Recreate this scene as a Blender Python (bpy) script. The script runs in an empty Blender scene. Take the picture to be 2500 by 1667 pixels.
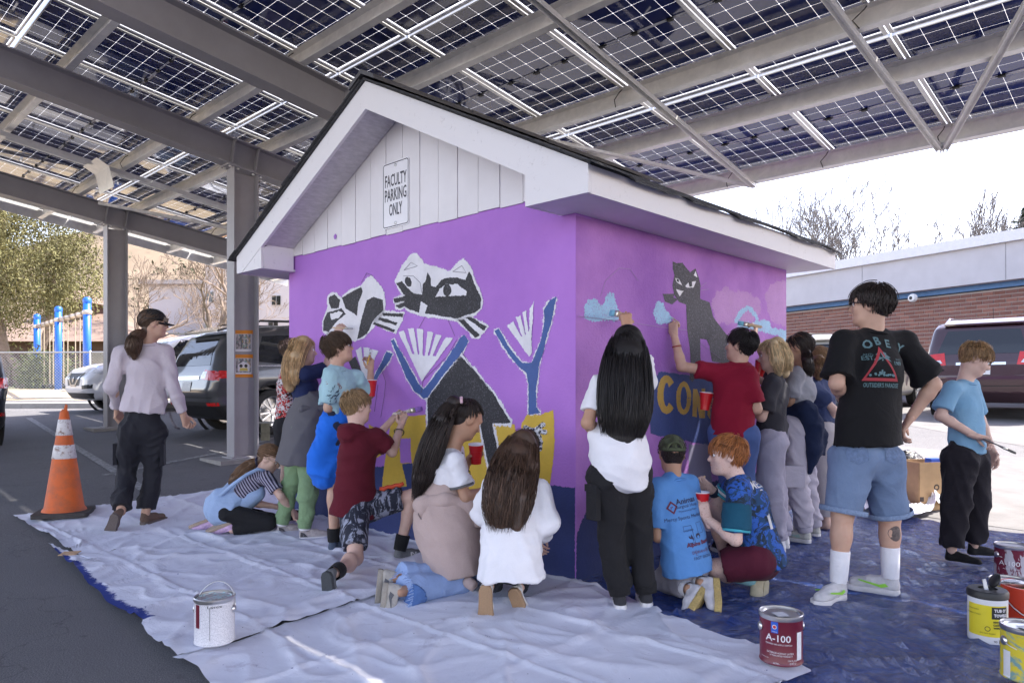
import bpy, bmesh, math, random
import numpy as np
from mathutils import Vector, Matrix, noise
from mathutils.bvhtree import BVHTree
from mathutils.geometry import tessellate_polygon
random.seed(7); rng = np.random.default_rng(7)
rad = math.radians
SC = bpy.context.scene
COL = SC.collection
# ------------------------------------------------------------------ camera, sky, sun, exposure
F, HZ, CX, CH = 1773.0, 940.7, 1250.0, 1.15      # focal length, horizon, centre (photo pixels), eye height
cd = bpy.data.cameras.new('camera'); cam = bpy.data.objects.new('camera', cd); COL.objects.link(cam)
cam.location = (0, 0, CH); cam.rotation_euler = (rad(90), 0, 0)
cd.sensor_width = 36; cd.lens = F / 2500 * 36; cd.shift_y = (HZ - 833.5) / 2500
cd.clip_start = 0.05; cd.clip_end = 3000
SC.camera = cam
TOSUN = Vector((.659, .181, 1)).normalized()
W = bpy.data.worlds.new('World'); SC.world = W; W.use_nodes = True
_n = W.node_tree.nodes; _sky = _n.new('ShaderNodeTexSky'); _sky.sky_type = 'NISHITA'; _sky.sun_disc = False
_sky.sun_elevation = math.asin(TOSUN.z); _sky.sun_rotation = math.atan2(TOSUN.x, TOSUN.y)
_sky.altitude = 2000; _sky.dust_density = 3.5; _sky.air_density = 1.0; _sky.ozone_density = 1.0
_tint = _n.new('ShaderNodeMixRGB'); _tint.blend_type = 'MULTIPLY'; _tint.inputs[0].default_value = 1; _tint.inputs[2].default_value = (1.32, 1.0, .84, 1)
W.node_tree.links.new(_sky.outputs[0], _tint.inputs[1]); W.node_tree.links.new(_tint.outputs[0], _n['Background'].inputs[0]); _n['Background'].inputs[1].default_value = 0.15
sd = bpy.data.lights.new('sun', 'SUN'); sun = bpy.data.objects.new('sun', sd); COL.objects.link(sun)
sd.energy = 2.8; sd.angle = rad(.53); sd.color = (1, .95, .87)
sun.rotation_euler = TOSUN.to_track_quat('Z', 'Y').to_euler(); sun.location = (20, 6, 30)
SC.view_settings.view_transform = 'Standard'; SC.view_settings.look = 'None'
SC.view_settings.exposure = 2.4; SC.view_settings.gamma = 1
SC.cycles.max_bounces = 7; SC.cycles.diffuse_bounces = 3; SC.cycles.transparent_max_bounces = 8
SC.cycles.sample_clamp_indirect = 8
SC.cycles.caustics_reflective = False; SC.cycles.caustics_refractive = False

# ------------------------------------------------------------------ places
def gz(x, y):
    t = y - 5.6
    z = 0.0 if t < -.6 else (.06 * (t + .6) ** 2 / 2.4 if t < .6 else .06 * t)
    if y > 15: z = .564 + (y - 15) * .02
    return z
def S(u, v, d): return Vector(((u - CX) / F * d, d, CH - (v - HZ) / F * d))
def G(u, v, dz=0):
    lo, hi = 1.0, 200.0
    for _ in range(50):
        m = (lo + hi) / 2; p = S(u, v, m)
        if p.z > gz(p.x, p.y) + dz: lo = m
        else: hi = m
    return S(u, v, lo)
C0 = Vector((.367, 4.19, 0))
R = Vector((.6928, .7212, 0)).normalized(); L = Vector((-R.y, R.x, 0)); Z = Vector((0, 0, 1))
def B(l, r, z=0): return C0 + L * l + R * r + Z * z
def onplane(u, v, p0, n):
    o = Vector((0, 0, CH)); d = S(u, v, 1) - o
    return o + d * ((p0 - o).dot(n) / d.dot(n))
# ------------------------------------------------------------------ materials
def lin(r, g, b): return tuple(((c / 255) / 12.92 if c / 255 < .04045 else ((c / 255 + .055) / 1.055) ** 2.4) for c in (r, g, b))
def mk(name):
    m = bpy.data.materials.new(name); m.use_nodes = True
    return m, m.node_tree, m.node_tree.nodes['Principled BSDF']
def nd(nt, t, ins=None, **kw):
    n = nt.nodes.new('ShaderNode' + t)
    for k, v in kw.items(): setattr(n, k, v)
    for k, v in (ins or {}).items():
        if hasattr(v, 'is_output'): nt.links.new(v, n.inputs[k])
        else: n.inputs[k].default_value = v
    return n
def c4(c): return (c[0], c[1], c[2], 1)
def coords(nt, kind='Object', scale=None, rot=(0, 0, 0)):
    o = nd(nt, 'TexCoord').outputs[kind]
    if scale: o = nd(nt, 'Mapping', {'Vector': o, 'Scale': scale, 'Rotation': rot}).outputs[0]
    return o
def ntex(nt, vec, scale, detail=4, rough=.55, dist=0):
    return nd(nt, 'TexNoise', {'Vector': vec, 'Scale': scale, 'Detail': detail, 'Roughness': rough, 'Distortion': dist}).outputs['Fac']
def ramp(nt, fac, a, b, ca=(0, 0, 0, 1), cb=(1, 1, 1, 1)):
    r = nd(nt, 'ValToRGB', {'Fac': fac}); e = r.color_ramp.elements
    e[0].position = a; e[0].color = ca; e[1].position = b; e[1].color = cb
    return r.outputs[0]
def mix(nt, fac, a, b, mode='MIX'):
    n = nd(nt, 'MixRGB', {'Fac': fac}, blend_type=mode)
    for k, v in (('Color1', a), ('Color2', b)):
        if hasattr(v, 'is_output'): nt.links.new(v, n.inputs[k])
        else: n.inputs[k].default_value = c4(v)
    return n.outputs[0]
def math_(nt, op, a, b=0.0, c=0.0):
    n = nd(nt, 'Math', operation=op)
    for i, v in enumerate((a, b, c)):
        if hasattr(v, 'is_output'): nt.links.new(v, n.inputs[i])
        else: n.inputs[i].default_value = v
    return n.outputs[0]
def bump(nt, b, h, strength=.3, dist=.01):
    n = nd(nt, 'Bump', {'Height': h, 'Strength': strength, 'Distance': dist}); nt.links.new(n.outputs[0], b.inputs['Normal'])
MATS = {}
def M(name, col=(.5, .5, .5), rough=.6, metal=0, var=.12, vs=8, bs=0, bst=.3, bd=.004, coat=0, spec=.5, sheen=0, space='Object', stretch=None, trans=0, vcol=None, emit=0):
    if name in MATS: return MATS[name]
    m, nt, b = mk(name); b.inputs['Roughness'].default_value = rough; b.inputs['Metallic'].default_value = metal
    b.inputs['Coat Weight'].default_value = coat; b.inputs['Specular IOR Level'].default_value = spec
    b.inputs['Sheen Weight'].default_value = sheen
    if trans: b.inputs['Transmission Weight'].default_value = trans
    co = coords(nt, space, stretch)
    if var:
        f = ntex(nt, co, vs, 5, .6)
        c = mix(nt, ramp(nt, f, .3, .7), [x * (1 - var) for x in col], [min(1, x * (1 + var)) for x in col])
    else: c = nd(nt, 'RGB').outputs[0]; c.default_value = c4(col)
    if vcol:
        a = nd(nt, 'Attribute', attribute_name=vcol); c = mix(nt, 1, c, a.outputs['Color'], 'MULTIPLY')
    nt.links.new(c, b.inputs['Base Color'])
    if bs: bump(nt, b, ntex(nt, co, bs, 6, .6), bst, bd)
    if emit: nt.links.new(c, b.inputs['Emission Color']); b.inputs['Emission Strength'].default_value = emit
    MATS[name] = m; return m
# ------------------------------------------------------------------ objects
def tag(o, label=None, cat=None, group=None, kind=None):
    for k, v in (('label', label), ('category', cat), ('group', group), ('kind', kind)):
        if v: o[k] = v
    return o
def mesh(name, V, Fc, mats=None, smooth=False, mi=None):
    me = bpy.data.meshes.new(name)
    if isinstance(Fc, np.ndarray) and Fc.ndim == 2:
        n, k = Fc.shape; V = np.asarray(V, np.float32)
        me.vertices.add(len(V)); me.vertices.foreach_set('co', V.ravel())
        me.loops.add(n * k); me.loops.foreach_set('vertex_index', Fc.astype(np.int32).ravel())
        me.polygons.add(n); me.polygons.foreach_set('loop_start', np.arange(0, n * k, k, dtype=np.int32))
        try: me.polygons.foreach_set('loop_total', np.full(n, k, np.int32))
        except Exception: pass
        me.update(calc_edges=True)
    else:
        me.from_pydata([tuple(v) for v in V], [], [tuple(f) for f in Fc]); me.update()
    for m in (mats if isinstance(mats, (list, tuple)) else [mats]):
        if m: me.materials.append(m)
    if mi is not None: me.polygons.foreach_set('material_index', np.asarray(mi, np.int32))
    if smooth: me.polygons.foreach_set('use_smooth', np.ones(len(me.polygons), bool))
    return me
def obj(name, me, parent=None, loc=None, mw=None):
    o = bpy.data.objects.new(name, me); COL.objects.link(o)
    if parent: o.parent = parent
    if mw is not None: o.matrix_basis = mw
    elif loc is not None: o.location = loc
    return o
def empty(name, loc=(0, 0, 0), label=None, cat=None, group=None, rz=0, parent=None):
    o = bpy.data.objects.new(name, None); COL.objects.link(o); o.location = loc; o.rotation_euler = (0, 0, rz); o.empty_display_size = .1
    if parent: o.parent = parent
    return tag(o, label, cat, group)
class MB:
    """collects faces; build() links one mesh object"""
    def __init__(s): s.V = []; s.F = []; s.I = []; s.m = 0
    def add(s, V, Fc):
        o = len(s.V); s.V += [tuple(v) for v in V]; s.F += [tuple(i + o for i in f) for f in Fc]; s.I += [s.m] * len(Fc); return s
    def hexa(s, P):
        return s.add(P, [(0, 3, 2, 1), (4, 5, 6, 7), (0, 1, 5, 4), (1, 2, 6, 5), (2, 3, 7, 6), (3, 0, 4, 7)])
    def box(s, c, X, Y, Zv):
        c, X, Y, Zv = (Vector(q) for q in (c, X, Y, Zv))
        return s.hexa([c - X - Y - Zv, c + X - Y - Zv, c + X + Y - Zv, c - X + Y - Zv, c - X - Y + Zv, c + X - Y + Zv, c + X + Y + Zv, c - X + Y + Zv])
    def bx(s, x0, x1, y0, y1, z0, z1):
        return s.box(((x0 + x1) / 2, (y0 + y1) / 2, (z0 + z1) / 2), ((x1 - x0) / 2, 0, 0), (0, (y1 - y0) / 2, 0), (0, 0, (z1 - z0) / 2))
    def bar(s, a, b, w, h, up=Z):
        a, b = Vector(a), Vector(b); d = (b - a); X = d.normalized(); Y = Vector(up).cross(X).normalized(); U = X.cross(Y)
        return s.box((a + b) / 2, d / 2, Y * w / 2, U * h / 2)
    def prism(s, poly, off):
        n = len(poly); P = [Vector(p) for p in poly]; Q = [p + Vector(off) for p in P]
        s.add(P + Q, [(i, (i + 1) % n, n + (i + 1) % n, n + i) for i in range(n)])
        t = tessellate_polygon([P]); s.add(P, [f for f in t]); s.add(Q, [f[::-1] for f in t]); return s
    def tube(s, pts, rs, n=8, caps=True):
        P = [Vector(p) for p in pts]
        if not hasattr(rs, '__len__'): rs = [rs] * len(P)
        rings = []; prev = None
        for i, p in enumerate(P):
            t = (P[min(i + 1, len(P) - 1)] - P[max(i - 1, 0)]).normalized()
            a = prev if prev is not None else (Vector((0, 0, 1)) if abs(t.z) < .9 else Vector((1, 0, 0)))
            a = (a - t * a.dot(t)).normalized(); prev = a; b = t.cross(a)
            rings.append([p + (a * math.cos(k * math.tau / n) + b * math.sin(k * math.tau / n)) * rs[i] for k in range(n)])
        V = [v for r in rings for v in r]; Fc = []
        for i in range(len(P) - 1):
            for k in range(n): Fc.append((i * n + k, i * n + (k + 1) % n, (i + 1) * n + (k + 1) % n, (i + 1) * n + k))
        if caps: Fc.append(tuple(range(n))[::-1]); Fc.append(tuple(range((len(P) - 1) * n, len(P) * n)))
        return s.add(V, Fc)
    def lathe(s, prof, n=24, o=(0, 0, 0), ax=None):
        o = Vector(o); q = Vector(ax).to_track_quat('Z', 'Y') if ax else None; V = []
        for r, z in prof:
            for k in range(n):
                v = Vector((r * math.cos(k * math.tau / n), r * math.sin(k * math.tau / n), z)); V.append(o + (q @ v if q else v))
        Fc = []
        for i in range(len(prof) - 1):
            for k in range(n): Fc.append((i * n + k, i * n + (k + 1) % n, (i + 1) * n + (k + 1) % n, (i + 1) * n + k))
        return s.add(V, Fc)
    def me(s, name, mats, smooth=False): return mesh(name, s.V, s.F, mats, smooth, s.I if isinstance(mats, (list, tuple)) else None)
    def build(s, name, mats, parent=None, smooth=False, rel=None):
        if rel is not None: r = Vector(rel); s.V = [tuple(Vector(v) - r) for v in s.V]
        me = s.me(name, mats, smooth)
        if smooth == 'auto':
            for e in me.edges: pass
        return obj(name, me, parent)
def sharp(o, ang=35):
    me = o.data if hasattr(o, 'data') else o
    me.polygons.foreach_set('use_smooth', np.ones(len(me.polygons), bool))
    me.set_sharp_from_angle(angle=rad(ang)); return o
def text_me(s, size=1, font_scale=1, align='CENTER', extr=0, bold=0):
    cu = bpy.data.curves.new('t', 'FONT'); cu.body = s; cu.size = size; cu.align_x = align; cu.align_y = 'CENTER'; cu.resolution_u = 2; cu.offset = bold
    cu.space_line = 1.0
    to = bpy.data.objects.new('t', cu); COL.objects.link(to)
    dg = bpy.context.evaluated_depsgraph_get(); me = to.evaluated_get(dg).to_mesh()
    V = [v.co.copy() for v in me.vertices]; Fc = [tuple(p.vertices) for p in me.polygons]
    to.to_mesh_clear(); bpy.data.objects.remove(to); bpy.data.curves.remove(cu)
    return V, Fc
def bvh_of(*os):
    V = []; Fc = []
    for o in os:
        k = len(V); mw = o.matrix_basis if not o.parent else Matrix.Translation(o.parent.location) @ o.matrix_basis
        V += [mw @ v.co for v in o.data.vertices]; Fc += [tuple(i + k for i in p.vertices) for p in o.data.polygons]
    return BVHTree.FromPolygons(V, Fc)
def tess(poly2, sub=0):
    """2D polygon -> verts, tris, with optional subdivision"""
    P = [Vector((p[0], p[1], 0)) for p in poly2]; T = tessellate_polygon([P])
    if not sub: return P, [tuple(t) for t in T]
    bm = bmesh.new(); vs = [bm.verts.new(p) for p in P]
    for t in T:
        try: bm.faces.new([vs[i] for i in t])
        except Exception: pass
    for _ in range(9):
        es = [e for e in bm.edges if e.calc_length() > sub]
        if not es: break
        bmesh.ops.subdivide_edges(bm, edges=es, cuts=1, use_grid_fill=False)
        bmesh.ops.triangulate(bm, faces=[f for f in bm.faces if len(f.verts) > 3])
    bm.verts.index_update(); V = [v.co.copy() for v in bm.verts]; Fc = [tuple(v.index for v in f.verts) for f in bm.faces]; bm.free()
    return V, Fc
def decal(name, VF, o, X, Y, bvh, mat, parent, off=.003, reach=.6, rel=None):
    """flat print laid on a surface: VF is 2-D, o/X/Y its frame; drops along the inverse normal onto bvh"""
    N = Vector(X).cross(Vector(Y)).normalized(); out = []; o = Vector(o); ok = []
    for v in VF[0]:
        p = o + Vector(X) * v[0] + Vector(Y) * v[1]
        h = bvh.ray_cast(p + N * reach, -N, reach * 2.5)
        if h[0] is None: out.append(p); ok.append(False)
        else: out.append(h[0] + N * off); ok.append(True)
    Fc = [f for f in VF[1] if all(ok[i] for i in f)]
    r = Vector(rel) if rel is not None else (parent.location if parent else Vector())
    return obj(name, mesh(name, [p - r for p in out], Fc, mat), parent)
def bvh_lift(V, Fc): return V, Fc
# ------------------------------------------------------------------ ground
def gz(x, y):
    t = y - 5.6
    if t < -.6: z = 0.0
    elif t < .6: z = .06 * (t + .6) ** 2 / 2.4
    elif y < 15: z = .06 * t
    elif y < 18: z = .564 + (y - 15) * .02
    elif y < 22: z = .624 + (y - 18) * .1
    else: z = 1.024 + (y - 22) * .004
    return z
m_, nt, b = mk('asphalt'); co = coords(nt)
f1 = ntex(nt, co, .8, 6, .6); f2 = ntex(nt, co, 160, 2, .7); f3 = ntex(nt, co, 5, 5, .7)
base = mix(nt, ramp(nt, f1, .3, .7), (.065, .065, .072), (.105, .103, .11))
base = mix(nt, ramp(nt, f2, .42, .75), base, (.24, .235, .24))
base = mix(nt, math_(nt, 'MULTIPLY', ramp(nt, f3, .62, .75), .5), base, (.025, .025, .027))
vor = nd(nt, 'TexVoronoi', {'Vector': nd(nt, 'VectorMath', {0: co, 1: nd(nt, 'TexNoise', {'Vector': co, 'Scale': 1.5, 'Detail': 5}).outputs['Color']}, operation='ADD').outputs[0], 'Scale': .55}, feature='DISTANCE_TO_EDGE').outputs['Distance']
base = mix(nt, math_(nt, 'MULTIPLY', math_(nt, 'LESS_THAN', vor, .003), .35), base, (.03, .03, .032))
base = mix(nt, math_(nt, 'MULTIPLY', ramp(nt, ntex(nt, co, 1.7, 7, .72, .8), .56, .66), .45), base, (.16, .15, .155))
base = mix(nt, ramp(nt, ntex(nt, co, 75, 2, .6), .70, .73), base, (.30, .29, .29))
base = mix(nt, math_(nt, 'MULTIPLY', ramp(nt, ntex(nt, nd(nt, 'Mapping', {'Vector': co, 'Location': (7, 3, 0)}).outputs[0], 2.3, 3), .68, .74), .6), base, (.028, .026, .026))
nt.links.new(base, b.inputs['Base Color']); b.inputs['Roughness'].default_value = .85
bump(nt, b, math_(nt, 'ADD', f2, math_(nt, 'MULTIPLY', math_(nt, 'MINIMUM', vor, .006), 10)), .7, .007); MATS['asphalt'] = m_
xs = sorted(set([-400, -200, -100, -60, -40] + [i * .8 for i in range(-32, 33)] + [40, 60, 100, 200, 400]))
ys = sorted(set([-100, -40, -20, -10] + [i * .6 for i in range(-10, 60)] + [40, 50, 70, 100, 200, 400, 900]))
V = [(x, y, gz(x, y)) for y in ys for x in xs]; nx = len(xs)
Fc = np.array([(j * nx + i, j * nx + i + 1, (j + 1) * nx + i + 1, (j + 1) * nx + i) for j in range(len(ys) - 1) for i in range(nx - 1)])
tag(obj('ground', mesh('ground', V, Fc, m_, True)), kind='structure')
def sheet(name, pts, mat, dz, n=(24, 4), kind='structure'):
    """quad patch on the ground following its slope"""
    a, b_, c, d = [Vector(p) for p in pts]; V = []
    for j in range(n[1] + 1):
        for i in range(n[0] + 1):
            s, t = i / n[0], j / n[1]; p = (a * (1 - s) + b_ * s) * (1 - t) + (d * (1 - s) + c * s) * t; V.append((p.x, p.y, gz(p.x, p.y) + dz))
    k = n[0] + 1
    o = obj(name, mesh(name, V, [(j * k + i, j * k + i + 1, (j + 1) * k + i + 1, (j + 1) * k + i) for j in range(n[1]) for i in range(n[0])], mat, True))
    return tag(o, kind=kind)
sheet('playground_ground', [(-60, 18.6, 0), (-3, 19.4, 0), (-3, 60, 0), (-60, 60, 0)], M('sand', (.40, .32, .21), .95, var=.2, vs=1.2, bs=40, bst=.4), .006, (20, 70))
sheet('playground_ground', [B(15, -18), B(15, -.7), B(46, -.7), B(46, -18)], MATS['sand'], .005, (30, 50))
sheet('grass', [(-60, 26, 0), (-6, 26, 0), (-6, 34, 0), (-60, 34, 0)], M('drygrass', (.1, .11, .045), .95, var=.35, vs=2, bs=60, bst=.8), .012, (10, 14))
sheet('lot_surface', [(7.4, 9.0, 0), (60, 9.0, 0), (60, 40, 0), (4.5, 40, 0)], M('pale_asphalt', (.16, .155, .155), .9, var=.2, vs=3, bs=200, bst=.5), .004, (20, 52))
sheet('lot_surface', [B(-12, 3.6), B(-.3, 3.6), B(1.2, 8), B(-12, 8)], M('pale_asphalt'), .005, (20, 20))
mbk = MB()
for i in range(24):
    x0 = -22 + i * .95; x1 = x0 + .945; y = lambda x: 17.0 + (x + 13) * .07
    z0, z1 = gz(x0, y(x0)), gz(x1, y(x1))
    mbk.hexa([(x0, y(x0), z0 - .1), (x1, y(x1), z1 - .1), (x1, y(x1) + 1.0, z1 - .1), (x0, y(x0) + 1.0, z0 - .1), (x0, y(x0), z0 + .12), (x1, y(x1), z1 + .12), (x1, y(x1) + 1.0, z1 + .13), (x0, y(x0) + 1.0, z0 + .13)])
tag(mbk.build('sidewalk', M('concrete', (.28, .27, .26), .85, var=.15, vs=6, bs=90, bst=.3)), kind='structure')
m_, nt, b = mk('worn_line'); co = coords(nt)
f = ramp(nt, ntex(nt, co, 22, 6, .75), .38, .62)
nt.links.new(mix(nt, f, (.11, .11, .11), (.36, .36, .36)), b.inputs['Base Color']); b.inputs['Roughness'].default_value = .85
def line(p, q, w=.1):
    p, q = Vector(p), Vector(q); n = Vector((-(q - p).y, (q - p).x, 0)).normalized() * w / 2
    sheet('parking_line', [p - n, q - n, q + n, p + n], m_, .005, (20, 1))
line(G(70, 1020), G(400, 1225)); line(G(255, 1160), G(640, 1085)); line(G(560, 1100), G(880, 1010))
# ------------------------------------------------------------------ the shed
SH = empty('painted_shed', B(1.6, 1.4), 'small purple stucco shed with mural cats, white gable siding and shingle roof', 'shed')
SHL = SH.location
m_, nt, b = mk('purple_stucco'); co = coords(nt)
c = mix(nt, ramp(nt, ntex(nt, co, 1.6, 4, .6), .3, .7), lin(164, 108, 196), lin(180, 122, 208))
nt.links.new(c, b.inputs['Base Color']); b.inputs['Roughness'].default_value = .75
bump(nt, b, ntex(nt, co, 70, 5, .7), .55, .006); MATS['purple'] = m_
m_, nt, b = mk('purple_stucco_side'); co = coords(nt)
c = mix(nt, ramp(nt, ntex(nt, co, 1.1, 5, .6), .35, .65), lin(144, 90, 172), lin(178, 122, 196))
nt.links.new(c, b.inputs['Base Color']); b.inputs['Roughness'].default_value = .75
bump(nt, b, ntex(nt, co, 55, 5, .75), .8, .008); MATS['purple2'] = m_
WL, WR = 3.25, 2.89
def wallbox(name, l0, l1, r0, r1, z0, z1, mat):
    return MB().hexa([B(l0, r0, z0), B(l1, r0, z0), B(l1, r1, z0), B(l0, r1, z0), B(l0, r0, z1), B(l1, r0, z1), B(l1, r1, z1), B(l0, r1, z1)]).build(name, mat, SH, rel=SHL)
def gwall(r):
    MB().prism([B(0, r, -.05), B(WL, r, -.05), B(WL, r, 2.3), B(WL / 2, r, 3.08), B(0, r, 2.3)], R * .15).build('wall', MATS['purple'], SH, rel=SHL)
gwall(0)
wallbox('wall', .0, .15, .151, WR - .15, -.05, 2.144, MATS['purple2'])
wallbox('wall', WL - .15, WL, .151, WR - .15, -.05, 2.144, MATS['purple'])
gwall(WR - .149)
white = M('white_paint', (.74, .72, .74), .55, var=.05, vs=3, bs=30, bst=.15, stretch=(1, 1, 1))
m_, nt, b = mk('weathered_white'); co = coords(nt, scale=(3, 3, 3))
f = ramp(nt, ntex(nt, co, 7, 8, .75, .6), .60, .72)
c = mix(nt, f, (.76, .74, .76), (.5, .47, .48))
nt.links.new(c, b.inputs['Base Color']); b.inputs['Roughness'].default_value = .6
bump(nt, b, ntex(nt, co, 40, 6, .7), .3, .003); MATS['ww'] = m_
LM = WL / 2; OV, RO = .34, .32; RB = WR + .2
def zr(l): return 3.28 - .505 * abs(l - LM)
# gable boards
w = .2
for i in range(17):
    l0 = i * w + .006; l1 = min((i + 1) * w, WL)
    if l0 > WL: break
    z0 = 2.28 - .004 * (i % 3); tops = [(l0, zr(l0) - .1)] + ([(LM, zr(LM) - .1)] if l0 < LM < l1 else []) + [(l1, zr(l1) - .1)]
    poly = [B(l0, -.012 - .002 * (i % 2), z0), B(l1, -.012 - .002 * (i % 2), z0)] + [B(l, -.012 - .002 * (i % 2), z) for l, z in tops[::-1]]
    MB().prism(poly, R * .011).build('siding_board', white, SH, rel=SHL)
# rake boards, eave boxes, fascia, soffits
for sgn in (1, -1):
    def Q(d, r, z): return B(LM + sgn * d, r, z)     # d = distance from ridge line
    D = LM + OV; zz = lambda d: 3.28 - .505 * d
    MB().prism([Q(0, -RO, zz(0)), Q(D, -RO, zz(D)), Q(D, -RO, 2.14), Q(D - .09, -RO, 2.14), Q(0, -RO, zz(0) - .195)], R * .025).build('rake_board', MATS['ww'], SH, rel=SHL)
    MB().prism([Q(D - .092, -RO + .004, 2.142), Q(LM - .104, -RO + .004, 2.142), Q(LM - .104, -RO + .004, zz(LM - .104) - .19), Q(D - .092, -RO + .004, zz(D - .092) - .1)], R * .02).build('eave_return', MATS['ww'], SH, rel=SHL)
    MB().prism([Q(LM - .106, -RO + .026, 2.142), Q(LM - .106, -.016, 2.142), Q(LM - .106, -.016, zz(LM - .106) - .06), Q(LM - .106, -RO + .026, zz(LM - .106) - .19)], L * sgn * .018).build('eave_return', MATS['ww'], SH, rel=SHL)
    MB().hexa([Q(D - .02, -RO + .027, 2.145), Q(LM - .11, -RO + .027, 2.145), Q(LM - .11, RB, 2.145), Q(D - .02, RB, 2.145), Q(D - .02, -RO + .027, 2.16), Q(LM - .11, -RO + .027, 2.16), Q(LM - .11, RB, 2.16), Q(D - .02, RB, 2.16)][::1]).build('soffit', white, SH, rel=SHL)
    MB().prism([Q(D, -RO + .026, 2.138), Q(D, RB, 2.138), Q(D, RB, 2.285), Q(D, -RO + .026, 2.285)], L * -sgn * .02).build('fascia_board', MATS['ww'], SH, rel=SHL)
    ply = M('soffit_plywood', (.56, .53, .56), .7, var=.15, vs=14, bs=50, bst=.4, stretch=(1, 1, 6))
    MB().prism([Q(0, -RO + .026, zz(0) - .17), Q(LM - .1, -RO + .026, zz(LM - .1) - .17), Q(LM - .1, -.018, zz(LM - .1) - .17), Q(0, -.018, zz(0) - .17)], Z * .015).build('rake_soffit', ply, SH, rel=SHL)
    deck = M('shingle', (.055, .055, .06), .9, var=.4, vs=30, bs=200, bst=.8)
    MB().prism([Q(0, -RO - .02, zz(0) + .004), Q(D + .03, -RO - .02, zz(D + .03) + .004), Q(D + .03, RB + .03, zz(D + .03) + .004), Q(0, RB + .03, zz(0) + .004)], Z * .009).build('roof_deck', deck, SH, rel=SHL)
    # shingles along the rake and the eave
    for k in range(15):
        d0 = k * .145 + .02; d1 = d0 + .2
        if d1 > D + .05: d1 = D + .05
        cu = random.uniform(-.004, .01); e = random.uniform(0, .018)
        MB().hexa([Q(d0, -RO - .035 - e, zz(d0) + .0145), Q(d1, -RO - .035 - e, zz(d1) + .016 - cu * .5), Q(d1, .02, zz(d1) + .017), Q(d0, .02, zz(d0) + .0145),
                   Q(d0, -RO - .035 - e, zz(d0) + .020), Q(d1, -RO - .035 - e, zz(d1) + .026 - cu * .5), Q(d1, .02, zz(d1) + .026), Q(d0, .02, zz(d0) + .020)]).build('shingle', deck, SH, rel=SHL)
    for k in range(10):
        r0 = .03 + k * .305; r1 = r0 + .3; d0, d1 = D - .15, D + .05
        a, c_ = random.uniform(-.03, .004), random.uniform(-.03, .004)
        MB().hexa([Q(d0, r0, zz(d0) + .0145), Q(d1, r0, zz(d1) + .0145 + a), Q(d1 + .01, r1, zz(d1) + .0145 + c_), Q(d0, r1, zz(d0) + .0145),
                   Q(d0, r0, zz(d0) + .026), Q(d1, r0, zz(d1) + .025 + a), Q(d1 + .01, r1, zz(d1) + .025 + c_), Q(d0, r1, zz(d0) + .026)]).build('shingle', deck, SH, rel=SHL)
rc = M('ridge_metal', (.09, .09, .1), .6, .3, var=.2, vs=10)
for k in range(4):
    r0 = -RO - .04 + k * .9; r1 = r0 + .93; up = .05 + .004 * (k % 2)
    for sgn in (1, -1):
        MB().prism([B(LM, r0, 3.28 + up + .02), B(LM + sgn * .15, r0, 3.28 - .075 + up + .02), B(LM + sgn * .15, r1, 3.28 - .075 + up + .02), B(LM, r1, 3.28 + up + .02)], Z * -.03).build('ridge_cap', rc, SH, rel=SHL)
# ------------------------------------------------------------------ the mural: paint laid on the two walls
PF, PR_ = C0, C0
def to_wall(pts, org, sc, side):
    out = []
    for (x, y) in pts:
        p = onplane(org[0] + x * sc, org[1] + y * sc, C0, -R if side == 'f' else -L)
        q = p - C0; out.append((q.dot(L) if side == 'f' else q.dot(R), q.z))
    return out
def rough_outline(P, step, amp, seed, grow=0):
    n = len(P); out = []
    A = sum(P[i][0] * P[(i + 1) % n][1] - P[(i + 1) % n][0] * P[i][1] for i in range(n)); sg = 1 if A > 0 else -1
    for i in range(n):
        a, b_ = Vector(P[i]), Vector(P[(i + 1) % n]); d = b_ - a; k = max(1, int(d.length / step)); nn = Vector((d.y, -d.x)).normalized() * sg if d.length else Vector((0, 0))
        for j in range(k):
            p = a + d * (j / k); h = noise.noise((p.x * 110 + seed, p.y * 110, seed)) * amp * 1.3 + noise.noise((p.x * 12 + seed, p.y * 12, 3)) * amp * 1.2
            out.append(p + nn * (grow + h))
    return out
LAY = {'f': 0, 'r': 0}
def paint(name, pts, mat, side='f', layer=1, org=(690, 560), sc=.3443, step=.008, amp=.0045, grow=0, wall=False):
    P = pts if wall else to_wall(pts, org, sc, side)
    P = rough_outline(P, step, amp, random.random() * 50, grow)
    lim = WL if side == 'f' else WR
    P = [Vector((min(max(p.x, .003), lim - .003), min(max(p.y, .004), 2.6 if side == 'f' else 2.13))) for p in P]
    off = .0006 + layer * .0005
    V, T = tess(P); W_ = [(B(v.x, -off, v.y) if side == 'f' else B(-off, v.x, v.y)) - SHL for v in V]
    o = obj(name, mesh(name, W_, T, mat), SH)
    if grow: flecks(P, mat, side, off)
    return o
def flecks(P, mat, side, off):
    mb = MB()
    for i, p in enumerate(P):
        for _ in range(3):
            a = p + Vector((random.gauss(0, .007), random.gauss(0, .007))); s_ = random.uniform(.0006, .0026); w_ = [(a.x + s_ * random.uniform(.5, 1.5) * math.cos(t), a.y + s_ * random.uniform(.5, 1.5) * math.sin(t)) for t in (0, 2.1, 4.2)]
            mb.add([(B(x, -off - .0001, z) if side == 'f' else B(-off - .0001, x, z)) - SHL for x, z in w_], [(0, 1, 2)])
    tag(obj('paint_flecks', mb.me('paint_flecks', mat), SH), kind='stuff')
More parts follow.
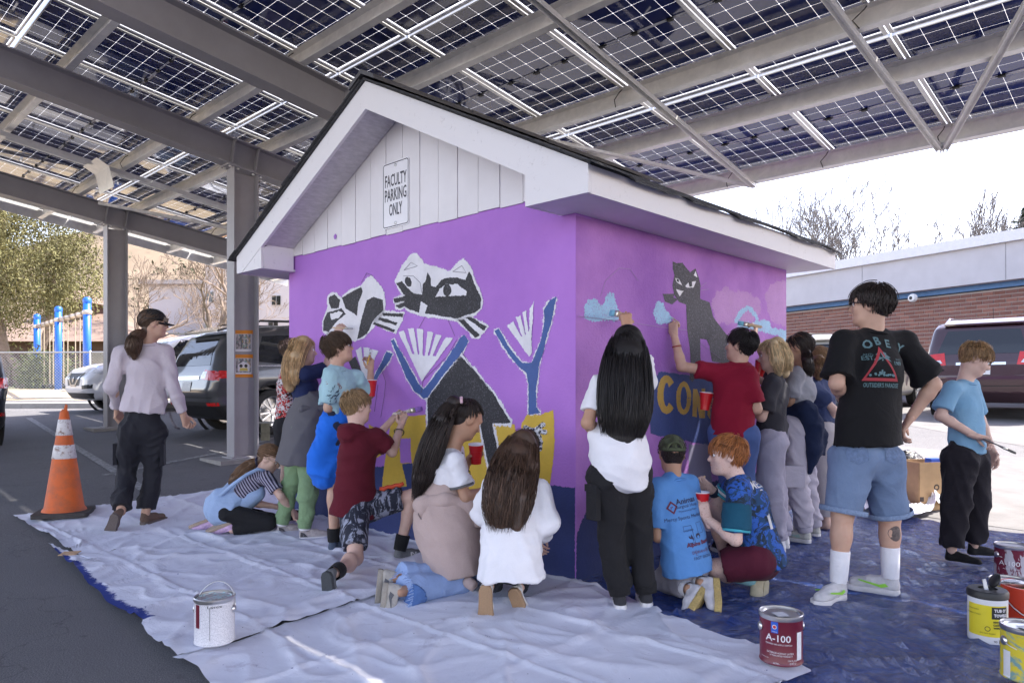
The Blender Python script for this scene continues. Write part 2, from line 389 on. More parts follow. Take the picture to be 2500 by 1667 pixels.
def pm(name, col, var=.12, dry=0, under=(0, 0, 0)):
    if name in MATS: return MATS[name]
    m, nt, b = mk(name); co = coords(nt); b.inputs['Roughness'].default_value = .7
    c = mix(nt, ramp(nt, ntex(nt, co, 5, 6, .7), .3, .7), [x * (1 - var) for x in col], [min(1, x * (1 + var)) for x in col])
    if dry: c = mix(nt, ramp(nt, ntex(nt, co, 90, 5, .8), .5 - .1 * dry + .1, .62), c, under)
    nt.links.new(c, b.inputs['Base Color']); bump(nt, b, ntex(nt, co, 65, 5, .72), .55, .006); MATS[name] = m; return m
pW = pm('paint_white', (.72, .71, .75)); pK = pm('paint_black', (.022, .022, .026), .3, .5, (.12, .11, .13)); pBl = pm('paint_blue', lin(66, 92, 150)); pNv = pm('paint_navy', lin(44, 58, 112), .12)
pY = pm('paint_yellow', lin(206, 172, 62), .1); pP = pm('paint_purple', lin(164, 112, 198))
# navy band along the foot of the front wall and splash strip
paint('painted_band', [(.003, .56), (.5, .55), (.62, .565), (1.45, .60), (2.0, .52), (2.4, .45), (3.245, .4), (3.245, .03), (2.2, .05), (.003, .01)], pNv, wall=True, amp=.007)
Z5 = dict(org=(880, 950), sc=.3826); Z4 = dict(org=(740, 920), sc=.3636); Z3 = dict(org=(640, 780), sc=.3571)
paint('painted_letter', [(1030, 215), (1068, 160), (1150, 165), (1232, 130), (1240, 220), (1235, 420), (1207, 640), (1180, 668), (1040, 655), (1020, 420)], pY, layer=2, **Z5)
paint('painted_letter', [(560, 480), (590, 300), (690, 262), (825, 255), (828, 410), (800, 420), (765, 735), (530, 742)], pY, layer=2, **Z4)
paint('painted_letter', [(648, 412), (722, 412), (728, 575), (655, 575)], pP, layer=3, **Z4)
paint('painted_letter', [(665, 582), (735, 578), (748, 732), (698, 738)], pNv, layer=3, **Z4)
paint('painted_letter', [(475, 125), (770, 210), (985, 222), (995, 300), (960, 560), (835, 640), (350, 640), (440, 330)], pY, layer=2, **Z5)
paint('painted_letter', [(372, 1050), (447, 1060), (447, 1135), (372, 1130)], pY, layer=2, **Z3)
paint('painted_letter', [(440, 318), (500, 350), (560, 420), (590, 480), (470, 560)], pY, layer=2, **Z4)
body = [(1030, 1195), (1260, 890), (1360, 1000), (1500, 1170), (1622, 1372), (1490, 1375), (1525, 1560), (1560, 1760), (1480, 1775), (1440, 1560), (1388, 1330), (1250, 1300), (1110, 1300), (1112, 1370), (1062, 1400), (1050, 1600), (1060, 1780), (1010, 1790), (1030, 1400)]
paint('painted_cat_body', body, pW, layer=3, grow=.018, amp=.009); paint('painted_cat_body', body, pK, layer=4)
for bl in ([(770, 790), (790, 775), (870, 920), (960, 1080), (1003, 1135), (1025, 1110), (1180, 900), (1260, 770), (1290, 750), (1322, 790), (1280, 870), (1150, 1020), (1030, 1190), (1000, 1195), (940, 1150), (880, 1050), (830, 930)],
           [(1505, 720), (1535, 705), (1620, 850), (1700, 945), (1770, 945), (1830, 800), (1860, 650), (1855, 570), (1900, 500), (1945, 478), (1930, 560), (1880, 760), (1820, 980), (1800, 1150), (1800, 1260), (1832, 1300), (1745, 1312), (1745, 1100), (1730, 1020), (1690, 985), (1600, 880), (1530, 770)],
           [(630, 1080), (700, 950), (740, 865), (785, 880), (760, 930), (700, 1010), (655, 1085)]):
    paint('painted_stroke', bl, pW, layer=4, grow=.007, amp=.01); paint('painted_stroke', bl, pBl, layer=5)
for apex, blades in (((990, 1075), [((825, 730), (862, 718)), ((888, 702), (935, 700)), ((955, 705), (1000, 712)), ((1030, 720), (1072, 730)), ((1090, 742), (1130, 752)), ((1160, 765), (1215, 768))]), ((1755, 900), [((1590, 682), (1640, 650)), ((1655, 625), (1690, 608)), ((1702, 590), (1732, 572)), ((1752, 565), (1786, 505))]), ((590, 1080), [((520, 860), (560, 832)), ((575, 835), (620, 842)), ((640, 850), (680, 862))])):
    for i, (a, b_) in enumerate(blades):
        m = lambda p, q, t: (p[0] + (q[0] - p[0]) * t, p[1] + (q[1] - p[1]) * t)
        paint('painted_fan', [a, b_, m(b_, apex, .45), (apex[0] + 14, apex[1] - 30), apex, (apex[0] - 14, apex[1] - 30), m(a, apex, .45)], pW, layer=6 + .3 * i)
    paint('painted_fan', [m(blades[0][0], apex, .42), m(blades[len(blades) // 2][0], apex, .5), m(blades[-1][1], apex, .42), apex], pW, layer=8.4)
h1 = [(800, 370), (850, 260), (910, 180), (950, 172), (985, 215), (1000, 245), (1190, 300), (1230, 245), (1280, 213), (1320, 240), (1350, 300), (1355, 345), (1395, 420), (1420, 500), (1412, 560), (1370, 605), (1310, 630), (1240, 642), (1100, 630), (1000, 610), (940, 598), (880, 567), (858, 545), (862, 470), (820, 420)]
paint('painted_cat_head', h1, pW, layer=5, grow=.006, amp=.008)
paint('painted_cat_mask', [(806, 382), (850, 370), (885, 410), (930, 455), (990, 460), (1000, 385), (1018, 370), (1030, 300), (1050, 340), (1055, 400), (1085, 410), (1130, 360), (1190, 340), (1250, 345), (1300, 362), (1325, 300), (1345, 335), (1380, 420), (1410, 490), (1405, 560), (1360, 595), (1300, 610), (1240, 635), (1100, 610), (1012, 595), (1030, 540), (985, 510), (970, 590), (900, 570), (862, 540), (868, 470)], pK, layer=6)
paint('painted_eye', [(866, 340), (905, 335), (940, 360), (985, 440), (935, 432), (890, 390)], pW, layer=7)
paint('painted_eye', [(1085, 480), (1120, 420), (1165, 390), (1240, 388), (1310, 440), (1305, 470), (1180, 472)], pW, layer=7)
paint('painted_pupil', [(1170 + 30 * math.cos(a), 430 + 44 * math.sin(a)) for a in [i * .5236 for i in range(12)]], pK, layer=8)
paint('painted_pupil', [(895 + 24 * math.cos(a) + 8 * math.sin(a), 372 + 36 * math.sin(a)) for a in [i * .5236 for i in range(12)]], pK, layer=8)
for wk in ([(788, 492), (870, 472), (878, 505), (795, 522)], [(800, 542), (870, 515), (885, 540), (830, 562)]): paint('painted_whisker', wk, pW, layer=5, grow=.012, amp=.01); paint('painted_whisker', wk, pK, layer=7)
paint('painted_whisker', [(1230, 640), (1340, 612), (1465, 688), (1400, 778), (1360, 775)], pW, layer=5, amp=.01)
for wk in ([(1245, 642), (1290, 640), (1400, 750), (1368, 772)], [(1300, 622), (1340, 620), (1450, 690), (1430, 720)]): paint('painted_whisker', wk, pK, layer=7)
h2 = [(290, 725), (285, 660), (320, 560), (320, 480), (350, 450), (385, 455), (415, 490), (480, 430), (560, 405), (600, 350), (630, 325), (680, 380), (720, 450), (732, 520), (720, 580), (690, 640), (640, 700), (600, 745), (520, 790), (400, 760), (320, 745)]
paint('painted_cat_head', h2, pW, layer=5, grow=.006, amp=.008)
for pk in ([(290, 722), (290, 650), (320, 590), (420, 560), (452, 600), (390, 650), (330, 725)], [(420, 482), (560, 407), (570, 440), (540, 520), (530, 612), (450, 562)], [(600, 500), (650, 478), (712, 500), (717, 570), (650, 640), (600, 740), (530, 782), (560, 640)], [(330, 482), (370, 460), (410, 500), (400, 560), (350, 562), (330, 520)]):
    paint('painted_cat_mask', pk, pK, layer=6)
paint('painted_eye', [(340, 600), (400, 580), (430, 590), (400, 630), (350, 640)], pW, layer=7)
paint('painted_whisker', [(640, 650), (705, 575), (865, 585), (855, 640), (805, 738), (740, 720)], pW, layer=5, amp=.01)
for wk in ([(710, 590), (860, 595), (855, 622), (715, 612)], [(680, 640), (690, 622), (820, 660), (808, 682)], [(640, 672), (655, 658), (802, 712), (790, 732)]): paint('painted_whisker', wk, pK, layer=7)
paint('painted_cat_mask', [(470, 930), (520, 900), (560, 1000), (575, 1060), (520, 1050)], pK, layer=7)
def pencil(pts, side='f', org=(690, 560), sc=.3443, w=.003):
    P = to_wall(pts, org, sc, side); off = .0052
    mb = MB(); mb.tube([(B(a, -off, z) if side == 'f' else B(-off, a, z)) for a, z in P], w / 2, 4); mb.build('pencil_line', M('graphite', (.10, .08, .13), .8, var=0) if side == 'f' else M('chalk', (.36, .28, .42), .8, var=0), SH, rel=SHL)
for pl in ([(865, 290), (915, 235), (960, 260), (865, 290)], [(1210, 300), (1275, 258), (1305, 308), (1210, 300)], [(1015, 620), (970, 700)], [(1175, 640), (1225, 755)], [(1270, 860), (1330, 960), (1480, 1140)], [(860, 330), (930, 330), (980, 380), (990, 450)], [(700, 980), (735, 1080), (725, 1180), (700, 1330)], [(1240, 780), (1170, 900), (1000, 1070), (985, 1160)], [(560, 380), (600, 310), (640, 330)], [(680, 1100), (655, 1290)]): pencil(pl)
# right wall
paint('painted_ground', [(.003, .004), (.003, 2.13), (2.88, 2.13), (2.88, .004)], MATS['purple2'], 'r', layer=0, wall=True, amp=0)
ZR = dict(org=(1350, 600), sc=.287, side='r'); ZB = dict(org=(1350, 950), sc=.3827, side='r')
pC = pm('paint_sky', lin(150, 190, 215), .12, .7, lin(150, 110, 180)); pPk = pm('paint_pink', lin(178, 132, 186), .08, .6, lin(158, 106, 180)); pCat = pm('paint_charcoal', (.045, .045, .052), .25, .9, (.15, .13, .17))
pSg = pm('paint_sign', lin(52, 70, 124), .12, .3, lin(80, 80, 140)); pMu = pm('paint_mustard', lin(186, 150, 66), .1, .2, lin(120, 100, 110)); pGy = pm('paint_grey', lin(140, 135, 160), .1); pNv2 = pm('paint_navy_side', lin(38, 52, 104), .15)
paint('painted_cloud', [(1340, 490), (1390, 395), (1480, 350), (1540, 390), (1600, 388), (1680, 400), (1750, 450), (1765, 560), (1700, 650), (1390, 660)], pPk, layer=1, amp=.02, **ZR)
paint('painted_cloud', [(1800, 420), (1850, 330), (1950, 300), (1995, 320), (1995, 700), (1850, 640)], pPk, layer=1, amp=.02, **ZR)
for cl in ([(255, 622), (265, 530), (300, 465), (350, 445), (400, 505), (432, 480), (460, 395), (512, 400), (527, 470), (545, 520), (602, 622), (400, 640)], [(838, 560), (870, 490), (900, 470), (940, 490), (950, 540), (990, 560), (1012, 642), (960, 662), (880, 650)],
           [(1560, 692), (1580, 640), (1690, 650), (1800, 620), (1840, 640), (1850, 700), (1950, 710), (1995, 720), (1995, 830), (1900, 765), (1750, 725)], [(1540, 650), (1570, 570), (1640, 505), (1680, 510), (1730, 580), (1750, 620), (1725, 625), (1660, 540), (1600, 590), (1570, 660)]):
    paint('painted_cloud', cl, pC, layer=2, amp=.014, **ZR)
paint('painted_sign', [(850, 1250), (868, 1130), (900, 1075), (950, 1070), (1180, 1110), (1345, 1150), (1700, 1200), (1700, 1760), (1350, 1700), (830, 1600), (815, 1400)], pSg, layer=2, **ZR)
cat = [(1015, 130), (1050, 150), (1100, 145), (1165, 230), (1210, 190), (1240, 270), (1252, 340), (1250, 450), (1330, 480), (1360, 600), (1430, 700), (1480, 760), (1600, 860), (1640, 1000), (1580, 1080), (1440, 1000), (1350, 980), (1330, 850), (1305, 800), (1250, 790), (1255, 980), (1225, 1090), (1185, 1160), (1158, 1130), (1170, 1000), (1160, 850), (1140, 720), (1130, 500), (1070, 480), (1030, 420), (1015, 340), (1030, 250), (1015, 200)]
paint('painted_cat', cat, pCat, layer=3, step=.008, amp=.003, **ZR)
paint('painted_cat', [(930, 410), (1030, 408), (1022, 440), (1062, 455), (1010, 500), (990, 490), (952, 475)], pCat, layer=3, amp=.003, **ZR)
for ey in ([(1035, 275), (1065, 280), (1097, 337), (1050, 312)], [(1120, 345), (1150, 312), (1217, 300), (1192, 355), (1140, 358)], [(1195, 250), (1212, 215), (1225, 270)], [(1045, 370), (1110, 385), (1075, 430)]): paint('painted_eye', ey, pW, layer=4, amp=.003, **ZR)
for ey in ([(1048, 282), (1066, 284), (1070, 310), (1052, 305)], [(1150, 312), (1178, 305), (1182, 345), (1158, 350)]): paint('painted_pupil', ey, pK, layer=5, amp=.001, **ZR)
def ring(cx, cy, rx, ry, t0, t1, th, n=16):
    o_ = [(cx + rx * math.cos(t0 + (t1 - t0) * i / n), cy + ry * math.sin(t0 + (t1 - t0) * i / n)) for i in range(n + 1)]
    i_ = [(cx + (rx - th) * math.cos(t0 + (t1 - t0) * i / n), cy + (ry - th * 1.15) * math.sin(t0 + (t1 - t0) * i / n)) for i in range(n + 1)]
    return o_ + i_[::-1]
paint('painted_letter', ring(965, 1265, 80, 165, .75, 5.6, 55), pMu, layer=3, amp=.004, **ZR)
paint('painted_letter', ring(1110, 1295, 65, 142, .01, 6.27, 38), pMu, layer=3, amp=.004, **ZR)
paint('painted_letter', [(1182, 1450), (1190, 1215), (1225, 1220), (1262, 1340), (1262, 1215), (1292, 1215), (1290, 1465), (1245, 1465), (1222, 1340), (1222, 1455)], pMu, layer=3, amp=.004, **ZR)
paint('painted_letter', [(1310, 1240), (1345, 1240), (1345, 1300), (1335, 1480), (1312, 1440)], pMu, layer=3, amp=.004, **ZR)
paint('painted_patch', [(865, 348), (1005, 345), (1010, 600), (1060, 905), (870, 905)], pGy, layer=2, amp=.01, **ZB)
paint('painted_band', [(.003, .005), (.003, .28), (.14, .48), (.5, .55), (.9, .42), (1.6, .45), (2.88, .42), (2.88, .005)], pNv2, 'r', layer=1, wall=True, amp=.01)
for pl in ([(210, 600), (560, 640), (900, 690), (1140, 720)], [(400, 430), (440, 300), (560, 190), (650, 200), (720, 300)], [(1250, 830), (1420, 960)], [(1250, 380), (1320, 370)], [(1250, 350), (1300, 315)]): pencil(pl, 'r', (1350, 600), .287, .003)
paint('paint_spot', [(373, 52), (385, 32), (397, 45), (393, 68), (380, 74)], pP, layer=32, amp=.001, step=.02)
# ------------------------------------------------------------------ parking sign
def gp(u, v, off=0): return onplane(u, v, C0 - R * (.014 + off), -R)
pts = [gp(936, 398, .002), gp(1000, 392, .002), gp(998, 547, .002), gp(935, 557, .002)]
cen = sum(pts, Vector()) / 4; wv = (cen - B(0, 0)).dot(L)
SG = empty('parking_sign', cen, 'white metal sign reading faculty parking only on the gable', 'sign')
X = -L; sw = (pts[0] - pts[1]).length / 2; sh = (pts[0] - pts[3]).length / 2
def rrect(w, h, r, n=5):
    out = []
    for cx, cy, a in ((w - r, h - r, 0), (-w + r, h - r, 90), (-w + r, -h + r, 180), (w - r, -h + r, 270)):
        for i in range(n + 1): t = rad(a + 90 * i / n); out.append((cx + r * math.cos(t), cy + r * math.sin(t)))
    return out
sgw = M('sign_white', (.78, .77, .8), .35, var=.03); sgk = M('sign_ink', (.035, .035, .05), .5, var=.1)
pl = lambda P, off: [X * a + Z * b_ - R * off for a, b_ in P]
MB().prism(pl(rrect(sw, sh, .025), 0), -R * .003).build('plate', sgw, SG)
o_ = rrect(sw - .008, sh - .008, .02); i_ = rrect(sw - .014, sh - .014, .016); n = len(o_)
MB().add(pl(o_, .004) + pl(i_, .004), [(i, (i + 1) % n, n + (i + 1) % n, n + i) for i in range(n)]).build('border', sgk, SG)
for s, y in (('FACULTY', .42), ('PARKING', -.02), ('ONLY', -.47)):
    V, T = text_me(s, .1, bold=.0012); wd = max(v.x for v in V) - min(v.x for v in V); k = (sw * 1.62 if s != 'ONLY' else sw * .98) / wd
    obj('lettering', mesh('lettering', [X * (v.x * k) + Z * (v.y * 1.25 + y * sh) - R * .0045 for v in V], T, sgk), SG)
for s in (1, -1): MB().lathe([(.012, 0), (.012, .003), (.006, .005), (.0, .005)], 12, X * 0 + Z * s * sh * .87 - R * .004, -R).build('bolt', M('steel', (.5, .5, .5), .35, .9), SG)
# ------------------------------------------------------------------ solar carport
CPL = B(6.2, 1.0, gz(-3.4, 9.2)); CP = empty('solar_carport', CPL, 'grey steel solar carport with glass panels over the parking lot', 'carport')
SL = .145
def zp(r): return 4.354 - SL * r                     # underside of the purlins
Rs = (R - Z * SL).normalized(); Ns = L.cross(Rs) * -1
if Ns.z < 0: Ns = -Ns
gs = M('grey_steel', (.33, .32, .34), .5, var=.08, vs=3, bs=60, bst=.05)
m_, nt, b = mk('galvanised'); co = coords(nt, scale=(1, 1, 1))
f = ntex(nt, co, 9, 5, .6, .4); b.inputs['Metallic'].default_value = .2
nt.links.new(ramp(nt, f, .3, .7, (.74, .74, .73, 1), (.9, .89, .87, 1)), b.inputs['Base Color'])
nt.links.new(ramp(nt, ntex(nt, co, 30, 3), .3, .7, (.28,) * 3 + (1,), (.46,) * 3 + (1,)), b.inputs['Roughness']); gal = m_
alu = M('aluminium', (.8, .8, .79), .35, .6, var=.05)
BD, FW = .34, .2
def ibeam(l, r0, r1, name='beam'):
    mb = MB(); P = lambda r, dz: B(l, r, zp(r) + dz)
    for dz, h, w in ((-.008, .016, FW), (-BD + .008, .016, FW), (-BD / 2, BD - .034, .011)):
        mb.box((P(r0, dz) + P(r1, dz)) / 2, (P(r1, dz) - P(r0, dz)) / 2, L * w / 2, Ns * h / 2)
    return mb.build(name, gs, CP, rel=CPL)
for l, r0, r1 in ((3.86, -7.6, .95), (6.2, -7.6, 5.5), (10.9, -7.6, 5.5)): ibeam(l, r0, r1)
MB().box(B(3.86, .962, zp(.96) - BD / 2), L * .13, Rs * .01, Ns * (BD / 2 + .03)).build('end_plate', gs, CP, rel=CPL)
for l in (6.2, 10.9):
    r = 1.0; p = B(l, r); g = gz(p.x, p.y); mb = MB(); top = zp(r) - BD + SL * 0
    for dr in (-.155, .155): mb.hexa([q for zz in (g, None) for q in [B(l + a, r + dr + b_, zz if zz is not None else zp(r + dr) - BD - .018) for a, b_ in ((-.1, -.008), (.1, -.008), (.1, .008), (-.1, .008))]])
    mb.box(B(l, r, (g + top) / 2 - .02), L * .006, R * .146, Z * ((top - g) / 2 - .03)); mb.build('column', gs, CP, rel=CPL)
    for dr in (-.155, .155):
        for s in (-1, 1): MB().box(B(l + s * .052, r + dr, zp(r + dr) - BD / 2), L * .045, Rs * .006, Ns * (BD / 2 - .018)).build('stiffener', gs, CP, rel=CPL)
    MB().box(B(l, r, zp(r) - BD - .011), L * .115, Rs * .24, Ns * .01).build('cap_plate', gs, CP, rel=CPL)
    for dr in (-.2, -.1, .1, .2):
        for s in (-1, 1): MB().lathe([(.018, 0), (.018, .016), (0, .017)], 6, B(l + s * .075, r + dr, zp(r + dr) - BD - .022), -Ns).build('bolt', gal, CP, rel=CPL)
    MB().box(B(l, r, g - .02), L * .3, R * .42, Z * .045).build('footing', M('concrete'), CP, rel=CPL)
    MB().box(B(l, r, g + .034), L * .14, R * .21, Z * .008).build('base_plate', gs, CP, rel=CPL)
RHO = [4.445, 2.095, -.24, -2.59, -4.94]; L0, L1 = -9.2, 13.3; MW, ML = 1.14, 2.325
pr = []
for c in RHO: pr += [c + .705, c - .705]
for r in pr:
    mb = MB(); a, b_ = B(L0, r, zp(r)), B(L1, r, zp(r)); d = (b_ - a) / 2; m0 = (a + b_) / 2; h = .19
    mb.box(m0 + Ns * h / 2, d, Rs * .003, Ns * h / 2)
    mb.box(m0 + Rs * -.034 + Ns * .003, d, Rs * .034, Ns * .003); mb.box(m0 + Rs * -.034 + Ns * (h - .003), d, Rs * .034, Ns * .003)
    mb.box(m0 + Rs * -.066 + Ns * .012, d, Rs * .002, Ns * .009); mb.box(m0 + Rs * .0035 + Ns * h * .5, d, Rs * .0012, Ns * .012)
    mb.build('purlin', gal, CP, rel=CPL)
# end channel
r0, r1 = RHO[-1] - 1.1, RHO[0] + 1.1
mb = MB(); a, b_ = B(L1 + .01, r0, zp(r0)), B(L1 + .01, r1, zp(r1)); mb.box((a + b_) / 2 + Ns * .09, L * .004, (b_ - a) / 2, Ns * .11); mb.build('end_channel', gal, CP, rel=CPL)
def strut(a, b_, w=.06, h=.045):
    pa, pb = B(a[0], a[1], zp(a[1]) - h / 2 - .004 - (a[2] if len(a) > 2 else 0)), B(b_[0], b_[1], zp(b_[1]) - h / 2 - .004 - (b_[2] if len(b_) > 2 else 0))
    mb = MB(); mb.bar(pa, pb, w, .004); d = (pb - pa).normalized(); y = Z.cross(d).normalized()
    for s in (-1, 1): mb.bar(pa + y * s * (w / 2 - .002) - Z * h / 2, pb + y * s * (w / 2 - .002) - Z * h / 2, .004, h)
    mb.build('brace', alu if False else gal, CP, rel=CPL)
strut((1.35, 5.19), (1.05, -2)); strut((-.644, 5.19), (-.56, -2.2)); strut((-.66, 5.19), (-2.9, .5)); strut((1.37, 5.16, .0), (3.8, .98, .02), .05, .03)
strut((8.78, 5.1), (8.78, -6)); strut((10.8, .7, .0), (8.9, 4.6)); strut((10.95, .4), (12.9, -3.4))
# modules
m_, nt, b = mk('solar_glass'); co = nd(nt, 'TexCoord').outputs['Object']; sx = nd(nt, 'SeparateXYZ', {'Vector': co})
def cellf(o, n, size, lo):                      # distance to nearest cell boundary, metres
    q = math_(nt, 'DIVIDE', math_(nt, 'ADD', o, lo), size); fr = math_(nt, 'FRACT', q)
    return math_(nt, 'MULTIPLY', math_(nt, 'MINIMUM', fr, math_(nt, 'SUBTRACT', 1.0, fr)), size)
ax = cellf(sx.outputs[0], 6, MW / 6, MW / 2); ay = cellf(sx.outputs[1], 14, ML / 14, ML / 2)
g1 = math_(nt, 'LESS_THAN', ax, .0009); g2 = math_(nt, 'LESS_THAN', ay, .0008); g3 = math_(nt, 'LESS_THAN', math_(nt, 'ADD', ax, ay), .007)
gap = math_(nt, 'MAXIMUM', math_(nt, 'MAXIMUM', g1, g2), g3)
edge = math_(nt, 'GREATER_THAN', math_(nt, 'ABSOLUTE', sx.outputs[0]), MW / 2 - .016)
edge2 = math_(nt, 'GREATER_THAN', math_(nt, 'ABSOLUTE', sx.outputs[1]), ML / 2 - .016)
gap = math_(nt, 'MAXIMUM', gap, math_(nt, 'MAXIMUM', edge, edge2))
cc = mix(nt, ntex(nt, co, 1.3, 3), (.014, .022, .10), (.032, .052, .24))
nt.links.new(cc, b.inputs['Base Color']); b.inputs['Roughness'].default_value = .04; b.inputs['IOR'].default_value = 1.6; b.inputs['Specular IOR Level'].default_value = 1.0
tr = nd(nt, 'BsdfTranslucent', {'Color': (.42, .43, .46, 1)}); tp = nd(nt, 'BsdfTransparent', {'Color': (.9, .92, .95, 1)})
mx0 = nd(nt, 'MixShader', {0: .0, 1: tr.outputs[0], 2: tp.outputs[0]})
mx = nd(nt, 'MixShader', {0: gap, 1: b.outputs[0], 2: mx0.outputs[0]})
nt.links.new(mx.outputs[0], nt.nodes['Material Output'].inputs['Surface'])
me_p = mesh('solar_panel', [(-MW / 2, -ML / 2, 0), (MW / 2, -ML / 2, 0), (MW / 2, ML / 2, 0), (-MW / 2, ML / 2, 0)], [(0, 1, 2, 3)], m_)
mb = MB(); t = .014
for s in (-1, 1):
    mb.bx(s * MW / 2 - t / 2, s * MW / 2 + t / 2, -ML / 2, ML / 2, -.034, .003)
    mb.bx(s * (MW / 2 - .014) - .014, s * (MW / 2 - .014) + .014, -ML / 2 + .01, ML / 2 - .01, -.037, -.034)
    mb.bx(-MW / 2 + t / 2, MW / 2 - t / 2, s * ML / 2 - t / 2, s * ML / 2 + t / 2, -.034, .003)
me_f = mb.me('frame', alu)
mb = MB().bx(-.028, .028, -.016, .016, -.022, -.002); mb.bx(-.05, -.028, -.004, .004, -.014, -.006).bx(.028, .05, -.004, .004, -.014, -.006); me_j = mb.me('junction_box', M('black_plastic', (.012, .012, .013), .5))
mb = MB(); mb.tube([(-MW / 2 + .02, 0, -.012), (-.2, .012, -.02), (0, 0, -.01), (.25, -.008, -.018), (MW / 2 - .02, 0, -.012)], .0045, 5); mb.bx(-MW / 2 + .02, MW / 2 - .02, -.010, .010, -.0022, -.0012)
me_r = mb.me('lead_strip', [M('lead_white', (.75, .76, .8), .5, var=.05)])
rot = Matrix((-L, Rs, Vector((-L).cross(Rs)))).transposed().to_4x4()
npan = int((L1 - L0) / (MW + .026))
for ri, c in enumerate(RHO):
    for i in range(npan):
        l = L1 - .03 - MW / 2 - i * (MW + .026); p = B(l, c, zp(c)) + Ns * .232
        o = obj('solar_panel', me_p, CP, mw=Matrix.Translation(p - CPL) @ rot)
        obj('frame', me_f, o)
        if ri < 4 and (l > -4):
            obj('lead_strip', me_r, o)
            for x in (-.36, 0, .36): obj('junction_box', me_j, o, loc=(x, 0, 0))
# dangling cables at the purlins
cab = M('black_plastic'); 
for r in pr[:8]:
    for i in range(npan):
        if r in (pr[1], pr[3], pr[5]) or (i % 2 and r != pr[0]): continue
        l = L1 - .03 - i * (MW + .026) - .005
        if not -4 < l < 13: continue
        a = B(l + .04, r - .03, zp(r)) + Ns * .2; e = random.uniform(.03, .08)
        MB().tube([a, a - Rs * .05 - Ns * .06, a - Rs * .075 - Ns * .14 + L * e, a - Rs * .05 - Ns * .21 + L * .03], .005, 5).build('cable', cab, CP, rel=CPL)
# sheet-metal lamp bracket hanging under the far bay
p = B(8.78, .15, zp(.15) - .05); mb = MB()
mb.prism([p + L * .3 + Rs * -.16, p + L * -.3 + Rs * -.16, p + L * -.3 + Z * -.06, p + L * .3 + Z * -.06], Z * -.004)
mb.prism([p + L * .3 + Z * -.06, p + L * -.3 + Z * -.06, p + L * -.34 + Rs * .05 - Z * .34, p + L * .26 + Rs * .05 - Z * .34], R * .004)
tag(mb.build('lamp_bracket', gal, CP, rel=CPL))
# photographs taped to the near column
web = lambda u, v: onplane(u, v, B(6.2 - .0085, 0), -L)
m_, nt, b = mk('photo_print_a'); co = coords(nt, 'Generated')
c = mix(nt, ramp(nt, ntex(nt, co, 4, 3), .4, .6), (.1, .1, .11), (.55, .52, .5)); c = mix(nt, ramp(nt, ntex(nt, co, 7, 2), .58, .62), c, (.1, .3, .25)); c = mix(nt, ramp(nt, ntex(nt, coords(nt, 'Generated', (1.3, 1, 1)), 6, 2), .62, .66), c, (.6, .4, .08))
nt.links.new(c, b.inputs['Base Color']); b.inputs['Roughness'].default_value = .3
tape = M('orange_tape', lin(222, 140, 40), .6, var=.08)
for k, (v0, v1, lab) in enumerate(((813, 858, 'upper photo print of a mural taped to the grey column'), (872, 915, 'lower photo print of a white shed taped to the grey column'))):
    a, b2, c2, d2 = web(574, v0), web(614, v0), web(614, v1), web(574, v1); base = (a + c2) / 2
    ps = empty('photo_print', base, lab, 'photo')
    MB().prism([q - base for q in (a, b2, c2, d2)], -L * .001).build('paper', M('paper', (.75, .75, .77), .5, var=.03), ps)
    ins = lambda u, v: web(u, v) - base - L * .0025
    MB().prism([ins(576, v0 + 3), ins(612, v0 + 3), ins(612, v1 - 6), ins(576, v1 - 6)], -L * .0008).build('image', m_, ps)
    if k == 1:
        MB().prism([ins(580, v1 - 9), ins(580, v0 + 18), ins(594, v0 + 10), ins(609, v0 + 18), ins(609, v1 - 9)], -L * .0025).build('image', M('print_white', (.7, .7, .72), .5, var=.05), ps)
        MB().prism([ins(584, v1 - 10), ins(586, v1 - 17), ins(603, v1 - 17), ins(605, v1 - 10)], -L * .0035).build('image', M('print_yellow', (.6, .5, .1), .5, var=.2), ps)
        for uu in (588, 600): MB().lathe([(.022, 0), (0, .001)], 10, ins(uu, v1 - 22) - L * .003, -L).build('image', M('print_black', (.03, .03, .03), .5), ps)
    for vv in ((v0 - 7, v0 + 2), (v1 - 2, v1 + 6)) if k else ((v0 - 7, v0 + 2),):
        MB().prism([web(571, vv[0]) - base - L * .004, web(617, vv[0]) - base - L * .004, web(617, vv[1]) - base - L * .004, web(571, vv[1]) - base - L * .004], -L * .001).build('tape_strip', tape, ps)
